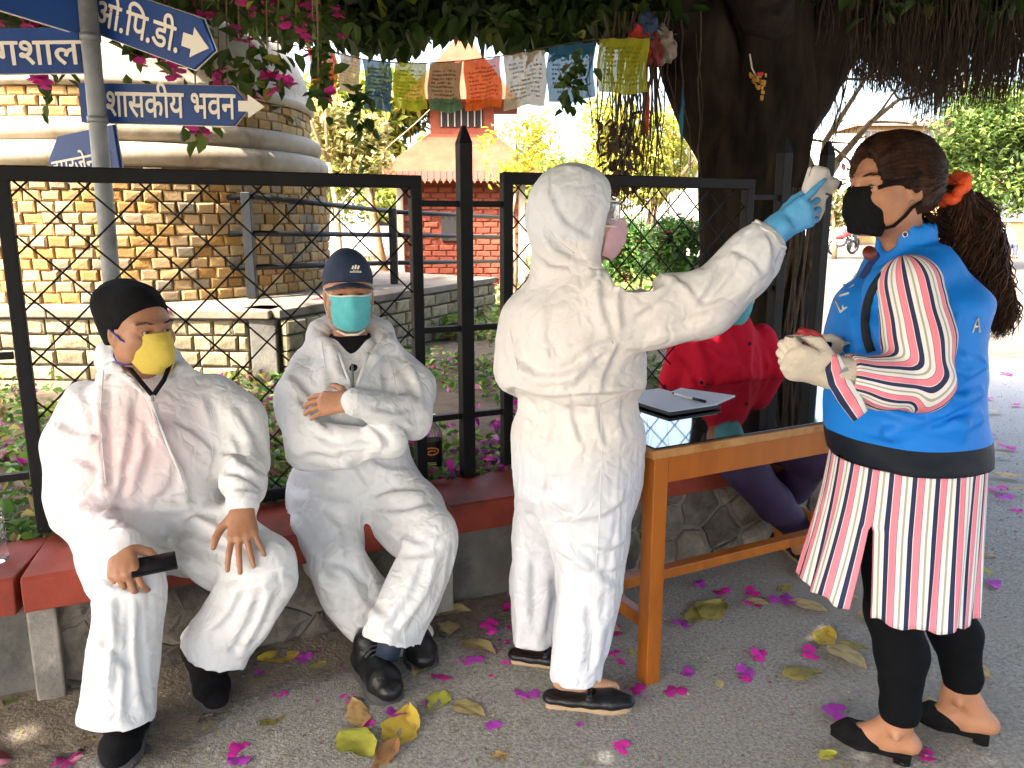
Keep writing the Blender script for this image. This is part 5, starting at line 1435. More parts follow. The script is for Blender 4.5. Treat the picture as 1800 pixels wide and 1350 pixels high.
def folds(o, strokes, seed):
    """tug and crush creases pressed into the settled cloth, each along its own line"""
    dg = bpy.context.evaluated_depsgraph_get(); me = bpy.data.meshes.new_from_object(o.evaluated_get(dg)); o.modifiers.clear(); old = o.data; o.data = me; bpy.data.meshes.remove(old); me.name = o.name
    n = len(me.vertices); P = np.empty(n * 3, f32); N = np.empty(n * 3, f32); me.vertices.foreach_get('co', P); me.vertices.foreach_get('normal', N); P = P.reshape(-1, 3).astype(float); N = N.reshape(-1, 3)
    z = P[:, 2] - CAM_H; yd = P[:, 1] * math.cos(CAM_PITCH) - z * math.sin(CAM_PITCH); zd = P[:, 1] * math.sin(CAM_PITCH) + z * math.cos(CAM_PITCH)
    sx, sy = 900 + FPX * P[:, 0] / yd, 675 - FPX * zd / yd
    v = np.array([0, 0, CAM_H]) - P; v /= np.linalg.norm(v, axis=1)[:, None]; face = np.clip((N * v).sum(1) * 2.2, 0, 1)
    off = np.zeros(n)
    for pts, w, h in strokes:
        pts = np.asarray(pts, float); best = np.full(n, 1e9); sd = np.zeros(n); tt = np.zeros(n); m = len(pts) - 1
        q = []                                                     # smooth the line
        for i in range(m):
            a, b, c, d = pts[max(i - 1, 0)], pts[i], pts[i + 1], pts[min(i + 2, m)]
            for f in np.linspace(0, 1, 5)[:-1]: q.append(.5 * (2 * b + (c - a) * f + (2 * a - 5 * b + 4 * c - d) * f * f + (3 * b - a - 3 * c + d) * f ** 3))
        q = np.array(q + [pts[-1]])
        sel = np.nonzero((sx > q[:, 0].min() - 4 * w) & (sx < q[:, 0].max() + 4 * w) & (sy > q[:, 1].min() - 4 * w) & (sy < q[:, 1].max() + 4 * w) & (face > 0))[0]
        X, Yp = sx[sel], sy[sel]; best = np.full(len(sel), 1e9); sd = np.zeros(len(sel)); tt = np.zeros(len(sel))
        for i in range(len(q) - 1):
            d = q[i + 1] - q[i]; L = d @ d + 1e-9; hh = np.clip(((X - q[i, 0]) * d[0] + (Yp - q[i, 1]) * d[1]) / L, 0, 1)
            ex, ey = X - q[i, 0] - hh * d[0], Yp - q[i, 1] - hh * d[1]; dist = np.hypot(ex, ey); k = dist < best
            best[k] = dist[k]; sd[k] = np.sign(ex * d[1] - ey * d[0])[k]; tt[k] = ((i + hh) / (len(q) - 1))[k]
        e = best * sd / w; taper = np.clip(np.sin(np.pi * np.clip(tt, .02, .98)) * 1.5, 0, 1)
        prof = np.exp(-np.where(e > 0, (e / .55) ** 2, (e / 1.25) ** 2)) - .75 * np.exp(-((e - 1.25) / .7) ** 2)
        off[sel] += 1.05 * h * prof * taper * face[sel]
    rr = np.random.default_rng(seed); w = P.copy()                 # general crushed texture of the thin cloth
    for j in range(3): w[:, j] += .018 * np.sin(P @ (rr.normal(size=3) * 14) + rr.random() * 6)
    f = 0
    for j in range(7):
        kv = unit(rr.normal(size=3)) * (22, 30, 38, 47, 55, 26, 34)[j]; g = np.abs(np.sin(w @ kv + rr.random() * 6)); amp = .5 + .5 * np.sin(P @ (rr.normal(size=3) * 9) + rr.random() * 6)
        f = f + (1 - g) ** 2.2 * amp * (1, 1, .7, .5, .4, 1, .8)[j]
    off += .0016 * (f - .9)
    P += N * off[:, None]; me.vertices.foreach_set('co', P.astype(f32).ravel()); me.update()
    me.polygons.foreach_set('use_smooth', np.ones(len(me.polygons), bool))
from mathutils.bvhtree import BVHTree
def surf(o, pts, lift=.002):
    """points of a finished mesh seen along pixels of the photograph"""
    me = o.data; t = BVHTree.FromPolygons([v.co for v in me.vertices], [tuple(p.vertices) for p in me.polygons]); r = []
    C0 = Vector((0, 0, CAM_H))
    for px, py in pts:
        d = (at(px, py, 2.0) - C0).normalized(); h = t.ray_cast(C0, d)
        if h[0] is not None: r.append(h[0] - d * lift)
    return r
# =================================================================== seated man with the yellow mask
FA = [([(180, 655), (176, 740), (182, 830), (192, 885)], 12, .011), ([(222, 690), (222, 760), (205, 850), (198, 890)], 11, .008), ([(262, 712), (285, 770), (318, 830), (332, 890)], 10, .009), ([(350, 690), (372, 760), (366, 830)], 12, .010), ([(296, 742), (345, 772), (372, 806)], 10, .007), ([(245, 735), (250, 800), (225, 880)], 12, .006), ([(300, 800), (290, 850), (250, 885)], 11, .006),
      ([(90, 745), (135, 770), (176, 770)], 11, .008), ([(84, 830), (130, 815), (176, 838)], 11, .009), ([(104, 905), (150, 880), (186, 850)], 10, .009), ([(128, 935), (170, 915), (205, 890)], 9, .007), ([(150, 960), (190, 935), (222, 930)], 8, .006), ([(130, 680), (150, 730), (165, 790)], 12, .007), ([(400, 710), (432, 760), (452, 810)], 11, .009), ([(378, 800), (420, 812), (460, 846)], 10, .008), ([(388, 838), (425, 845), (462, 870)], 9, .007), ([(395, 760), (412, 790), (418, 830)], 10, .006),
      ([(190, 912), (240, 890), (310, 892), (350, 885)], 12, .009), ([(330, 905), (390, 938), (430, 985)], 11, .010), ([(275, 955), (340, 950), (425, 990)], 12, .010), ([(280, 965), (320, 985), (360, 1010)], 9, .008), ([(262, 950), (230, 985), (190, 1000)], 10, .008), ([(300, 925), (370, 915), (440, 940)], 11, .007),
      ([(190, 1040), (198, 1120), (186, 1240)], 13, .010), ([(238, 1050), (234, 1140), (246, 1250)], 12, .010), ([(166, 1030), (174, 1110), (165, 1200)], 11, .008), ([(215, 1060), (214, 1160), (212, 1262)], 10, .007), ([(150, 1010), (200, 1035), (268, 1048)], 10, .007), ([(155, 1120), (190, 1150), (225, 1190)], 11, .006),
      ([(450, 1030), (428, 1090), (392, 1150)], 12, .010), ([(478, 1030), (455, 1090), (420, 1150)], 11, .009), ([(425, 1025), (395, 1080), (350, 1120)], 11, .009), ([(385, 1030), (440, 1030), (490, 1010)], 10, .008), ([(360, 1110), (390, 1130), (410, 1160)], 8, .005)]
def person_a():
    hip = at(262, 905, 2.36)
    t = thing('person', 'seated person in white coverall, black beanie and yellow mask holding a phone', 'person', (hip.x, hip.y, ST))
    HD = Head(at(246, 577, 2.27), (.83, -.55, -.05), sc=.98)
    face = unit((.35, -.94, 0))
    pel = at(262, 915, 2.36); wa = at(265, 830, 2.35); ch = at(262, 715, 2.34); sh = at(258, 650, 2.35); nk = at(255, 625, 2.34)
    shR, shL = at(132, 690, 2.36), at(392, 680, 2.40)
    elR, elL = at(128, 868, 2.24), at(428, 790, 2.34); wrR, wrL = at(212, 955, 1.98), at(428, 893, 2.12)
    hpR, hpL = at(205, 930, 2.34), at(325, 925, 2.36); knR, knL = at(222, 1030, 1.98), at(462, 990, 2.09); anR, anL = at(205, 1256, 1.90), at(374, 1138, 2.13)
    lo, hi = V3(-1.65, 1.68, -.0), V3(-.45, 2.72, 1.36)
    # ---- body : one skin from head to fingers
    S = SDF(lo, hi, .012, [(HD.c - .14, HD.c + .14, .0034), (V3(wrR) - [.06, .14, .12], V3(wrR) + [.12, .05, .05], .0042), (V3(wrL) - [.07, .12, .13], V3(wrL) + [.11, .06, .05], .0042)])
    HD.add(S, jaw=1.12)
    S.chain([HD.p(0, -.02, -.05), V3(nk) - [0, 0, .03], ch, wa, pel], [.056, .056, .10, .13, .13], .05)
    for a, b, c in ((shR, elR, wrR), (shL, elL, wrL)): S.chain([V3(a) * .7 + V3(ch) * .3 - [0, 0, .03], b, c], [.045, .04, .027], .03)
    for a, b, c in ((hpR, knR, anR), (hpL, knL, anL)): S.chain([a, b, c], [.075, .055, .04], .03)
    hand(S, wrR, (.32, -.62, -.70), (-.05, -.72, .70), (1, 0, 0), 1.0, ((.55, .75, .4), (.6, .7, .4), (.6, .7, .4), (.65, .7, .4)), thumb=((.35, .85, -.5), (.75, .5, -.35), (.9, .25, -.3)))
    hand(S, V3(wrL) + [0, -.012, .006], (.20, -.68, -.66), (.05, -.72, .7), (-1, 0, 0), 1.0, ((.12, .25, .2), (.1, .25, .2), (.12, .25, .2), (.15, .3, .2)), spread=(.22, .04, -.14, -.36), thumb=((.55, .8, -.1), (.85, .5, -.1), (.95, .25, -.15)))
    SB_ = S; S.build('body', M['skin'], t)
    HD.eyes(t, look=(-.35, .02))
    # ---- coverall
    S = SDF(lo - .02, hi - [0, 0, .08], .011)
    rt = unit(np.cross(face, [0, 0, 1]))                            # his own right
    C = lambda p, f=0.0: V3(p) + face * f
    S.stack([(C(pel), .20, .155), (C(at(262, 870, 2.34), .02), .215, .185), (C(wa, .03), .215, .20), (C(at(262, 770, 2.34), .02), .205, .18), (C(ch, .0), .195, .15), (C(at(258, 672, 2.35), -.005), .155, .12), (C(sh, -.01), .105, .098), (C(nk, -.015), .082, .08)], face, .04, p=2.2)
    S.chain([V3(shR) + [.03, 0, -.02], (V3(shR) + V3(elR)) / 2 + [-.012, 0, 0], elR, (V3(elR) + V3(wrR)) / 2, V3(wrR) + [.004, .01, .012]], [.078, .086, .084, .064, .042], .035)
    S.chain([V3(shL) + [-.03, 0, -.02], (V3(shL) + V3(elL)) / 2 + [.02, 0, .0], elL, (V3(elL) + V3(wrL)) / 2, V3(wrL) + [0, .006, .018]], [.078, .084, .078, .068, .046], .035)
    for w, el in ((wrR, elR), (wrL, elL)):                         # gathered cuffs
        d = unit(V3(w) - V3(el)); p = V3(w) - d * .012
        S.cone(p - d * .012, p + d * .004, .036, .034, .014); S.cone(p - d * .004, p - d * .002, .043, .043, .008)
    S.chain([hpR, (V3(hpR) + V3(knR)) / 2 + [-.01, 0, .01], V3(knR) + [0, .02, -.005]], [.12, .112, .100], .05)
    S.chain([V3(knR) + [.0, .02, -.01], (V3(knR) + V3(anR)) / 2, V3(anR) + [0, 0, .03], V3(anR) + [.0, 0, -.012]], [.098, .09, .090, .092], .02)
    S.chain([hpL, (V3(hpL) + V3(knL)) / 2 + [0, 0, .01], V3(knL) + [0, .015, -.005]], [.12, .108, .096], .05)
    S.chain([V3(knL) + [0, .015, -.01], (V3(knL) + V3(anL)) / 2 + [0, .01, 0], V3(anL) + [0, 0, .03], V3(anL) + [.0, 0, -.02]], [.094, .085, .086, .09], .02)
    hems = []
    for an, kn in ((anR, knR), (anL, knL)):                        # straight open hems
        n = unit(unit(V3(an) - V3(kn)) + [0, 0, -.6]); S.cut(V3(an) + [0, 0, .012], n, V3(an) - [.14, .14, .13], V3(an) + [.14, .14, .06]); hems.append((V3(an) + [0, 0, .012], n, .14))
    S.chain([at(188, 640, 2.33), at(192, 618, 2.40), at(235, 600, 2.46), at(300, 625, 2.44), at(335, 650, 2.36)], [.036, .048, .055, .042, .022], .03)
    S.chain([at(170, 650, 2.29), at(200, 640, 2.25), at(232, 668, 2.205), at(262, 700, 2.18)], [.016, .015, .013, .01], .02)
    S.chain([at(325, 640, 2.33), at(312, 640, 2.27), at(292, 668, 2.215), at(268, 700, 2.18)], [.02, .015, .013, .01], .02)
    S.cone(HD.p(0, -.01, -.02), at(266, 676, 2.20), .075, .016, .012, op='s')
    S0 = SDF(lo - .02, hi - [0, 0, .08], .011); S0.D = S.D.copy()
    for pts, r in (([(262, 712), (285, 770), (318, 830), (330, 886)], .012), ([(180, 660), (176, 740), (182, 830), (190, 880)], .010)): S.ridge(pts, r, .016)
    und = lambda V: np.clip(1.15 - 1.25 * np.sqrt(((V[:, 0] - ch.x) / .26) ** 2 + ((V[:, 2] - (ch.z - .07)) / .26) ** 2), 0, .85) * (V[:, 2] > .50)
    cv = S.build('coverall', M['cover_a'], t, attrs={'under': und})
    drape(cv, S0, .018, 12, [(wrR, .075), (wrL, .075), (nk, .15), (at(268, 700, 2.17), .06)], hems=hems, seed=3, strokes=FA)
    # red shirt, jacket edge and zip in the neck opening
    S = SDF(V3(nk) - .16, V3(nk) + .14, .006)
    S.stack([(C(at(262, 760, 2.35), .0), .14, .125), (C(at(260, 690, 2.345), .0), .12, .112), (C(sh, 0), .085, .082), (C(at(256, 640, 2.34), 0), .066, .068)], face, .02)
    S.cut(at(262, 662, 2.22), (.0, -.55, .85)); S.build('undershirt', mat('pink_shirt', (.62, .03, .10), (.68, .045, .13), scale=50, rough=.8, bump=.2, bscale=200), t)
    for pts in ([(222, 640), (245, 668), (267, 694)], [(300, 638), (288, 668), (270, 694)]):
        strap(t, [at(pts[0][0], pts[0][1], 2.225), at(pts[1][0], pts[1][1], 2.185), at(pts[2][0], pts[2][1], 2.165)], .007, M['blackcloth'], 'zip_edge')
    MB().box(at(268, 700, 2.155), (.008, .006, .018)).build('zip_pull', M['pole'], t, False, .002)
    # beanie
    S = SDF(HD.c - .15, HD.c + .17, .0045)
    q = HD.sc; S.ell(HD.p(0, -.022, .042), [.086 * q, .107 * q, .091 * q], HD.ax, .01); S.ell(HD.p(0, -.090, .075), [.058 * q, .058 * q, .055 * q], HD.ax, .05); S.ell(HD.p(0, -.07, -.02), [.072 * q, .06 * q, .06 * q], HD.ax, .03)
    S.cone(HD.p(0, -.05, -.03), HD.p(0, -.06, .03), .074 * q, .085 * q, .02)
    S.cut(HD.p(0, .058, .054), HD.u * -.72 + HD.f * .69)
    S.cut(HD.p(0, -.0, -.055), -HD.u)
    S.chain([HD.p(.05, -.10, .085), HD.p(0, -.13, .07), HD.p(-.05, -.10, .06)], [.014, .020, .014], .05); S.crumple(.0036, 26, 3); bn = S.build('beanie', M['blackcloth'], t)
    em = MB()                                                       # small pale emblem on the beanie
    c = S.hit(262, 500, 1.9, 2.6)
    if c is not None:
        r_ = unit(np.cross(HD.f, HD.u))
        e0 = V3(c); a_ = V3(at(1, 0, 2.2)) - V3(at(0, 0, 2.2)); ux = unit((.9, .35, -.12)); uz = unit(np.cross(ux, unit(V3(0, 0, CAM_H) - e0))) * -1
        pts = [e0 + ux * .016 * math.cos(a) + uz * .008 * math.sin(a) + unit(V3(0, 0, CAM_H) - e0) * .004 for a in np.linspace(.5, 5.6, 18)]
        em.tube(pts, .0011, 4); em.tube([e0 + ux * -.002 + uz * .006 + unit(V3(0, 0, CAM_H) - e0) * .004, e0 + ux * .004 - uz * .006 + unit(V3(0, 0, CAM_H) - e0) * .004], .0011, 4)
        for k in range(4): em.tube([e0 + ux * (.013 + k * .004) + uz * -.001 + unit(V3(0, 0, CAM_H) - e0) * .004, e0 + ux * (.015 + k * .004) + uz * -.006 + unit(V3(0, 0, CAM_H) - e0) * .004], .0009, 4)
        em.build('emblem', M['signwhite'], bn, kind='stuff')
    # yellow fold mask : two panels that meet in a ridge down the middle
    rg_ = np.array([(0, .106, .004), (0, .126, -.020), (0, .139, -.050), (0, .133, -.088), (0, .104, -.120)]); sd_ = np.array([(.046, .070, -.004), (.064, .050, -.026), (.069, .044, -.055), (.064, .050, -.086), (.044, .068, -.118)])
    nt, ns = 24, 24; V = []
    for j in range(nt + 1):
        u = 4 * j / nt; i = min(int(u), 3); f = u - i; ct = lambda K: K[i] * (1 - f) + K[i + 1] * f
        r0, s0 = ct(rg_), ct(sd_)
        for i2 in range(ns + 1):
            sx = -1 + 2 * i2 / ns; a = abs(sx); x, y, z = r0 * (1 - a) + s0 * a; bl_ = math.sin(math.pi * a ** .8) * .011 + (.0012 if i2 == ns // 2 else 0)
            V.append(HD.p((x + bl_ * .8) * (1 if sx > 0 else -1), y + bl_ * .9 + .0009 * math.sin(j * 2.1 + i2), z))
    k = np.arange((nt + 1) * (ns + 1)).reshape(nt + 1, ns + 1); F = np.stack([k[:-1, :-1], k[:-1, 1:], k[1:, 1:], k[1:, :-1]], -1).reshape(-1, 4)
    mk = link('face_mask', npmesh('face_mask', np.array(V), F, mat('yellow_mask', (.62, .46, .065), (.66, .51, .095), scale=30, rough=.8, bump=.15, bscale=120, transl=.1)), t)
    so = mk.modifiers.new('thick', 'SOLIDIFY'); so.thickness = .0025
    bl = mat('blue_elastic', (.03, .05, .25), rough=.7)
    for x in (-1, 1):
        for pts in ([(.066, .05, -.03), (.072, .03, -.022), (.075, .012, -.012), (.078, -.012, .002), (.076, -.04, .012)], [(.062, .052, -.090), (.064, .03, -.088), (.062, .0, -.084), (.058, -.03, -.078), (.04, -.06, -.07)]):
            q_ = [HD.p(x * a_, b_, c_) for a_, b_, c_ in pts]; strap(mk, [q_[0]] + [SB_.snap(p, .003) for p in q_[1:]], .0028, bl)
    shoe(t, V3(anR.x, anR.y + .10, 0.0) + [.0, .0, 0], V3(on(206, 1352)) + [.005, -.02, 0], .105, 'sneaker', True)
    h2 = on(347, 1172); shoe(t, V3(h2) + [-.01, .03, 0], V3(on(382, 1258)) + [.004, 0, 0], .108, 'sneaker', True)
    for an in (anR, anL): strap(t, [V3(an) + [0, 0, .06], V3(an) + [0, .02, -.08]], .045, M['blackcloth'], 'sock')
    q_ = surf(cv, [(266, 706), (280, 745), (298, 790), (318, 836), (330, 884)], .0012); strap(cv, q_, .0035, M['cover_b'], 'zip_placket')
    for ln in ([(182, 650), (177, 720), (180, 790), (186, 850)], [(352, 668), (372, 730), (374, 800)]): strap(cv, surf(cv, ln, .0), .0018, M['cover_b'], 'seam')
    return t
person_a()
def phone():
    c = V3(at(270, 992, 1.955)); d = unit((.80, .42, .02)); w = unit((.25, -.80, -.36)); w = unit(w - d * (w @ d)); n = unit(np.cross(d, w))
    t = thing('phone', 'dark smartphone held on the knee of the seated person with the beanie', 'phone', tuple(c))
    ax = (Vector(d), Vector(w), Vector(n))
    MB().box(c, (.112, .062, .009), ax).build('case', M['blackplastic'], t, False, .003)
    s = n if n[2] > 0 else -n
    MB().box(c + s * .005, (.104, .055, .0012), ax).build('screen', mat('phone_screen', (.015, .013, .016), rough=.05, spec=.7), t)
phone()
# =================================================================== seated man with crossed arms
FB = [([(512, 700), (545, 735), (575, 760)], 10, .009), ([(500, 660), (530, 690), (560, 730)], 11, .008), ([(568, 640), (572, 690), (566, 740)], 10, .008), ([(545, 770), (590, 790), (650, 778)], 10, .009), ([(640, 748), (668, 772), (672, 790)], 9, .010), ([(600, 800), (560, 790), (515, 800)], 10, .008), ([(640, 720), (690, 735), (745, 720)], 11, .008), ([(650, 745), (700, 752), (748, 742)], 10, .008), ([(690, 650), (712, 680), (722, 715)], 11, .009), ([(664, 640), (668, 690), (655, 715)], 10, .007), ([(720, 640), (735, 680), (744, 720)], 10, .007),
      ([(500, 820), (540, 835), (600, 850)], 12, .008), ([(590, 800), (620, 830), (650, 865)], 10, .009), ([(640, 810), (690, 830), (745, 830)], 11, .009), ([(505, 870), (560, 880), (630, 890)], 12, .009), ([(648, 885), (690, 870), (750, 868)], 11, .010), ([(650, 900), (700, 905), (765, 890)], 10, .009), ([(648, 915), (700, 945), (745, 965)], 10, .009), ([(560, 900), (590, 930), (600, 990)], 12, .009), ([(500, 900), (530, 940), (560, 985)], 11, .008),
      ([(570, 1000), (610, 1010), (650, 1050)], 11, .010), ([(600, 1000), (640, 1060), (685, 1100)], 11, .009), ([(560, 1005), (570, 1030), (600, 1040)], 9, .009), ([(770, 960), (745, 1040), (690, 1120)], 13, .010), ([(740, 970), (710, 1050), (660, 1110)], 12, .009), ([(790, 950), (775, 1030), (735, 1110)], 11, .008), ([(700, 985), (745, 985), (790, 965)], 10, .007)]
def person_b():
    hip = at(622, 850, 2.66)
    t = thing('person', 'seated person in white coverall with folded arms, navy cap and blue surgical mask', 'person', (hip.x, hip.y, ST))
    HD = Head(at(613, 513, 2.62), (.27, -.96, -.05), sc=.98)
    face = unit((.12, -.99, 0))
    pel, wa, ch, sh, nk = at(622, 852, 2.66), at(622, 775, 2.65), at(620, 670, 2.64), at(617, 612, 2.67), at(616, 592, 2.67)
    shR, shL = at(527, 628, 2.68), at(712, 630, 2.71)
    elR, elL = at(532, 768, 2.44), at(730, 726, 2.52); wrR, wrL = at(690, 778, 2.39), at(616, 706, 2.345)
    hpR, hpL = at(560, 868, 2.66), at(690, 866, 2.69); knR, knL = at(588, 985, 2.36), at(758, 940, 2.35); anR, anL = at(718, 1122, 2.42), at(690, 1112, 2.21)
    lo, hi = V3(-.98, 2.02, 0), V3(-.10, 2.98, 1.40)
    S = SDF(lo, hi, .012, [(HD.c - .14, HD.c + .14, .0034), (V3(wrL) - [.17, .06, .06], V3(wrL) + [.02, .06, .06], .0042)])
    HD.add(S)
    S.chain([HD.p(0, -.02, -.05), V3(nk) - [0, 0, .03], ch, wa, pel], [.052, .05, .09, .115, .12], .05)
    for a, b, c in ((shR, elR, wrR), (shL, elL, wrL)): S.chain([V3(a) * .7 + V3(ch) * .3 - [0, 0, .03], b, c], [.042, .038, .026], .03)
    for a, b, c in ((hpR, knR, anR), (hpL, knL, anL)): S.chain([a, b, c], [.07, .05, .038], .03)
    hand(S, wrL, (-.97, .18, -.10), (.05, -.75, .65), (.1, -.4, .9), .98, ((.25, .3, .2),) * 4)
    S.build('body', M['skin2'], t); HD.eyes(t, look=(0, .0))
    # coverall
    S = SDF(lo - .02, hi - [0, 0, .14], .011)
    C = lambda p, f=0.0: V3(p) + face * f
    S.stack([(C(pel), .235, .165), (C(at(622, 820, 2.66), .02), .225, .17), (C(wa, -.01), .200, .145), (C(at(622, 720, 2.65), -.02), .185, .135), (C(ch, 0), .185, .14), (C(at(618, 632, 2.66), 0), .15, .12), (C(sh, -.005), .105, .098), (C(nk, -.01), .082, .082)], face, .04, p=2.2)
    S.chain([V3(shR) + [.03, 0, -.02], (V3(shR) + V3(elR)) / 2 + [-.015, 0, 0], elR], [.076, .080, .072], .03); S.chain([elR, (V3(elR) + V3(wrR)) / 2 + [0, -.012, .0], wrR], [.070, .062, .05], .008)
    S.chain([V3(shL) + [-.03, 0, -.02], (V3(shL) + V3(elL)) / 2 + [.015, 0, 0], elL], [.076, .080, .070], .025); S.chain([elL, (V3(elL) + V3(wrL)) / 2 + [0, -.008, .0], V3(wrL) + [.012, 0, 0]], [.068, .058, .042], .006)
    d = unit(V3(wrL) - V3(elL)); p = V3(wrL) - d * .015
    S.cone(p - d * .012, p, .036, .034, .012); S.cone(p - d * .002, p, .043, .043, .008)
    S.chain([hpR, (V3(hpR) + V3(knR)) / 2 + [0, 0, .01], V3(knR) + [0, .02, 0]], [.12, .115, .102], .05)
    S.chain([V3(knR) + [0, .02, -.01], (V3(knR) + V3(anR)) / 2 + [-.01, .01, -.01], V3(anR) + [0, 0, .03], V3(anR)], [.10, .092, .078, .078], .02)
    S.chain([hpL, (V3(hpL) + V3(knL)) / 2 + [0, 0, .01], V3(knL) + [0, .02, 0]], [.12, .112, .095], .05)
    S.chain([V3(knL) + [0, .02, -.01], (V3(knL) + V3(anL)) / 2 + [0, .0, 0], V3(anL) + [0, 0, .03], V3(anL)], [.092, .088, .084, .086], .014)
    hems = []
    for an, kn in ((anR, knR), (anL, knL)):
        n = unit(unit(V3(an) - V3(kn)) + [0, 0, -.6]); S.cut(V3(an) + [0, 0, .02], n, V3(an) - [.14, .14, .13], V3(an) + [.14, .14, .06]); hems.append((V3(an) + [0, 0, .02], n, .14))
    S.chain([at(552, 600, 2.66), at(560, 578, 2.72), at(600, 562, 2.78), at(640, 566, 2.78), at(675, 580, 2.73), at(690, 604, 2.66)], [.036, .046, .052, .052, .044, .034], .03)
    S.chain([at(560, 596, 2.62), at(590, 620, 2.55), at(612, 668, 2.51), at(619, 690, 2.50)], [.024, .017, .012, .01], .02)
    S.chain([at(684, 596, 2.64), at(652, 622, 2.56), at(632, 668, 2.51), at(624, 690, 2.50)], [.024, .017, .012, .01], .02)
    S.cone(HD.p(0, -.01, -.03), at(621, 662, 2.515), .078, .018, .012, op='s')
    S0 = SDF(lo - .02, hi - [0, 0, .14], .011); S0.D = S.D.copy()
    cv = S.build('coverall', M['cover_b'], t)
    drape(cv, S0, .018, 12, [(wrR, .09), (wrL, .08), (nk, .15), (at(621, 690, 2.5), .07), ((V3(elR) + V3(wrR)) / 2, .06)], hems=hems, seed=5, strokes=FB)
    # dark top, collar and zip
    S = SDF(V3(nk) - .2, V3(nk) + .14, .006)
    S.stack([(C(at(622, 760, 2.65), .0), .145, .13), (C(at(620, 690, 2.645), .0), .13, .122), (C(at(618, 640, 2.655), .0), .11, .105), (C(sh, 0), .085, .082), (C(at(616, 588, 2.66), 0), .066, .066)], face, .02)
    S.crumple(.002, 30, 4); S.build('undershirt', M['blackcloth'], t)
    for px in ((596, 612, 618), (648, 632, 624)): strap(t, [at(px[0], 620, 2.545), at(px[1], 665, 2.495), at(px[2], 690, 2.485)], .006, M['cover_b'], 'zip_edge')
    strap(t, [at(619, 640, 2.525), at(620, 668, 2.495), at(621, 690, 2.48)], .004, M['pole'], 'zip')
    strap(t, [HD.p(.045, .03, -.125), HD.p(.02, .058, -.135), HD.p(-.02, .058, -.135), HD.p(-.045, .03, -.125)], .004, M['signwhite'], 'shirt_collar')
    # cap
    q = HD.sc
    S = SDF(HD.c - .2, HD.c + .22, .0045)
    S.ell(HD.p(0, -.018, .042), [.083 * q, .106 * q, .090 * q], HD.ax, .01); S.cone(HD.p(0, .02, .09), HD.p(0, -.03, .095), .045, .04, .04)
    S.cut(HD.p(0, -.02, .020), -HD.u + HD.f * .22)
    cap = S.build('cap', mat('navy_cap', (.010, .022, .055), (.014, .03, .07), scale=40, rough=.8, bump=.2, bscale=250), t)
    nx, ny = 20, 8; V = []
    for lay in (0, 1):
        for j in range(ny + 1):
            for i in range(nx + 1):
                a = -1.22 + 2.44 * i / nx; rr = j / ny
                V.append(HD.p(math.sin(a) * (.080 + .006 * rr), .0 - .018 + math.cos(a) * (.100 + .070 * rr * max(0.02, math.cos(a)) ** .55), .043 - .004 * rr - .030 * math.sin(a) ** 2 - .0035 * lay))
    k = np.arange(2 * (nx + 1) * (ny + 1)).reshape(2, ny + 1, nx + 1); F = []
    for lay in (0, 1): F.append(np.stack([k[lay, :-1, :-1], k[lay, :-1, 1:], k[lay, 1:, 1:], k[lay, 1:, :-1]], -1).reshape(-1, 4))
    F.append(np.stack([k[0, -1, :-1], k[0, -1, 1:], k[1, -1, 1:], k[1, -1, :-1]], -1))
    link('brim', npmesh('brim', np.array(V), np.concatenate(F), cap.data.materials[0]), cap)
    MB().lathe([(.004, .006), (.008, .002), (.009, -.004)], HD.p(0, -.012, .136), 12).build('button', cap.data.materials[0], cap, True)
    # emblem : three slanted bars over a short word, off centre on the front of the cap
    em = MB(); o = V3(HD.p(-.018, .0845, .082)); ux = unit(-HD.x + HD.f * .22); uz = unit(HD.u - HD.f * .48); nn = unit(np.cross(ux, uz)); nn = nn if nn @ HD.f > 0 else -nn
    o = o + nn * .007
    for i in range(3):
        x0 = -.012 + i * .0085; h = .006 + .0045 * (1, 2, 1)[i] if i != 1 else .013
        em.prism([o + ux * a + uz * b for a, b in ((x0, 0), (x0 + .006, 0), (x0 + .010, h), (x0 + .005, h + .002))], nn * .001)
    em.build('emblem', M['signwhite'], cap, kind='stuff')
    word('adidas', Vector(o - ux * .017 - uz * .0115), Vector(ux), Vector(uz), Vector(nn), .036, .0105, cap)
    hair = SDF(HD.c - .12, HD.c + .1, .005); hair.ell(HD.p(0, -.024, .02), [.078 * q, .097 * q, .085 * q], HD.ax, .01); hair.cut(HD.p(0, -.012, 0), HD.f * .9 + HD.u * .3); hair.cut(HD.p(0, 0, -.035), -HD.u); hair.build('hair', M['browhair'], t)
    # surgical mask
    mk = surgical(HD, t, mat('surgical_mask', (.10, .52, .56), (.14, .58, .62), scale=40, rough=.7, bump=.1, bscale=150, transl=.15))
    strap(mk, [HD.p(.0735 * math.sin(a), .0315 + (.084 + .020 * math.exp(-(a / .34) ** 2)) * math.cos(a), .0 + .006 * math.exp(-(a / .3) ** 2)) for a in np.linspace(-1.15, 1.15, 15)], .003, M['signwhite'], 'mask_edge')
    for x in (-1, 1):
        strap(mk, [HD.p(.066 * x, .045, -.008), HD.p(.078 * x, .015, .008), HD.p(.083 * x, -.015, .016)], .0016, M['signwhite'], 'ear_loop')
        strap(mk, [HD.p(.066 * x, .04, -.09), HD.p(.078 * x, .012, -.06), HD.p(.083 * x, -.012, -.03)], .0016, M['signwhite'], 'ear_loop')
    for ln in ([(566, 602), (572, 650), (566, 720)], [(668, 604), (690, 650), (700, 700)]): strap(cv, surf(cv, ln, .0), .0018, M['cover_b'], 'seam')
    h1 = on(637, 1172); shoe(t, V3(h1), V3(on(690, 1240)), .108, 'boot', True)
    h2 = on(722, 1128); shoe(t, V3(h2), V3(on(748, 1182)), .105, 'boot', True)
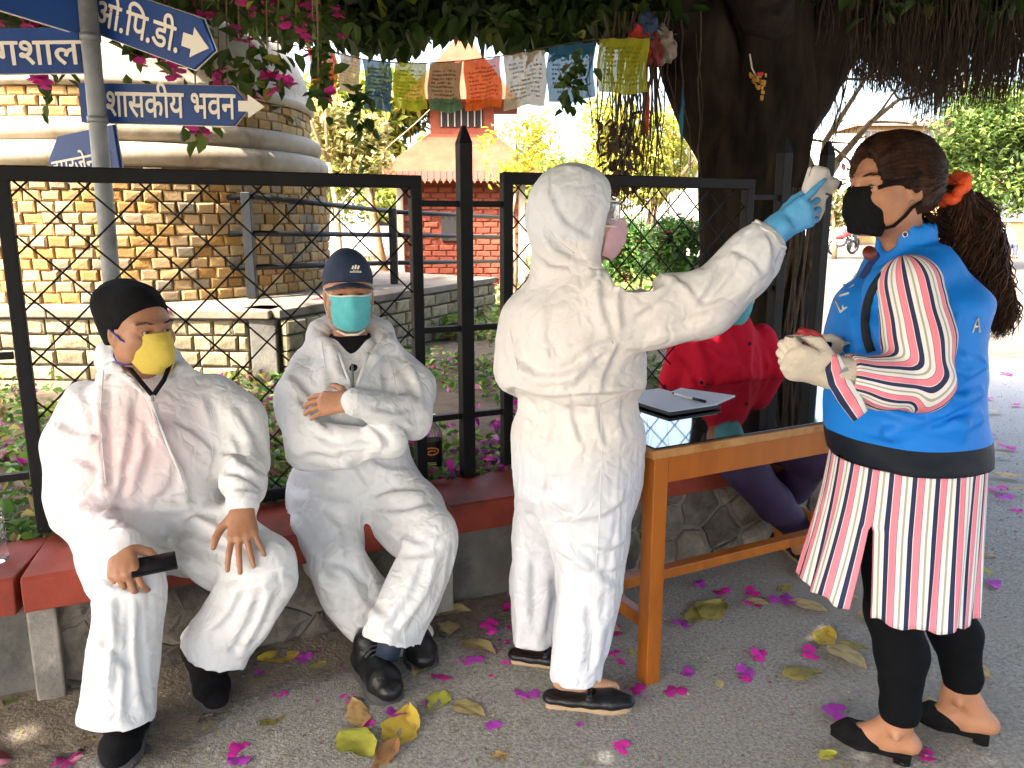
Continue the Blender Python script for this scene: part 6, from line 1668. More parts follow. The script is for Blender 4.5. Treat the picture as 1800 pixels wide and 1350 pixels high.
    strap(t, [V3(anL), V3(anL) + [-.02, .015, -.08]], .042, M['navycanvas'], 'trouser_end'); strap(t, [V3(anR), V3(anR) + [.01, .02, -.09]], .042, M['blackcloth'], 'trouser_end')
person_b()
# =================================================================== standing person with the thermometer
FC = [([(948, 400), (975, 440), (1020, 470)], 10, .008), ([(935, 340), (960, 300), (1010, 296), (1060, 320)], 9, .005), ([(960, 330), (985, 390), (1040, 425)], 10, .006), ([(930, 440), (965, 470), (1010, 478)], 10, .008), ([(1055, 478), (1052, 530), (1070, 590)], 9, .008), ([(1110, 478), (1086, 520), (1092, 585)], 8, .009), ([(1190, 480), (1160, 520), (1105, 560)], 8, .006), ([(1160, 480), (1200, 500), (1230, 540)], 7, .005), ([(1262, 450), (1250, 490), (1215, 545)], 8, .008), ([(1280, 445), (1318, 462), (1335, 490)], 7, .006), ([(1295, 440), (1290, 470), (1250, 520)], 7, .005), ([(1340, 410), (1352, 440), (1348, 480)], 9, .008), ([(1215, 540), (1260, 535), (1320, 500)], 10, .007), ([(1130, 590), (1190, 585), (1260, 560)], 11, .007), ([(1080, 590), (1040, 600), (970, 650)], 12, .009), ([(1075, 600), (1030, 640), (985, 690)], 11, .009), ([(1085, 600), (1060, 650), (1050, 695)], 10, .008),
      ([(900, 640), (960, 668), (1060, 640)], 12, .007), ([(890, 560), (905, 620), (935, 680)], 12, .007), ([(960, 520), (950, 590), (970, 640)], 13, .005), ([(900, 690), (960, 702), (1030, 698), (1130, 690)], 8, -.006), ([(920, 705), (930, 735), (915, 770)], 8, .006), ([(960, 705), (968, 740), (955, 790)], 8, .006), ([(1000, 705), (1005, 745), (1020, 790)], 8, .006), ([(1045, 702), (1048, 740), (1062, 790)], 8, .006), ([(1090, 698), (1085, 735), (1100, 780)], 8, .006), ([(930, 690), (938, 670), (930, 640)], 8, .005), ([(1005, 695), (1010, 670), (1020, 640)], 8, .005),
      ([(905, 850), (950, 880), (1010, 880)], 12, .006), ([(960, 880), (985, 950), (1060, 1020), (1085, 1040)], 11, .009), ([(945, 830), (955, 900), (965, 960)], 11, .007), ([(1110, 860), (1060, 900), (1000, 910)], 11, .006), ([(1110, 940), (1070, 960), (1020, 950)], 10, .007), ([(1105, 985), (1060, 1000), (1010, 985)], 10, .006), ([(1085, 1060), (1060, 1110), (1050, 1180)], 11, .008), ([(990, 1040), (985, 1110), (975, 1190)], 11, .007), ([(1020, 1060), (1025, 1120), (1015, 1190)], 11, .006), ([(930, 960), (925, 1040), (930, 1120)], 11, .007), ([(960, 1000), (962, 1060), (950, 1120)], 10, .006)]
def person_c():
    ft = on(1010, 1215)
    t = thing('person', 'standing person in hooded white coverall and blue glove, reaching out with one arm', 'person', (ft.x, ft.y, 0))
    HD = Head(at(1016, 380, 2.22), (.975, .17, -.05), sc=1.0)
    face = unit((.80, .60, 0))
    pel, wa, ch, sh, nk = at(1012, 800, 2.25), at(1015, 702, 2.25), at(1003, 585, 2.25), at(1010, 495, 2.23), at(1012, 462, 2.22)
    shR, elR, wrR = at(1078, 525, 2.10), at(1240, 524, 2.07), at(1368, 402, 2.06)
    shL, elL, wrL = at(975, 520, 2.42), at(1010, 680, 2.46), at(1045, 770, 2.42)
    hpR, knR, anR = at(1040, 850, 2.19), at(1036, 1005, 2.17), at(1004, 1178, 2.14)
    hpL, knL, anL = at(968, 850, 2.34), at(948, 1000, 2.40), at(946, 1108, 2.37)
    lo, hi = V3(-.13, 1.86, 0), V3(.86, 2.72, 1.60)
    S = SDF(lo, hi, .012, [(HD.c - .14, HD.c + .14, .0036)])
    HD.add(S)
    S.chain([HD.p(0, -.02, -.05), V3(nk) - [0, 0, .03], ch, wa, pel], [.05, .05, .10, .11, .13], .05)
    for a, b, c in ((shR, elR, wrR), (shL, elL, wrL)): S.chain([V3(a) * .7 + V3(ch) * .3 - [0, 0, .03], V3(b) - [0, 0, .012], c], [.03, .03, .022], .02)
    for a, b, c, g in ((hpR, knR, anR, on(1005, 1222)), (hpL, knL, anL, on(935, 1150))):
        S.chain([a, b, V3(c)], [.085, .05, .036], .03); hb = V3(g) + [0, 0, .045]
        S.cone(c, hb + [-.01, 0, .02], .034, .033, .02); S.chain([hb + [-.03, 0, 0], hb + [.03, -.0, .0], hb + [.12, -.01, -.018]], [.028, .032, .024], .02)
    S.cone(wrR, V3(wrR) + unit((.82, -.05, .52)) * .04, .020, .016, .01)
    S.build('body', M['skin3'], t); HD.eyes(t, look=(0, -.1))
    # coverall with hood
    S = SDF(lo - .02, hi + [0, 0, .03], .0105)
    C = lambda p, f=0.0: V3(p) + face * f
    S.stack([(C(at(1012, 880, 2.25)), .205, .17), (C(pel), .215, .185), (C(at(1015, 745, 2.25)), .21, .185), (C(wa), .180, .158), (C(at(1010, 665, 2.25), -.01), .222, .188), (C(ch, -.01), .235, .19), (C(at(1005, 530, 2.24), -.01), .205, .165), (C(sh, -.005), .15, .125), (C(nk), .09, .085)], face, .04, p=2.2)
    S.chain([V3(shR) + [-.05, .05, -.02], shR, (V3(shR) + V3(elR)) / 2 - [0, 0, .01], elR, (V3(elR) + V3(wrR)) / 2 - [0, 0, .005], V3(wrR) - unit(V3(wrR) - V3(elR)) * .075, V3(wrR) - unit(V3(wrR) - V3(elR)) * .045], [.098, .088, .080, .074, .068, .062, .054], .04)
    S.chain([V3(shL) + [.02, -.04, -.02], (V3(shL) + V3(elL)) / 2, elL, wrL], [.085, .08, .07, .045], .03)
    d = unit(V3(wrR) - V3(elR)); p = V3(wrR) - d * .012; S.cut(V3(wrR) - d * .012, d, V3(wrR) - .1, V3(wrR) + .1)
    S.chain([hpR, (V3(hpR) + V3(knR)) / 2, knR, (V3(knR) + V3(anR)) / 2, V3(anR) + [0, 0, .03], V3(anR) + [0, 0, -.02]], [.125, .116, .100, .082, .066, .063], .03)
    S.chain([hpL, (V3(hpL) + V3(knL)) / 2, knL, (V3(knL) + V3(anL)) / 2, V3(anL) + [0, 0, .03], V3(anL) + [0, 0, -.02]], [.12, .108, .094, .080, .068, .066], .03)
    hems = []
    for an in (anR, anL):
        S.cut(V3(an) + [0, 0, .015], (0, 0, -1), V3(an) - [.14, .14, .13], V3(an) + [.14, .14, .06]); hems.append((V3(an) + [0, 0, .015], V3(0, 0, -1), .14))
    q = HD.sc
    S.ell(HD.p(0, -.022, .030), [.108 * q, .122 * q, .112 * q], HD.ax, .02); S.cone(HD.p(0, -.03, .02), HD.p(0, -.03, -.13), .104, .098, .04); S.cone(HD.p(0, .02, -.09), HD.p(0, .02, -.14), .082, .09, .05)
    S.cut(HD.p(0, .070, 0), HD.f * 1 - HD.u * .12, HD.c - .2, HD.c + .2, .012); S.ell(HD.p(0, .07, -.02), [.066 * q, .07 * q, .088 * q], HD.ax, .012, 's')
    S0 = SDF(lo - .02, hi + [0, 0, .03], .0105); S0.D = S.D.copy()
    und = lambda V: np.clip((V[:, 2] - .70) / .12, 0, 1) * np.clip(1.5 - np.hypot(V[:, 0] - ch.x - .05, V[:, 2] - ch.z + .1) / .38, .0, .8) * (V[:, 2] < 1.36)
    cv = S.build('coverall', M['cover_c'], t, attrs={'under': und})
    drape(cv, S0, .016, 12, [(V3(wrR) - d * .03, .07), (HD.p(0, .07, 0), .14), (HD.p(0, 0, .06), .12)] + [(C(V3(wa), x), .10) for x in (-.17, .17)] + [(C(V3(wa), 0) + unit((.6, -.8, 0)) * .19, .10)], hems=hems, seed=8, strokes=FC)
    for ln in ([(1058, 482), (1050, 520), (1056, 570), (1078, 604)], [(1056, 712), (1058, 800), (1054, 900), (1048, 1000), (1040, 1100), (1032, 1180)], [(940, 340), (950, 380), (975, 420), (1010, 445)], [(900, 520), (896, 580), (910, 650)]): strap(cv, surf(cv, ln, .0), .0017, M['cover_b'], 'seam')
    cu_ = V3(wrR) - d * .03; b1 = unit(np.cross(d, [0, 1, 0])); b2 = np.cross(d, b1)
    strap(cv, [cu_ + (b1 * math.cos(a) + b2 * math.sin(a)) * (.052 + .004 * math.sin(a * 9)) + d * .004 * math.sin(a * 6) for a in np.linspace(0, 2 * math.pi, 40)], .005, M['cover_b'], 'cuff_elastic')
    # pink mask and goggles
    surgical(HD, t, mat('pink_mask', (.62, .36, .40), (.68, .42, .46), scale=40, rough=.75, bump=.1, bscale=150))
    gl = bpy.data.materials.new('goggle_plastic'); gl.use_nodes = True; b = gl.node_tree.nodes['Principled BSDF']; b.inputs['Base Color'].default_value = (.85, .9, .95, 1); b.inputs['Transmission Weight'].default_value = .92; b.inputs['Roughness'].default_value = .06; b.inputs['IOR'].default_value = 1.3
    nx, ny = 20, 8; V = []
    for j in range(ny + 1):
        for i in range(nx + 1):
            a = -1.45 + 2.9 * i / nx; z = -.022 + .064 * j / ny
            V.append(HD.p(math.sin(a) * .076, .030 + math.cos(a) * .084 - .006 * (2 * j / ny - 1) ** 2, z))
    k = np.arange((nx + 1) * (ny + 1)).reshape(ny + 1, nx + 1)
    g = link('goggles', npmesh('goggles', np.array(V), np.stack([k[:-1, :-1], k[:-1, 1:], k[1:, 1:], k[1:, :-1]], -1).reshape(-1, 4), gl), t)
    so = g.modifiers.new('thick', 'SOLIDIFY'); so.thickness = .003
    for z in (-.023, .043):
        strap(g, [HD.p(math.sin(a) * .078, .030 + math.cos(a) * .084, z) for a in np.linspace(-1.45, 1.45, 12)], .0026, M['signwhite'], 'goggle_rim')
    for x in (-1, 1): strap(g, [HD.p(x * .078, .04, -.02), HD.p(x * .078, .04, .04)], .004, M['blackplastic'], 'goggle_hinge')
    # glove
    S = SDF(V3(wrR) - .09, V3(wrR) + .19, .0038)
    S.cone(V3(wrR) - d * .05, V3(wrR), .040, .036, .01)
    hand(S, V3(wrR), (.82, -.05, .52), (-.1, -1, .1), (0, 0, 1), .93, ((.05, .15, .15), (.55, 1.0, .8), (.65, 1.05, .8), (.75, 1.1, .8)), spread=(.22, .02, -.10, -.22), fat=1.0, thumb=((.75, .35, -.5), (.9, .2, -.35), (.95, .1, -.2)))
    S.crumple(.0012, 60, 2)
    S.build('glove', mat('blue_glove', (.09, .36, .68), (.11, .42, .74), scale=30, rough=.5, bump=.15, bscale=90), t)
    shoe(t, V3(on(960, 1236)), V3(on(1110, 1246)), .085, 'loafer'); shoe(t, V3(on(900, 1160)), V3(on(1022, 1172)), .085, 'loafer')
person_c()
def thermometer():
    c = V3(at(1435, 341, 2.095)); t = thing('thermometer', 'white infrared thermometer gun held in the blue glove at the forehead', 'thermometer', tuple(c))
    S = SDF(c - .12, c + .12, .0036)
    u = unit((.25, 0, 1)); r = unit((1, 0, -.25)); y = V3(0, 1, 0)
    S.box(c + u * .030 - r * .012, [.027, .019, .038], (r, y, u), .015); S.box(c - u * .026 + r * .012, [.021, .016, .046], (unit(r + u * -.1), y, unit(u + r * -.28)), .014, .012)
    S.cone(c + u * .036, c + u * .036 + r * .035, .018, .015, .008)
    S.ell(c - u * .012 + r * .036, [.012, .03, .018], (r, y, u), .004, 's')
    b = S.build('housing', mat('white_plastic', (.60, .58, .54), (.64, .62, .58), scale=10, rough=.4), t)
    MB().box(c + u * .004 + r * .022 - y * .0185, (.012, .004, .005), (Vector(r), Vector(y), Vector(u))).build('trigger', M['solegrey'], b, False, .001)
    MB().tube([c + u * .036 + r * .032, c + u * .036 + r * .052], .011, 14).build('lens_ring', M['solegrey'], b, True)
    MB().box(c + u * .05 - r * .034, (.006, .026, .03), (Vector(r), Vector(y), Vector(u))).build('display', M['blackplastic'], b)
thermometer()
# =================================================================== woman in the blue vest
def stripe_mat():
    m = mat('striped_cloth', (.7, .7, .7), rough=.8, bump=.12, bscale=240); n = m.node_tree.nodes; L = m.node_tree.links; bs = n['Principled BSDF']
    a = n.new('ShaderNodeAttribute'); a.attribute_name = 'stripe'
    mu = n.new('ShaderNodeMath'); mu.operation = 'DIVIDE'; mu.inputs[1].default_value = .0545; L.new(a.outputs['Fac'], mu.inputs[0])
    fr = n.new('ShaderNodeMath'); fr.operation = 'FRACT'; L.new(mu.outputs[0], fr.inputs[0])
    r = n.new('ShaderNodeValToRGB'); r.color_ramp.interpolation = 'CONSTANT'; L.new(fr.outputs[0], r.inputs[0])
    W, G, N, K = (.74, .72, .69, 1), (.36, .36, .29, 1), (.012, .02, .07, 1), (.78, .22, .28, 1)
    st = [(0, W), (.15, G), (.25, W), (.42, N), (.63, W), (.66, K), (.95, N), (.97, W)]
    e = r.color_ramp.elements
    while len(e) < len(st): e.new(.5)
    for i, (p, c) in enumerate(st): e[i].position = p; e[i].color = c
    L.new(r.outputs[0], bs.inputs['Base Color']); return m
def person_d():
    ft = on(1580, 1320)
    t = thing('person', 'standing person in blue vest and striped tunic with long dark ponytail and black mask', 'person', (ft.x, ft.y, 0))
    HD = Head(at(1566, 328, 1.96), (-.965, -.25, -.03), sc=.96)
    face = unit((-.95, -.30, 0)); left = unit((face[1], -face[0], 0)) * -1 if False else unit(np.cross([0, 0, 1], face))
    pel, wa, ch, sh, nk = at(1590, 880, 1.97), at(1590, 720, 1.96), at(1592, 575, 1.97), at(1600, 478, 1.98), at(1600, 440, 1.98)
    shL, elL, wrL = at(1600, 520, 1.80), at(1618, 672, 1.78), at(1478, 655, 1.73)
    shR, elR, wrR = at(1585, 520, 2.16), at(1585, 660, 2.20), at(1478, 612, 1.98)
    hpL, knL, anL = at(1575, 900, 1.90), at(1570, 1075, 1.88), at(1580, 1262, 1.87)
    hpR, knR, anR = at(1620, 900, 2.04), at(1650, 1060, 2.00), at(1690, 1205, 1.98)
    lo, hi = V3(.66, 1.55, 0), V3(1.42, 2.35, 1.64)
    S = SDF(lo, hi, .012, [(HD.c - .13, HD.c + .13, .0034), (V3(.85, 1.75, 0), V3(1.36, 2.05, .12), .006)])
    HD.add(S, jaw=.95)
    S.chain([HD.p(0, -.02, -.05), V3(nk) - [0, 0, .03], ch, wa, pel], [.046, .047, .10, .11, .13], .05)
    for a, b, c in ((shL, elL, wrL), (shR, elR, wrR)): S.chain([V3(a) * .8 + V3(ch) * .2, b, c], [.038, .034, .022], .03)
    feet = ((anL, on(1600, 1338), on(1460, 1292)), (anR, on(1738, 1303), on(1605, 1262)))
    for (a, b, c), (_, hl, to) in zip(((hpL, knL, anL), (hpR, knR, anR)), feet):
        S.chain([a, b, c], [.080, .040, .032], .03); hl, to = V3(hl) + [0, 0, .05], V3(to) + [0, 0, .028]; d = unit(to - hl)
        S.chain([c, hl + d * .03 + [0, 0, .02]], [.033, .031], .02); S.chain([hl + d * .005, hl + d * .06, hl + d * .13], [.028, .031, .026], .02); S.cone(V3(c) + d * .02 - [0, 0, .02], hl + d * .11, .030, .022, .02)
        for sd in (-1, 1): S.ell(V3(c) - [0, 0, .035] + unit(np.cross(d, [0, 0, 1])) * .033 * sd, [.012, .012, .014], None, .012)
    SB_ = S; S.build('body', M['skin2'], t); HD.eyes(t, look=(0, 0))
    # ---- black leggings
    S = SDF(V3(lo) - .02, V3(1.42, 2.3, .92), .0065)
    for a, b, c in ((hpL, knL, anL), (hpR, knR, anR)):
        cf = (V3(b) + V3(c)) / 2 + [.012, 0, .03]
        S.chain([a, b, cf, V3(c) + [0, 0, .03], V3(c) + [0, 0, .0]], [.095, .066, .062, .046, .043], .025, fold=(.0025, 9, 6)); S.cut(V3(c) + [0, 0, -.004], (.0, 0, -1), V3(c) - [.1, .1, .1], V3(c) + [.1, .1, .03])
    S.build('leggings', mat('black_leggings', (.0025, .003, .004), (.004, .0045, .006), scale=40, rough=.85, bump=.15, bscale=250, spec=.12), t)
    # ---- striped tunic : skirt panels with side slits
    sm = stripe_mat()
    def tunic():
        z0, z1 = at(1590, 800, 1.96).z, at(1590, 1062, 1.9).z; nt, nz = 200, 30; V = []; A = []; th0 = math.pi
        slits = (math.radians(27), math.radians(-70))                # where front and back panels part
        zs = z0 - (z0 - z1) * .40
        c0 = V3(at(1592, 800, 1.96))
        def pos(th, v, pan):
            z = z0 + (z1 - z0) * v
            ww = .186 + .014 * v; dd = .180 + .003 * v
            a = ww * math.sin(th); b = dd * math.cos(th)
            fl = .5 + .5 * math.sin(th * 9 + .6) * (.6 + .4 * math.sin(th * 4 + 1))
            rr = 1 + .07 * v * fl + .022 * v * math.sin(th * 17 + v * 2) + .012 * math.sin(th * 31 + v * 5) * v
            p = c0 + left * (a * rr) + face * (b * rr); p[2] = z
            if pan == 0:                                             # the front panel swings forward
                p = p + face * (.052 * v ** 1.4); p[2] += .055 * max(0, v - .3) * (1 - .25 * abs(math.sin(th)))
            elif v > .4:
                p = p - face * .035 * (v - .4) * max(0, math.cos(th + .2))
            p[2] += .006 * math.sin(th * 13) * v
            return p
        faces = []; idx = 0; stripe = []
        for pan, (ta, tb, n) in enumerate(((slits[1], slits[0], 70), (slits[0], 2 * math.pi + slits[1], 130))):
            g = []
            for j in range(nz + 1):
                for i in range(n + 1):
                    v = j / nz; th = ta + (tb - ta) * i / n; p = pos(th, v, pan)
                    if v < .40:                                      # above the slits both panels share the seam
                        e = min(i, n - i)
                        if e < 6:
                            q = pos(th, v, 1 - pan) if True else p; w = .5 * (1 - e / 6); p = p * (1 - w) + q * w
                    V.append(p); stripe.append(th * .20 + .01)
            k = np.arange((n + 1) * (nz + 1)).reshape(nz + 1, n + 1) + idx; idx += (n + 1) * (nz + 1)
            faces.append(np.stack([k[:-1, :-1], k[1:, :-1], k[1:, 1:], k[:-1, 1:]], -1).reshape(-1, 4))
        o = link('tunic', npmesh('tunic', np.array(V), np.concatenate(faces), sm, attrs={'stripe': ('POINT', np.array(stripe))}), t)
        so = o.modifiers.new('thick', 'SOLIDIFY'); so.thickness = .002
    tunic()
    def sleeve(pts, rads, seed, ref):
        S = SDF(np.min([V3(p) for p in pts], 0) - .13, np.max([V3(p) for p in pts], 0) + .13, .0062)
        S.chain(pts, rads, .03, fold=(.004, 6, seed))
        w = V3(pts[-1]); d = unit(w - V3(pts[-2])); S.cut(w - d * .012, d, w - .09, w + .09); S.cone(w - d * .03, w + d * .05, .036, .05, .0, op='s')
        P = [V3(p) for p in pts]
        fr = []; e = None
        for i in range(len(P) - 1):                                # stripe frame carried along the arm without twisting
            d = unit(P[i + 1] - P[i]); e = unit((ref if e is None else e) - d * ((ref if e is None else e) @ d)); fr.append((P[i], P[i + 1] - P[i], e, np.cross(d, e)))
        def st(V):
            num = np.zeros(len(V)); den = np.zeros(len(V)); cs = np.zeros(len(V)); sn = np.zeros(len(V))
            for i, (p, d, e0, e1) in enumerate(fr):
                h = (V - p) @ d / (d @ d); h = np.clip(h, -9 if i == 0 else 0, 9 if i == len(fr) - 1 else 1); q = V - p - h[:, None] * d; w = 1 / (np.linalg.norm(q, axis=1) ** 2 + 1e-6) ** 3
                a = np.arctan2(q @ e1, q @ e0); cs += w * np.cos(a); sn += w * np.sin(a)
            return np.arctan2(sn, cs) * .088 + .3
        return S.build('sleeve', sm, t, attrs={'stripe': st})
    rl = -unit(left) * -1
    sleeve([V3(shL) + [0, .012, .02], (V3(shL) + V3(elL)) / 2 + [.008, 0, 0], elL, (V3(elL) + V3(wrL)) / 2 - [0, 0, .012], V3(wrL) + [-.004, 0, -.004]], [.072, .072, .064, .056, .047], 3, np.array([.15, -1, .05]))
    sleeve([V3(shR), elR, wrR], [.07, .065, .048], 5, np.array([0, -1, 0.]))
    # flared cuff that hangs open below the near wrist
    ca = [(1455, 626), (1449, 650), (1455, 676), (1474, 708), (1500, 742)]; cb = [(1476, 622), (1490, 648), (1502, 676), (1518, 700), (1526, 722)]; V = []; St = []; nu, nv = 20, 10
    for i in range(nu + 1):
        u = 4 * i / nu; k0 = min(int(u), 3); f = u - k0; A = [ca[k0][q] * (1 - f) + ca[k0 + 1][q] * f for q in (0, 1)]; Bp = [cb[k0][q] * (1 - f) + cb[k0 + 1][q] * f for q in (0, 1)]
        for j in range(nv + 1):
            v = j / nv; y = 1.685 + .05 * v * 0 + .035 * (u / 4 - .5) ** 2 + .012 * (2 * v - 1) ** 2 + .006 * math.sin(u * 4 + v * 3)
            V.append(at(A[0] * (1 - v) + Bp[0] * v, A[1] * (1 - v) + Bp[1] * v, y)); St.append(.022 + v * .043)
    k = np.arange((nu + 1) * (nv + 1)).reshape(nu + 1, nv + 1)
    cu = link('bell_cuff', npmesh('bell_cuff', np.array([tuple(v) for v in V]), np.stack([k[:-1, :-1], k[1:, :-1], k[1:, 1:], k[:-1, 1:]], -1).reshape(-1, 4), sm, attrs={'stripe': ('POINT', np.array(St))}), t)
    so = cu.modifiers.new('thick', 'SOLIDIFY'); so.thickness = .003
    # ---- vest
    S = SDF(lo - .05, hi - [0, 0, .10], .0062)
    C = lambda p, f=0.0, l=0.0: V3(p) + face * f + left * l
    S.stack([(C(V3(at(1592, 826, 1.96)) + [0, 0, .040]), .186, .178), (C(V3(at(1590, 780, 1.96)) + [0, 0, .03]), .19, .180), (C(wa, .005), .185, .175), (C(at(1590, 650, 1.965), .004), .182, .170), (C(ch, .006), .182, .165), (C(at(1598, 515, 1.975), -.012), .178, .150), (C(sh, -.014), .125, .105), (C(nk, -.008), .074, .074)], face, .03, fold=(.0045, 5, 12), p=2.3)
    S.chain([C(sh, 0, .06), C(shL, -.01, -.05)], [.07, .075], .03); S.chain([C(sh, 0, -.06), C(shR, 0, .05)], [.07, .075], .03)
    S.cone(C(nk, .012) - [0, 0, .02], C(nk, .016) + [0, 0, .035], .070, .068, .012); S.cone(C(nk, .012) - [0, 0, .0], C(nk, .018) + [0, 0, .08], .054, .062, .0, op='s'); S.cone(HD.p(0, .03, -.09), C(nk, .09) + [0, 0, .03], .03, .035, .006, op='s')
    for pts, r in (([(1470, 700), (1540, 712), (1600, 735)], .014), ([(1640, 690), (1690, 700), (1722, 690)], .012), ([(1625, 720), (1680, 745), (1720, 735)], .013), ([(1660, 600), (1690, 630), (1725, 640)], .010), ([(1500, 560), (1512, 610), (1490, 650)], .010), ([(1560, 755), (1620, 745), (1690, 765)], .010), ([(1480, 600), (1500, 650), (1475, 690)], .008), ([(1680, 560), (1650, 600), (1640, 660)], .008), ([(1455, 750), (1560, 765), (1700, 750)], .008), ([(1640, 640), (1700, 655), (1728, 645)], .008)): S.ridge(pts, r, .016)
    for pts, r in (([(1465, 690), (1530, 698), (1590, 715)], .008), ([(1640, 675), (1690, 685)], .007), ([(1620, 755), (1700, 720)], .007)): S.ridge(pts, r, .014, op='s')
    # cut the armhole so that the sleeve enters it
    S.crumple(.0022, 17, 5)
    Sv = S
    vm = mat('blue_nylon', (.003, .165, .60), (.005, .195, .66), scale=5, rough=.55, bump=.22, bscale=24, spec=.3); nn_ = vm.node_tree.nodes; bs_ = nn_['Principled BSDF']; lk = vm.node_tree.links
    at_ = nn_.new('ShaderNodeAttribute'); at_.attribute_name = 'hem'; gt = nn_.new('ShaderNodeMath'); gt.operation = 'GREATER_THAN'; gt.inputs[1].default_value = 0; lk.new(at_.outputs['Fac'], gt.inputs[0])
    mx_ = nn_.new('ShaderNodeMix'); mx_.data_type = 'RGBA'; src_ = bs_.inputs['Base Color'].links[0].from_socket; lk.new(gt.outputs[0], mx_.inputs['Factor']); lk.new(src_, mx_.inputs['A']); mx_.inputs['B'].default_value = (.003, .007, .014, 1); lk.new(mx_.outputs['Result'], bs_.inputs['Base Color'])
    rib = mat('navy_rib', (.003, .006, .012), (.005, .010, .018), scale=60, rough=.85)
    zh = at(1592, 788, 1.80).z
    vest = S.build('vest', vm, t, attrs={'hem': lambda V: zh - V[:, 2] + .12 * (V[:, 0] - .98) * 0})
    # armhole binding
    pts = []
    for a in np.linspace(-.75, math.pi + .55, 34):
        h = S.hit(1592 + 72 * math.cos(a), 566 - 100 * math.sin(a), 1.5, 2.1)
        if h is not None: pts.append(h + V3(0, -.003, 0))
    strap(vest, pts, .0105, rib, 'armhole_binding')
    # emblem and lettering printed on chest and back
    def printed(pts, r, nm):
        q = [S.hit(px, py, 1.4, 2.4) for px, py in pts]; q = [p + unit(V3(0, 0, CAM_H) - p) * .002 for p in q if p is not None]
        if len(q) > 1: MB().tube(q, r, 5).build(nm, M['signwhite'], vest, True)
    printed([(1474, 505), (1470, 530), (1478, 548), (1490, 540)], .0035, 'chest_emblem'); printed([(1484, 500), (1482, 545)], .0028, 'chest_emblem'); printed([(1476, 520), (1492, 515)], .0028, 'chest_emblem')
    printed([(1492, 500), (1500, 490), (1506, 480)], .0028, 'chest_emblem'); printed([(1490, 510), (1502, 500)], .0024, 'chest_emblem')
    for nm, seg in (('back_letter', [(1709, 585), (1719, 558), (1722, 584)]), ('back_letter', [(1713, 575), (1721, 573)])): printed(seg, .0024, nm)
    printed([(1698, 470), (1706, 478)], .004, 'back_print')
    # lanyard round the collar
    pts = [(1612, 400), (1590, 412), (1565, 430), (1545, 450), (1530, 465), (1515, 490)]
    q = [S.hit(px, py, 1.4, 2.3) for px, py in pts]; q = [p + unit(V3(0, 0, CAM_H) - p) * .003 for p in q if p is not None]
    ln = None
    if len(q) > 2:
        mb = MB(); vs = []
        for i, p in enumerate(q):
            d = unit(q[min(i + 1, len(q) - 1)] - q[max(i - 1, 0)]); s_ = unit(np.cross(d, unit(V3(0, 0, CAM_H) - p)))
            vs += [p + s_ * .009, p - s_ * .009]
        mb.add(vs, [(2 * i, 2 * i + 1, 2 * i + 3, 2 * i + 2) for i in range(len(q) - 1)]); ln = mb.build('lanyard', mat('lanyard_navy', (.010, .03, .12), rough=.7), t)
        so = ln.modifiers.new('thick', 'SOLIDIFY'); so.thickness = .002; so.offset = 0
        em = MB(); p = q[1]; em.tube([p + V3(.006 * math.cos(a), -.003, .006 * math.sin(a)) for a in np.linspace(0, 6.28, 12)], .0012, 4); em.build('lanyard_print', M['signwhite'], ln)
    p = at(1528, 445, 1.83); MB().lathe([(.001, .0), (.016, .0005), (.017, .002), (.016, .004), (.001, .0042)], (0, 0, 0), 20).build('badge', mat('badge_red', (.10, .010, .008), rough=.4), t, True, M=Matrix.Translation(p) @ Matrix.Rotation(R(75), 4, 'X'))
    # ---- black cloth mask
    q = HD.sc; S = SDF(HD.c - .15, HD.c + .15, .0034)
    S.ell(HD.p(0, .034, -.050), [.064 * q, .066 * q, .078 * q], HD.ax, .01); S.cone(HD.p(0, .092, -.018), HD.p(0, .078, -.105), .022 * q, .030 * q, .04); S.cone(HD.p(0, .116, -.030), HD.p(0, .112, -.06), .012 * q, .016 * q, .03)
    S.cut(HD.p(0, .09, .002), HD.u + HD.f * .05); S.cut(HD.p(0, .05, -.05), -HD.f * 1 + HD.u * .10); S.cut(HD.p(0, .05, -.120), -HD.u + HD.f * .2)
    mk = S.build('face_mask', M['blackcloth'], t)
    for x in (-1, 1):
        for pts, r_ in (([(.050, .074, -.006), (.060, .058, .002), (.068, .040, .010), (.074, .018, .018), (.078, -.008, .024), (.080, -.03, .028)], .0055), ([(.048, .056, -.098), (.058, .036, -.086), (.066, .018, -.070), (.074, .002, -.052), (.080, -.016, -.036)], .0045)):
            strap(mk, [SB_.snap(HD.p(x * a_, b_, c_), .004) for a_, b_, c_ in pts], r_, M['blackcloth'])
    # ---- hair : cap of hair drawn back into a long wavy ponytail
    hm = mat('dark_brown_hair', (.005, .0022, .0013), (.040, .016, .007), scale=26, rough=.55, spec=.14, stretch=(1, 1, .25), bump=.25, bscale=160)
    S = SDF(HD.c - .2, HD.c + .2, .0042)
    S.ell(HD.p(0, -.026, .040), [.086 * q, .106 * q, .094 * q], HD.ax, .01); S.ell(HD.p(0, -.072, .0), [.074 * q, .062 * q, .078 * q], HD.ax, .03); S.ell(HD.p(0, .03, .075), [.066 * q, .060 * q, .050 * q], HD.ax, .03)
    for x in (-1, 1): S.ell(HD.p(.050 * x, .030, .038), [.028 * q, .050 * q, .058 * q], HD.ax, .02); S.ell(HD.p(.056 * x, -.03, -.01), [.026 * q, .045 * q, .06 * q], HD.ax, .02)
    S.ell(HD.p(0, .120, .030), [.068 * q, .058 * q, .066 * q], HD.ax, .008, 's')
    for x in (-1, 1): S.ell(HD.p(.085 * x, .045, -.060), [.05 * q, .060 * q, .062 * q], HD.ax, .01, 's')
    S.cut(HD.p(0, -.0, -.085), -HD.u + HD.f * .5)
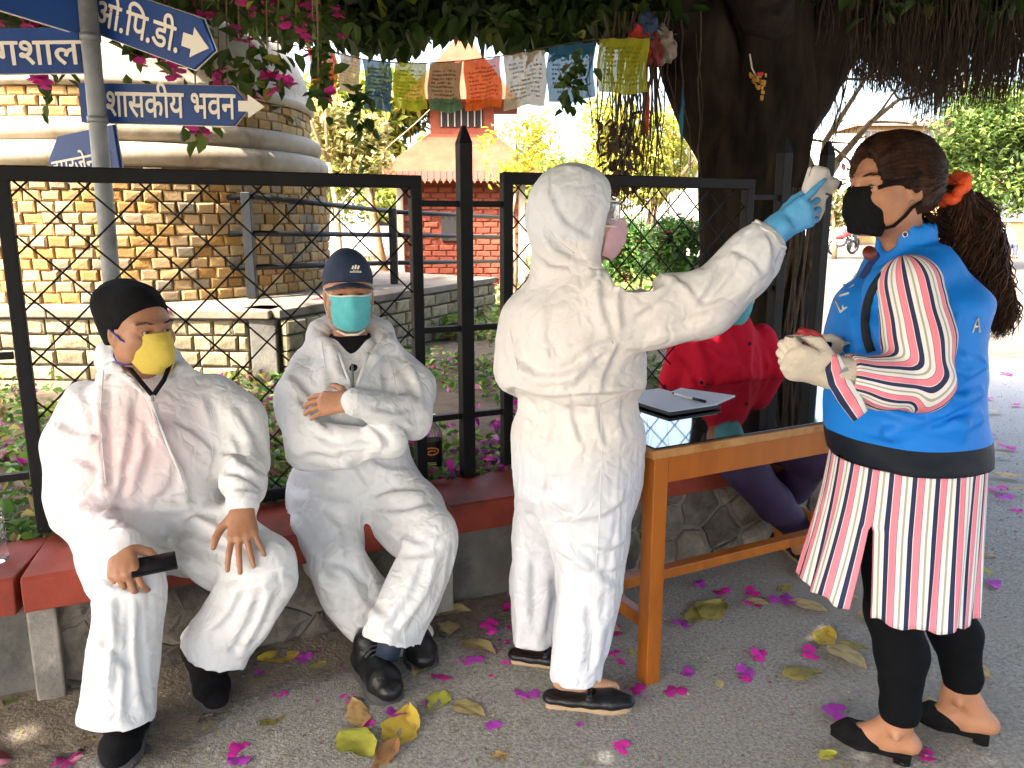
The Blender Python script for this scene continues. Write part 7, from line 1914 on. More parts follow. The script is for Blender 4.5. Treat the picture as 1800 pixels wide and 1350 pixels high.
    idx = np.nonzero(np.abs(S.D) < .03); P = np.stack([S.ax[i][idx[i]] for i in range(3)], 1); tie = V3(HD.p(0, -.128, .012)); r_ = P - tie; rr = np.linalg.norm(r_, axis=1) + 1e-6
    a1 = np.arctan2(r_ @ HD.x, r_ @ HD.u); S.D[idx] -= (.0011 * np.sin(a1 * 19 + 2 * np.sin(rr * 25)) + .0009 * np.sin(a1 * 47 + 2 * np.sin(rr * 40))).astype(f32)
    hr = S.build('hair', hm, t)
    rr = random.Random(5); mb = MB(); mb2 = MB()
    path = [(1668, 332), (1690, 350), (1706, 398), (1716, 452), (1730, 505), (1746, 550), (1748, 592)]
    yy = [2.02, 2.03, 2.03, 2.02, 2.01, 2.0, 2.0]; pw = [.018, .046, .060, .064, .060, .050, .034]
    pc = [V3(at(a, b, y)) for (a, b), y in zip(path, yy)]
    def pcurve(u):
        i = min(int(u), len(pc) - 2); f = u - i; a = pc[max(i - 1, 0)]; b = pc[i]; c = pc[i + 1]; d = pc[min(i + 2, len(pc) - 1)]
        return .5 * (2 * b + (c - a) * f + (2 * a - 5 * b + 4 * c - d) * f * f + (3 * b - a - 3 * c + d) * f ** 3), pw[i] + (pw[i + 1] - pw[i]) * f
    for k in range(2400):
        a = rr.uniform(0, 6.28); rad = rr.random() ** .45; u1 = rr.uniform(3.6, 6.0) if rr.random() < .75 else rr.uniform(2.2, 4); ph, am, fq = rr.uniform(0, 6.28), rr.uniform(.005, .026), rr.uniform(.9, 2.0); ph2 = a * 1.5
        pts = []; n = 14
        for i in range(n):
            u = u1 * i / (n - 1); c, w = pcurve(u); sw = min(1, u / 1.5)
            pts.append(c + V3(math.cos(a), .75 * math.sin(a), .15 * math.sin(a)) * w * rad * (1.0 + .1 * math.sin(u * 2 + ph)) + V3(am * math.sin(u * fq * 2.2 + ph2), am * .8 * math.cos(u * fq * 2.2 + ph2), am * .5 * math.sin(u * 3 + ph)) * sw)
        (mb2 if k % 5 < 2 else mb).tube(pts, [.0014] + [.0018] * (n - 3) + [.0012, .0004], 3, cap=False)
    S2 = SDF(np.min(pc, 0) - .1, np.max(pc, 0) + .1, .008); S2.chain(pc[:-1], [w_ * .62 for w_ in pw[:-1]], .01); S2.crumple(.004, 30, 2); S2.build('ponytail_core', hm, hr)
    # single hairs combed over the crown to the tie
    rg = np.random.default_rng(3); n0 = 1100; a = rg.uniform(-1.25, 1.25, n0); b = rg.uniform(-.9, 1.0, n0)
    st = np.array([HD.p(.1 * math.sin(a_), .10 * math.cos(a_) * (.3 + .7 * math.cos(max(0, b_))), .02 + .10 * math.sin(b_)) for a_, b_ in zip(a, b)])
    T_ = np.linspace(0, 1, 11)[:, None, None]; mid = np.array([HD.p(.05 * math.sin(a_), -.04, .115 * max(-.2, math.sin(b_) * .9) + .02) for a_, b_ in zip(a, b)])
    Q = (1 - T_) ** 2 * st + 2 * T_ * (1 - T_) * mid + T_ ** 2 * (tie + rg.normal(0, .008, (n0, 3)))
    QQ = S.vsnap(Q.reshape(-1, 3), .0008).reshape(Q.shape)
    for k in range(n0):
        pts = [QQ[j, k] for j in range(11)]
        if max(np.linalg.norm(pts[j + 1] - pts[j]) for j in range(10)) < .05 and abs(S.val(pts[2])) < .02: mb.tube(pts, [.0004] + [.0011] * 9 + [.0009], 3, cap=False)
    for k in range(60):                                            # loose strands along the nape and crown
        a = rr.uniform(-1, 1); s0 = HD.p(.05 * a, -.09 + .02 * rr.random(), -.05 - .02 * rr.random()); c, w = pcurve(rr.uniform(1.5, 3)); m_ = (s0 + c) / 2 + V3(rr.gauss(0, .01), rr.gauss(0, .01), -.01)
        mb.tube([s0, m_, c], [.0014, .0014, .0008], 3, cap=False)
    mb.build('ponytail', hm, hr, True, kind='stuff'); mb2.build('ponytail', mat('brown_hair_ends', (.035, .013, .005), (.085, .034, .014), scale=14, rough=.5, spec=.2), hr, True, kind='stuff')
    mb = MB(); c = tie + HD.f * -.006 + V3(0, 0, .0)               # orange scrunchie
    ax_ = unit(pc[1] - pc[0]); b1 = unit(np.cross(ax_, [0, 1, .2])); b2 = np.cross(ax_, b1); c = V3(at(1673, 332, 2.02))
    mb.tube([c + (b1 * math.cos(a) + b2 * math.sin(a)) * (.034 + .005 * math.sin(a * 9)) + ax_ * .007 * math.sin(a * 7) for a in np.linspace(0, 2 * math.pi, 60)], .0135, 8)
    mb.build('scrunchie', mat('orange_scrunchie', (.72, .07, .012), (.78, .11, .02), scale=60, rough=.75, bump=.3, bscale=120), hr, True)
    MB().lathe([(.0035, 0), (.004, .003), (.001, .005)], HD.p(-.083, .006, -.04), 10).build('earring', M['pole'], t, True)
    # ---- cream work gloves
    gm = mat('cream_glove', (.52, .45, .36), (.60, .53, .43), scale=20, rough=.9, bump=.3, bscale=200)
    S = SDF(V3(wrL) - [.17, .09, .09], V3(wrL) + .08, .004)
    d = unit(V3(at(1415, 640, 1.71)) - V3(wrL)); S.chain([V3(wrL) + [.02, 0, .0], V3(wrL) - [.02, 0, 0]], [.034, .035], .01); S.cone(V3(wrL) + [-.012, 0, 0], V3(wrL) + [-.008, 0, 0], .038, .038, .006)
    hand(S, V3(wrL) - [.022, 0, 0], d + V3(0, .1, .05), (-.05, -.85, -.5), (0, 0, 1), 1.0, ((.9, 1.3, .8), (1.0, 1.35, .8), (1.05, 1.35, .8), (1.1, 1.3, .8)), fat=1.25, thumb=((.7, .45, -.45), (.9, .2, -.4), (.9, 0, -.5)))
    S.crumple(.0015, 50, 2); g = S.build('glove', gm, t)
    MB().box(V3(wrL) + V3(-.012, -.040, .012), (.022, .002, .007), (Vector(unit((1, 0, .35))), Vector((0, 1, 0)), Vector(unit((-.35, 0, 1))))).build('glove_label', M['pole'], g)
    S = SDF(V3(wrR) - [.17, .09, .09], V3(wrR) + .09, .004)
    d = unit(V3(at(1412, 596, 1.90)) - V3(wrR)); S.chain([V3(wrR) + [.03, 0, 0], V3(wrR)], [.036, .036], .01)
    hand(S, V3(wrR), d, (.0, .4, .9), (0, -1, .2), .98, ((.7, .9, .6), (.8, 1.0, .6), (.9, 1.1, .6), (1.0, 1.1, .6)), fat=1.2, thumb=((.6, .7, -.3), (.8, .3, -.4), (.9, .0, -.4)))
    S.crumple(.0015, 50, 3); S.build('glove', gm, t)
    for (a, hl, to) in feet: shoe(t, V3(hl) + [0, 0, .016], V3(to) + [0, 0, .002], .084, 'mule')
person_d()
def clutched():
    t = thing('red_strap', 'red folded strap clutched between the cream work gloves', 'strap', tuple(at(1420, 606, 1.80)))
    m = mat('red_rubber', (.40, .02, .02), (.48, .035, .03), scale=20, rough=.5)
    a = at(1418, 605, 1.79)
    MB().tube([a + Vector((.036 * math.cos(q), .008 * math.sin(2 * q), .026 * math.sin(q))) for q in np.linspace(0, 6.28, 26)], .009, 8, flat=.8).build('loop', m, t, True)
    MB().tube([a + Vector((-.02, -.01, .035)), a + Vector((0, -.005, .018)), a + Vector((.01, 0, -.015)), a + Vector((.035, .01, -.03))], .009, 8).build('band', m, t, True)
clutched()
# =================================================================== person seated behind the table
def person_e():
    hip = B(1.28, .20, .55)
    t = thing('person', 'seated person in red jacket and purple trousers behind the black table top', 'person', (hip.x, hip.y, ST))
    face = unit((.12, -.99, 0))
    pel = V3(hip); nk = at(1283, 560, 3.42); ch = at(1268, 640, 3.42)
    HD = Head(at(1290, 507, 3.38), (.22, -.90, -.36), sc=1.02)
    shR, shL = at(1206, 592, 3.46), at(1338, 590, 3.50); elR, elL = at(1186, 722, 3.44), at(1384, 706, 3.50); wrR, wrL = at(1250, 790, 3.30), at(1330, 785, 3.30)
    lo, hi = V3(.50, 2.85, 0), V3(1.52, 3.75, 1.40)
    S = SDF(lo, hi, .013, [(HD.c - .13, HD.c + .13, .0045)]); HD.add(S, lids=True)
    S.chain([HD.p(0, -.02, -.05), V3(nk) - [0, 0, .02], ch, pel], [.05, .05, .10, .12], .05)
    for a, b, c in ((shR, elR, wrR), (shL, elL, wrL)): S.chain([V3(a) * .8 + V3(ch) * .2, b, c], [.04, .035, .026], .03)
    hand(S, wrR, (.75, -.6, -.1), (0, 0, 1), (-.4, -.8, 0), .92, ((.3, .4, .3),) * 4); hand(S, wrL, (-.6, -.75, -.1), (0, 0, 1), (.3, -.8, 0), .92, ((.3, .4, .3),) * 4)
    kR, aR = at(1312, 826, 3.02), on(1408, 985) + Vector((0, .04, .10)); kL, aL = at(1435, 800, 3.12), on(1345, 948) + Vector((.03, .06, .09))
    for k, a in ((kR, aR), (kL, aL)):
        S.chain([pel, k, a], [.085, .055, .04], .03); S.chain([a, V3(a) + [.0, -.03, -.05], V3(a) + [.02, -.13, -.07]], [.036, .036, .026], .02)
    S.build('body', M['skin2'], t); HD.eyes(t)
    S = SDF(lo - .02, hi, .0115)
    C = lambda p, f=0.0: V3(p) + face * f
    S.stack([(C(pel), .19, .145), (C(at(1265, 700, 3.42)), .19, .145), (C(ch), .19, .14), (C(at(1270, 598, 3.43)), .165, .12), (C(at(1276, 574, 3.43)), .12, .10), (C(nk), .085, .085)], face, .03, p=2.3)
    S.chain([shR, (V3(shR) + V3(elR)) / 2 - [.01, 0, 0], elR, V3(wrR)], [.072, .078, .075, .05], .03); S.chain([shL, (V3(shL) + V3(elL)) / 2, elL, V3(wrL)], [.070, .074, .072, .05], .03)
    S.cone(C(nk), V3(nk) + [0, 0, .02], .078, .072, .02)
    S0 = SDF(lo - .02, hi, .0115); S0.D = S.D.copy()
    FE = [([(1270, 566), (1286, 600), (1300, 640), (1302, 672)], 8, .008), ([(1222, 590), (1238, 640), (1244, 690)], 10, .011), ([(1322, 595), (1316, 640), (1322, 672)], 9, .010), ([(1235, 605), (1262, 625), (1290, 640)], 8, .006), ([(1250, 676), (1285, 655), (1314, 648)], 8, .007), ([(1180, 620), (1205, 650), (1225, 690)], 9, .007), ([(1340, 610), (1350, 640), (1345, 668)], 8, .006), ([(1215, 575), (1240, 585), (1268, 575)], 7, .006)]
    jk = S.build('jacket', mat('red_jacket', (.42, .006, .022), (.48, .010, .034), scale=9, rough=.9, bump=.2, bscale=120, spec=.15), t)
    drape(jk, S0, .016, 9, [(nk, .14), (wrR, .1), (wrL, .1)], seed=4, strokes=FE)
    for px, py in ((1247, 556), (1292, 558), (1300, 553), (1232, 672), (1243, 676), (1230, 590), (1318, 604)):
        h = surf(jk, [(px, py)], .001)
        if h:
            h = V3(h[0]); MB().lathe([(.008, 0), (.007, .004), (.001, .005)], (0, 0, 0), 10).build('snap_button', M['blackplastic'], jk, True, M=Matrix.Translation(h + V3(0, -.004, 0)) @ Matrix.Rotation(R(90), 4, 'X'))
    S = SDF(lo - .02, V3(1.55, 3.75, .62), .0085)
    for k, a, sd in ((kR, aR, 2), (kL, aL, 5)): S.chain([V3(pel) + [(-.05 if sd == 2 else .06), 0, -.02], k, (V3(k) + V3(a)) / 2, V3(a) + [0, 0, .02]], [.11, .082, .074, .060], .03, fold=(.004, 6, sd))
    S.build('trousers', mat('purple_trousers', (.013, .005, .032), (.02, .008, .045), scale=12, rough=.8, bump=.15, bscale=160), t)
    hr = SDF(HD.c - .16, HD.c + .16, .006); q = HD.sc; hr.ell(HD.p(0, -.022, .035), [.086 * q, .105 * q, .092 * q], HD.ax, .01); hr.ell(HD.p(0, -.06, -.04), [.07, .06, .08], HD.ax, .03); hr.ell(HD.p(0, .118, .0), [.08, .066, .075], HD.ax, .006, 's'); hr.cut(HD.p(0, 0, -.09), -HD.u); hr.build('hair', M['browhair'], t)
    S = SDF(HD.c - .15, HD.c + .15, .005); S.ell(HD.p(0, .035, -.050), [.070 * q, .072 * q, .085 * q], HD.ax, .01); S.cone(HD.p(0, .086, -.02), HD.p(0, .08, -.09), .034 * q, .034 * q, .04); S.cut(HD.p(0, .05, -.003), HD.u); S.cut(HD.p(0, .03, -.05), -HD.f); S.build('face_mask', mat('teal_mask', (.08, .34, .42), (.10, .40, .48), scale=40, rough=.75), t)
    for a in (aR, aL): shoe(t, V3(a.x - .01, a.y + .05, 0), V3(a.x + .03, a.y - .19, 0), .09, 'loafer')
person_e()
# =================================================================== table and what lies on it
TO = Vector((.41, 2.20, 0)); TU = Vector((.888, .459, 0)).normalized(); TN = Vector((-TU.y, TU.x, 0)); TL, TD, TZ = 1.20, .62, .757
def T(s, n, z): return TO + TU * s + TN * n + Vector((0, 0, z))
TAX = (TU, TN, Vector((0, 0, 1)))
def table():
    t = thing('table', 'orange varnished wooden table with glossy black top', 'table', T(TL / 2, TD / 2, 0))
    lw = .052
    MB().box(T(TL / 2, TD / 2, TZ - .014), (TL + .03, TD + .03, .026), TAX).build('tabletop', M['woodworn'], t, False, .003)
    MB().box(T(TL / 2, TD / 2, TZ + .0015), (TL + .0, TD + .0, .004), TAX).build('black_top', M['blacktop'], t, False, .0015)
    for n in (.012, TD - .012): MB().box(T(TL / 2, n + (.006 if n < .3 else -.006), TZ - .027 - .042), (TL - 2 * lw - .012, .022, .084), TAX).build('apron', M['wood'], t, False, .002)
    for s in (.012, TL - .012): MB().box(T(s + (.006 if s < .5 else -.006), TD / 2, TZ - .027 - .042), (.022, TD - 2 * lw - .012, .084), TAX).build('apron', M['wood'], t, False, .002)
    for s in (lw / 2 + .004, TL - lw / 2 - .004):
        for n in (lw / 2 + .004, TD - lw / 2 - .004): MB().box(T(s, n, (TZ - .027) / 2), (lw, lw, TZ - .027), TAX).build('leg', M['wood'], t, False, .003)
    for s in (lw / 2 + .004, TL - lw / 2 - .004): MB().box(T(s, TD / 2, .19), (.034, TD - 2 * lw - .01, .042), TAX).build('stretcher', M['wood'], t, False, .002)
    MB().box(T(TL / 2, TD * .50, .19), (TL - lw - .046, .044, .036), TAX).build('stretcher', M['wood'], t, False, .002)
    # orange front legs sit flush with the frame : darker worn streaks on the edges come from the material
table()
def clipboard():
    z = TZ + .006; p = [on(1131, 690, z), on(1225, 692, z), on(1278, 722, z), on(1172, 737, z), on(1120, 715, z)]
    a = on(1180, 712, z); d = (on(1275, 722, z) - on(1172, 738, z)).normalized(); n = Vector((-d.y, d.x, 0))
    t = thing('clipboard', 'black clipboard holding a white sheet on the dark table top', 'clipboard', tuple(a))
    MB().box(a + Vector((-.02, .03, .006)), (.23, .33, .010), (d, n, Vector((0, 0, 1)))).build('board', M['blackplastic'], t, False, .002)
    MB().box(a + Vector((-.02, .03, .0135)), (.215, .31, .003), (d, n, Vector((0, 0, 1)))).build('sheet', M['paper'], t)
    z += .002; b = on(1235, 702, z) + Vector((.02, .06, 0)); d2 = (on(1286, 705, z) - on(1180, 690, z)).normalized(); n2 = Vector((-d2.y, d2.x, 0))
    o = MB().box(b + Vector((-.03, .0, -.003)), (.22, .20, .004), (d2, n2, Vector((0, 0, 1)))).build('paper_sheet', M['paper']); o['label'] = 'loose white sheet lying beside the clipboard'; o['category'] = 'paper'
    c = on(1212, 697, z + .015); e = thing('pen', 'dark capped pen lying across the white sheet', 'pen', tuple(c)); q0, q1 = on(1186, 692, TZ + .026), on(1240, 706, TZ + .026)
    MB().tube([q0, q0.lerp(q1, .62)], .0045, 8).build('barrel', M['paper'], e, True); MB().tube([q0.lerp(q1, .62), q1], .0055, 8).build('cap', M['blackplastic'], e, True); MB().tube([q0.lerp(q1, -.08), q0], [.003, .0045], 8).build('tip', M['blackplastic'], e, True)
clipboard()
def bottle(label, p, h, r, m, labelled=False, cap=None, grip=False):
    t = thing('bottle', label, 'bottle', tuple(p))
    pr = [(.0, 0), (r * .92, 0), (r, .01)]
    if grip:
        for k in range(1, 9): pr.append((r * (1 if k % 2 else .93), h * .08 * k))
    pr += [(r, h * .62), (r * .95, h * .70), (r * .55, h * .82), (r * .34, h * .88), (r * .34, h * .93)]
    g = MB().lathe(pr, p, 28).build('bottle_body', m, t, True)
    MB().lathe([(0, h * .93), (r * .42, h * .93), (r * .42, h), (0, h)], p, 20).build('cap', cap or M['signwhite'], t, False, .001)
    if labelled:
        lb = MB().lathe([(r * 1.012, h * .12), (r * 1.012, h * .56)], p, 28).build('wrapper', M['blackplastic'], t, True)
        c = Vector(p) + Vector((0, 0, h * .40)); v = (Vector((0, 0, CAM_H)) - c); v.z = 0; v.normalize(); s = Vector((v.y, -v.x, 0)) * -1
        mo = mat('label_orange', (.62, .20, .04), rough=.6)
        em = MB(); em.tube([c + v * (r * 1.02) * math.cos(math.asin(max(-1, min(1, .6 * math.cos(a))))) + s * (r * .6 * math.cos(a)) + Vector((0, 0, h * .06 * math.sin(a))) for a in np.linspace(0, 6.28, 20)], .003, 5); em.build('label_ring', mo, lb)
        em = MB(); em.tube([c + v * r * 1.02 - s * r * .35 - Vector((0, 0, .003)), c + v * r * 1.04 + Vector((0, 0, .004)), c + v * r * 1.02 + s * r * .35], .0028, 5); em.build('label_mark', mo, lb)
        for z in (.17, .20): em = MB(); em.tube([c + v * r * 1.02 - s * r * .4 - Vector((0, 0, h * (.40 - z))), c + v * r * 1.04 - Vector((0, 0, h * (.40 - z))), c + v * r * 1.02 + s * r * .4 - Vector((0, 0, h * (.40 - z)))], .0012, 4).build('label_line', M['signwhite'], lb)
def clear(name, col, rough=.03):
    m = bpy.data.materials.new(name); m.use_nodes = True; b = m.node_tree.nodes['Principled BSDF']; b.inputs['Base Color'].default_value = (*col, 1); b.inputs['Transmission Weight'].default_value = .95; b.inputs['Roughness'].default_value = rough; b.inputs['IOR'].default_value = 1.2
    return m
p = on(760, 828, ST); bottle('clear sanitizer bottle with black and orange label standing by the folded elbow', p, .235, .042, clear('clear_plastic', (.9, .92, .93)), True)
p = on(2, 985, ST - .01); bottle('ribbed clear water bottle standing on the broken end of the red seat', p + Vector((-.012, 0, 0)), .225, .032, clear('clear_plastic_ribbed', (.95, .95, .97)), False, mat('bottle_cap', (.12, .3, .6), rough=.5), True)
def stone_lump(label, p, r, sd):
    bm = bmesh.new(); bmesh.ops.create_icosphere(bm, subdivisions=3, radius=1)
    for v in bm.verts:
        q = v.co; f = 1 + .18 * math.sin(q.x * 4 + sd) + .14 * math.sin(q.y * 5 - q.z * 3 + sd * 2); v.co = Vector(p) + Vector((q.x * r * f, q.y * r * .8 * f, max(-.3, q.z) * r * .55 * f + r * .12))
    me = bpy.data.meshes.new('stone'); bm.to_mesh(me); bm.free(); me.materials.append(M['concrete']); o = link('stone', me); o['label'] = label; o['category'] = 'stone'
def slipper():
    p = on(-4, 1348); t = thing('slipper', 'pink and maroon slipper tip at the corner of the road', 'slipper', tuple(p))
    mb = MB(); bm = bmesh.new(); bmesh.ops.create_uvsphere(bm, u_segments=20, v_segments=12, radius=1)
    for v in bm.verts: v.co = p + Vector((v.co.x * .055 - .02, v.co.y * .04, max(-.1, v.co.z) * .034 + .006))
    me = bpy.data.meshes.new('slipper_upper'); bm.to_mesh(me); bm.free(); me.polygons.foreach_set('use_smooth', [True] * len(me.polygons)); me.materials.append(mat('maroon_slipper', (.16, .03, .035), rough=.7)); link('slipper_upper', me, t)
    mb.tube([p + Vector((-.06, -.028, .028)), p + Vector((-.02, -.026, .041)), p + Vector((.02, -.02, .030)), p + Vector((.036, .0, .014))], .008, 8).build('band', mat('pink_band', (.62, .22, .28), rough=.7), t, True)
slipper()
# =================================================================== fallen leaves and petals on the road
def dry_leaf(seed, base, spot, ratio=.62, curl=.4):
    """one fallen leaf, 1 unit long : midrib crease, curled and nibbled margin, brown spots"""
    rg = np.random.default_rng(seed); nt, ns = 10, 8; V = []; C = []
    ph = rg.uniform(0, 6, 4); tw = rg.uniform(-.5, .5); bend = rg.uniform(-.25, .35)
    for j in range(nt + 1):
        t = j / nt; w = ratio * .5 * math.sin(math.pi * min(1, t * .97 + .015)) ** .75 * (1.15 - .45 * t)
        for i in range(ns + 1):
            s = -1 + 2 * i / ns; nib = 1 + (.10 * math.sin(t * 14 + ph[0] + s) + .08 * math.sin(t * 23 + ph[1])) * abs(s) ** 2
            x = t - .5; y = s * w * nib; z = .06 * abs(s) * w * 2 + curl * (.16 * s * s * math.sin(t * 4 + ph[2]) + .08 * math.sin(t * 7 + s * 2 + ph[3]) * abs(s)) + bend * (t - .5) ** 2 + tw * .12 * s * (t - .5)
            V.append((x, y, z))
    V = np.array(V); V[:, 2] -= V[:, 2].min(); k = np.arange((nt + 1) * (ns + 1)).reshape(nt + 1, ns + 1)
    F = np.stack([k[:-1, :-1], k[1:, :-1], k[1:, 1:], k[:-1, 1:]], -1).reshape(-1, 4)
    fc = V; m = (np.sin(fc[:, 0] * 11 + ph[0]) * np.sin(fc[:, 1] * 17 + ph[1]) + .5 * np.sin(fc[:, 0] * 29 + fc[:, 1] * 23) + rg.normal(0, .12, len(V)))
    m = np.clip((m - .45) / .4, 0, 1)[:, None]; C = (np.array(base) * (1 - m) + np.array(spot) * m) * rg.uniform(.92, 1.08, (len(V), 1))
    # a short stalk
    st = np.array([[-.5, .012, .012], [-.5, -.012, .012], [-.68, -.006, .02], [-.68, .006, .02]]); st[:, 2] += V[k[0, ns // 2], 2]
    V = np.concatenate([V, st]); n = len(V); F = np.concatenate([F, [[n - 4, n - 3, n - 2, n - 1]]]); C = np.concatenate([C, [np.array(spot)] * 4])
    return npmesh('fallen_leaf', V, F, M['leafdry'], True, attrs={'leaf': ('POINT', C)})
LEAFC = {'yellow': ((.58, .42, .05), (.36, .22, .04)), 'tan': ((.50, .39, .17), (.34, .23, .09)), 'olive': ((.30, .26, .06), (.18, .13, .04)), 'brown': ((.34, .17, .07), (.20, .095, .04)), 'yellow-green': ((.46, .46, .06), (.34, .30, .05)), 'orange-tan': ((.60, .38, .15), (.42, .23, .08)), 'dark green': ((.10, .13, .03), (.08, .07, .025))}
leafmesh = {c: [dry_leaf(100 + 7 * i + j, b, s, (.62, .7, .52)[j], (.16, .3, .24)[j]) for j in range(3)] for i, (c, (b, s)) in enumerate(LEAFC.items())}
bractm = [bract_mesh('petal', 200 + k, .030, 3, 1.0, ((.80, .03, .42), (.66, .03, .30), (.84, .07, .44))) for k in range(4)] + [bract_mesh('petal', 220 + k, .030, 3, 1.0, ((.55, .06, .55), (.60, .08, .58))) for k in range(3)]
MARKS = [((205, 1310), 'the dark shoe of the man with the beanie'), ((365, 1235), 'the sneaker tucked under the seat'), ((470, 1165), 'the rubble stones of the seat wall'), ((655, 1200), 'the laced boot of the man in the cap'), ((745, 1150), 'the second boot by the pier'), ((805, 1060), 'the concrete pier'),
         ((900, 1060), 'the dark plastered wall'), ((925, 1165), 'the far loafer'), ((1030, 1240), 'the near loafer'), ((1085, 1075), 'the side stretcher of the table'), ((1155, 1205), 'the front table leg'), ((1270, 1000), 'the long table stretcher'), ((1340, 930), 'the purple trouser leg'),
         ((1320, 1150), 'the open road in front of the table'), ((1470, 1040), 'the hanging edge of the striped tunic'), ((1470, 1160), 'the black leggings'), ((1540, 1300), 'the near black mule'), ((1700, 1290), 'the far black mule'), ((1765, 1180), 'the side of the road past the leggings'), ((1765, 1000), 'the road beside the tunic hem'), ((1760, 850), 'the road behind the striped skirt'), ((1760, 700), 'the road behind the blue vest'),
         ((640, 1300), 'the cluster of big leaves at the road edge'), ((440, 1320), 'the sunlit patch before the seat'), ((130, 1320), 'the dirt by the pink slipper'), ((870, 1270), 'the bare road before the white trousers'), ((1090, 1310), 'the lone spot before the table')]
LIT = []
def litter_label(kind, px, py):
    near = min(MARKS, key=lambda m: (m[0][0] - px) ** 2 + (m[0][1] - py) ** 2 * 1.6)
    side = ('just short of', 'just beyond')[py < near[0][1]] if abs(py - near[0][1]) > abs(px - near[0][0]) * .6 else 'beside'
    return '%s %s %s' % (kind, side, near[1])
rr = random.Random(40)
NEAR_Z = lambda p: (.018 if (p - BO).dot(BN) > -.12 else .0)
def drop(me, p, size, rot, tilt, name, label, cat, group):
    m = Matrix.Translation(p) @ Matrix.Rotation(rot, 4, 'Z') @ Matrix.Rotation(tilt[0], 4, 'X') @ Matrix.Rotation(tilt[1], 4, 'Y') @ Matrix.Scale(size, 4)
    o = link(name, me, None, M=m); o['label'] = label; o['category'] = cat; o['group'] = group; LIT.append((p.x / max(.5, p.y), o)); return o
LEAVES = [(490, 1168, 60, 'yellow'), (795, 1088, 62, 'tan'), (788, 1118, 50, 'tan'), (838, 1142, 70, 'tan'), (745, 1178, 70, 'tan'), (628, 1257, 72, 'orange-tan'), (676, 1332, 66, 'brown'), (628, 1312, 84, 'yellow-green'), (706, 1282, 86, 'yellow'), (770, 1236, 50, 'yellow-green'), (824, 1250, 62, 'tan'), (480, 1267, 46, 'olive'), (148, 1308, 52, 'yellow'),
          (300, 1282, 52, 'olive'), (366, 1280, 24, 'tan'), (425, 1226, 24, 'dark green'), (1238, 1080, 84, 'olive'), (1255, 1076, 60, 'olive'), (1420, 1067, 56, 'tan'), (1478, 1046, 50, 'tan'), (1524, 1086, 36, 'tan'), (1450, 1122, 52, 'yellow'), (1488, 1156, 76, 'tan'), (1410, 1188, 58, 'olive'), (1718, 1178, 46, 'tan'), (1416, 1014, 40, 'yellow'),
          (1290, 946, 40, 'dark green'), (1110, 1028, 40, 'tan'), (862, 1042, 50, 'tan'), (1758, 806, 30, 'tan'), (1772, 842, 44, 'orange-tan'), (1745, 728, 26, 'tan'), (1736, 1006, 22, 'yellow-green'), (1380, 1035, 30, 'olive'), (1264, 1206, 20, 'tan'), (1455, 1330, 30, 'yellow-green'), (880, 1332, 28, 'orange-tan'), (1500, 1140, 40, 'olive'), (770, 1085, 44, 'brown'), (1070, 1108, 40, 'tan'), (1330, 1060, 34, 'tan'), (1785, 870, 26, 'tan'), (1742, 980, 22, 'tan'), (1112, 1150, 18, 'yellow'), (712, 1145, 46, 'brown'), (880, 1035, 34, 'yellow'), (250, 1262, 30, 'tan'), (30, 1250, 40, 'dark green'), (1640, 1240, 30, 'tan'), (60, 1300, 34, 'olive'), (560, 1180, 26, 'olive')]
for px, py, sz, c in LEAVES:
    p = on(px, py, 0); p.z = .004 + NEAR_Z(p); w = sz / FPX * math.hypot(p.y, CAM_H) * 1.12
    kind = ('crumpled %s leaf' if sz > 55 else 'dry %s leaf' if sz > 36 else 'small %s leaf') % c
    drop(leafmesh[c][rr.randrange(3)], p, w, rr.uniform(0, 6.28), (rr.uniform(-.12, .12), rr.uniform(-.1, .1)), 'fallen_leaf', litter_label(kind, px, py), 'fallen leaf', 'dry leaves lying on the road')
PET = [(1115, 1213, 34, 0), (1185, 1216, 34, 0), (1203, 1185, 28, 1), (1337, 1153, 30, 0), (1425, 1150, 32, 0), (1310, 1183, 26, 1), (1312, 1194, 20, 0), (1090, 1315, 32, 0), (420, 1320, 36, 0), (421, 1336, 34, 1), (525, 1163, 28, 1), (534, 1168, 26, 1), (592, 1176, 34, 1), (490, 1228, 30, 0), (558, 1235, 28, 0), (613, 1230, 26, 0), (640, 1281, 34, 0), (702, 1254, 40, 1), (836, 1166, 30, 1), (812, 1166, 26, 1), (778, 1190, 34, 0), (742, 1238, 20, 1),
       (860, 1110, 34, 0), (884, 1078, 26, 0), (898, 1074, 28, 0), (906, 1106, 30, 0), (892, 1128, 28, 0), (872, 1150, 26, 0), (850, 1140, 34, 1), (925, 1222, 36, 1), (896, 1170, 28, 0), (870, 1192, 18, 0), (1080, 1110, 34, 0), (1062, 1122, 22, 1), (1086, 1076, 26, 1), (1266, 1041, 26, 0), (1322, 1062, 32, 0), (1378, 1055, 40, 1), (1322, 1042, 26, 0), (1200, 1096, 30, 1), (1470, 1254, 40, 1), (1630, 1331, 26, 0), (1754, 1032, 32, 1), (1756, 866, 28, 0), (1770, 791, 26, 0), (1770, 660, 18, 0), (1730, 702, 26, 0), (1764, 880, 24, 1), (116, 1341, 40, 0), (870, 1281, 26, 1), (1078, 1150, 28, 0), (1095, 1165, 20, 0), (850, 1030, 24, 0), (940, 1030, 22, 0), (1680, 1070, 14, 0), (1740, 770, 18, 1), (1785, 715, 16, 0), (566, 1158, 20, 0), (1230, 1028, 22, 1), (1790, 900, 20, 0), (1018, 1275, 12, 1), (660, 1150, 16, 1), (455, 1195, 18, 1), (905, 1058, 24, 1), (878, 1054, 20, 0)]
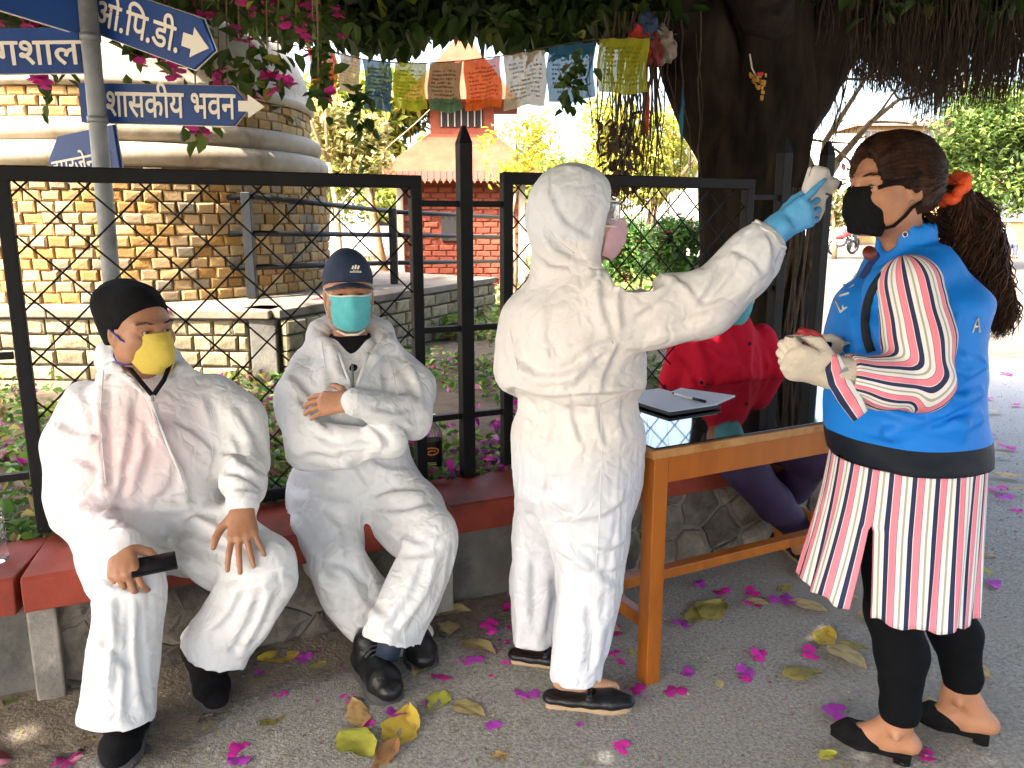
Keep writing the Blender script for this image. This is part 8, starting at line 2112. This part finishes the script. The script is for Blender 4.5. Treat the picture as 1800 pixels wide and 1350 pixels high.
for px, py, sz, v in PET:
    p = on(px, py, 0); p.z = .004 + NEAR_Z(p); w = sz / FPX * math.hypot(p.y, CAM_H) / .051
    drop(bractm[(4 + rr.randrange(3)) if v else rr.randrange(4)], p, w, rr.uniform(0, 6.28), (rr.uniform(-.2, .2), rr.uniform(-.2, .2)), 'petal', litter_label(('purple' if v else 'magenta') + (' bougainvillea bract' if sz > 25 else ' scrap of bougainvillea'), px, py), 'petal', 'bougainvillea bracts fallen on the road')
for i, (px, py) in enumerate(((795, 800), (860, 805), (1000, 845), (330, 525), (395, 540), (290, 545), (560, 525), (585, 515))):
    z = ST + .004 if py > 600 else PZ + .004; p = on(px, py, z); drop(bractm[i % 4], p, 1.0, i * 1.3, (0, 0), 'petal', 'magenta bract lying on %s' % ('the red painted seat slab' if py > 600 else 'the pale coping below the stupa'), 'petal', 'bracts fallen on the ledges')
def crumbs():
    rg = np.random.default_rng(9); n = 1500; P = []; s = rg.random(n)
    for i in range(n):
        px = rg.uniform(0, 1800); py = rg.uniform(1000, 1350) if i % 3 else rg.uniform(620, 1100)
        if py < 1000 and px < 1720: px = rg.uniform(1700, 1800)
        p = on(px, py, 0)
        if (p - BO).dot(BN) > .03 and (p - BO).dot(BU) < 2: continue
        P.append((p.x, p.y, .006 + NEAR_Z(p)))
    P = np.array(P); c = pick(rg, len(P), [(.34, .26, .12), (.20, .15, .08), (.42, .34, .2), (.5, .04, .28), (.3, .3, .06)], [5, 4, 3, 1, .8], .3)
    link('litter', leaf_mesh('litter', P, .011, c, M['leaf'], tilt=.25, width=.6, rng=rg), kind='stuff', label='crumbs of dry leaf and petal scattered over the road')
crumbs()
# =================================================================== far plaza life
def motorbike(px, py, Y, label, c, yaw=0):
    b = at(px, py, Y); b.z = 0; t = thing('motorbike', label, 'motorbike', tuple(b)); ux = Vector((math.cos(yaw), math.sin(yaw), 0))
    for s in (-.62, .62):
        mb = MB(); o = b + ux * s + Vector((0, 0, .30)); mb.tube([o + ux * .26 * math.cos(a) + Vector((0, 0, .26 * math.sin(a))) for a in np.linspace(0, 6.28, 18)], .05, 6); mb.build('wheel', M['blackplastic'], t, True)
    red = mat('bike_' + label[:5], c, rough=.4)
    MB().tube([b + ux * -.55 + Vector((0, 0, .72)), b + ux * -.1 + Vector((0, 0, .72)), b + ux * .1 + Vector((0, 0, .85)), b + ux * .38 + Vector((0, 0, .82))], [.09, .12, .15, .07], 8).build('body', red, t, True)
    MB().tube([b + ux * .62 + Vector((0, 0, .3)), b + ux * .45 + Vector((0, 0, .95))], .035, 6).build('fork', M['pole'], t); MB().tube([b + ux * -.6 + Vector((0, 0, .3)), b + ux * .1 + Vector((0, 0, .4)), b + ux * .3 + Vector((0, 0, .7))], .06, 6).build('engine', M['solegrey'], t)
    n = Vector((-ux.y, ux.x, 0)); MB().tube([b + ux * .4 + Vector((0, 0, 1.0)) - n * .32, b + ux * .46 + Vector((0, 0, .98)), b + ux * .4 + Vector((0, 0, 1.0)) + n * .32], .02, 5).build('handlebar', M['blackplastic'], t)
motorbike(1482, 425, 34, 'red motorbike parked beyond the thermometer', (.35, .03, .03), .5); motorbike(1500, 425, 38, 'dark motorbike parked beside the red one', (.02, .02, .03), .9)
def far_sitter(px, Y, label, c, c2):
    b = at(px, 430, Y); b.z = 0; t = thing('person', label, 'person', tuple(b))
    S = SDF(V3(b) - [.5, .6, 0], V3(b) + [.5, .5, 1.4], .03)
    S.chain([V3(b) + [0, 0, .5], V3(b) + [0, 0, .8], V3(b) + [0, 0, 1.0]], [.17, .18, .14], .06); S.chain([V3(b) + [0, 0, 1.0], V3(b) + [0, 0, 1.1]], [.06, .06], .03)
    for s in (-1, 1): S.chain([V3(b) + [.1 * s, 0, .5], V3(b) + [.12 * s, -.42, .5], V3(b) + [.12 * s, -.45, .06], V3(b) + [.12 * s, -.56, .04]], [.09, .07, .055, .05], .04); S.chain([V3(b) + [.19 * s, 0, .95], V3(b) + [.25 * s, -.05, .7], V3(b) + [.18 * s, -.28, .62]], [.06, .055, .045], .04)
    S.ell(V3(b) + [0, -.02, 1.2], [.085, .1, .125], None, .02)
    S.build('body', M['skin2'], t)
    S = SDF(V3(b) - [.5, .6, 0], V3(b) + [.5, .5, 1.4], .03); S.chain([V3(b) + [0, 0, .5], V3(b) + [0, 0, .8], V3(b) + [0, 0, 1.0]], [.19, .2, .155], .06)
    for s in (-1, 1): S.chain([V3(b) + [.19 * s, 0, .95], V3(b) + [.25 * s, -.05, .7], V3(b) + [.2 * s, -.2, .64]], [.075, .07, .06], .04)
    S.build('shirt', mat('far_shirt', c, rough=.8), t)
    S = SDF(V3(b) - [.5, .6, 0], V3(b) + [.5, .5, 1.4], .03)
    for s in (-1, 1): S.chain([V3(b) + [.08 * s, 0, .5], V3(b) + [.12 * s, -.42, .5], V3(b) + [.12 * s, -.45, .14]], [.11, .085, .07], .04)
    S.build('trousers', mat('far_trousers', c2, rough=.8), t); S = SDF(V3(b) + [-.2, -.2, 1.05], V3(b) + [.2, .2, 1.45], .02); S.ell(V3(b) + [0, .01, 1.23], [.095, .105, .12], None, .0); S.cut(V3(b) + [0, -.05, 1.2], (0, -1, -.3)); S.build('hair', M['browhair'], t)
    w = mat('far_wood', (.20, .08, .04), rough=.6); k = thing('chair', 'brown wooden chair under the distant sitter in the plaza', 'chair', tuple(b))
    MB().box(b + Vector((0, -.02, .38)), (.46, .46, .05)).build('seat', w, k); MB().box(b + Vector((0, .24, .75)), (.46, .04, .3)).build('backrest', w, k)
    for sx in (-1, 1):
        for sy in (-1, 1): MB().box(b + Vector((.2 * sx, -.02 + .21 * sy, .18)), (.05, .05, .36)).build('leg', w, k)
far_sitter(1768, 31, 'distant seated person in pale shirt across the plaza', (.42, .42, .44), (.05, .06, .10))

by = {}
for x, o in LIT: by.setdefault(o['label'], []).append((x, o))
for lab, ls in by.items():                                        # otherwise alike pieces are told apart by their order
    if len(ls) > 1:
        ls.sort(key=lambda q: q[0])
        for i, (x, o) in enumerate(ls): o['label'] = (('leftmost ' if i == 0 else 'rightmost ' if i == len(ls) - 1 else ('second ', 'third ', 'fourth ', 'fifth ')[i - 1]) + lab + ('' if i in (0, len(ls) - 1) else ', counted from the left'))
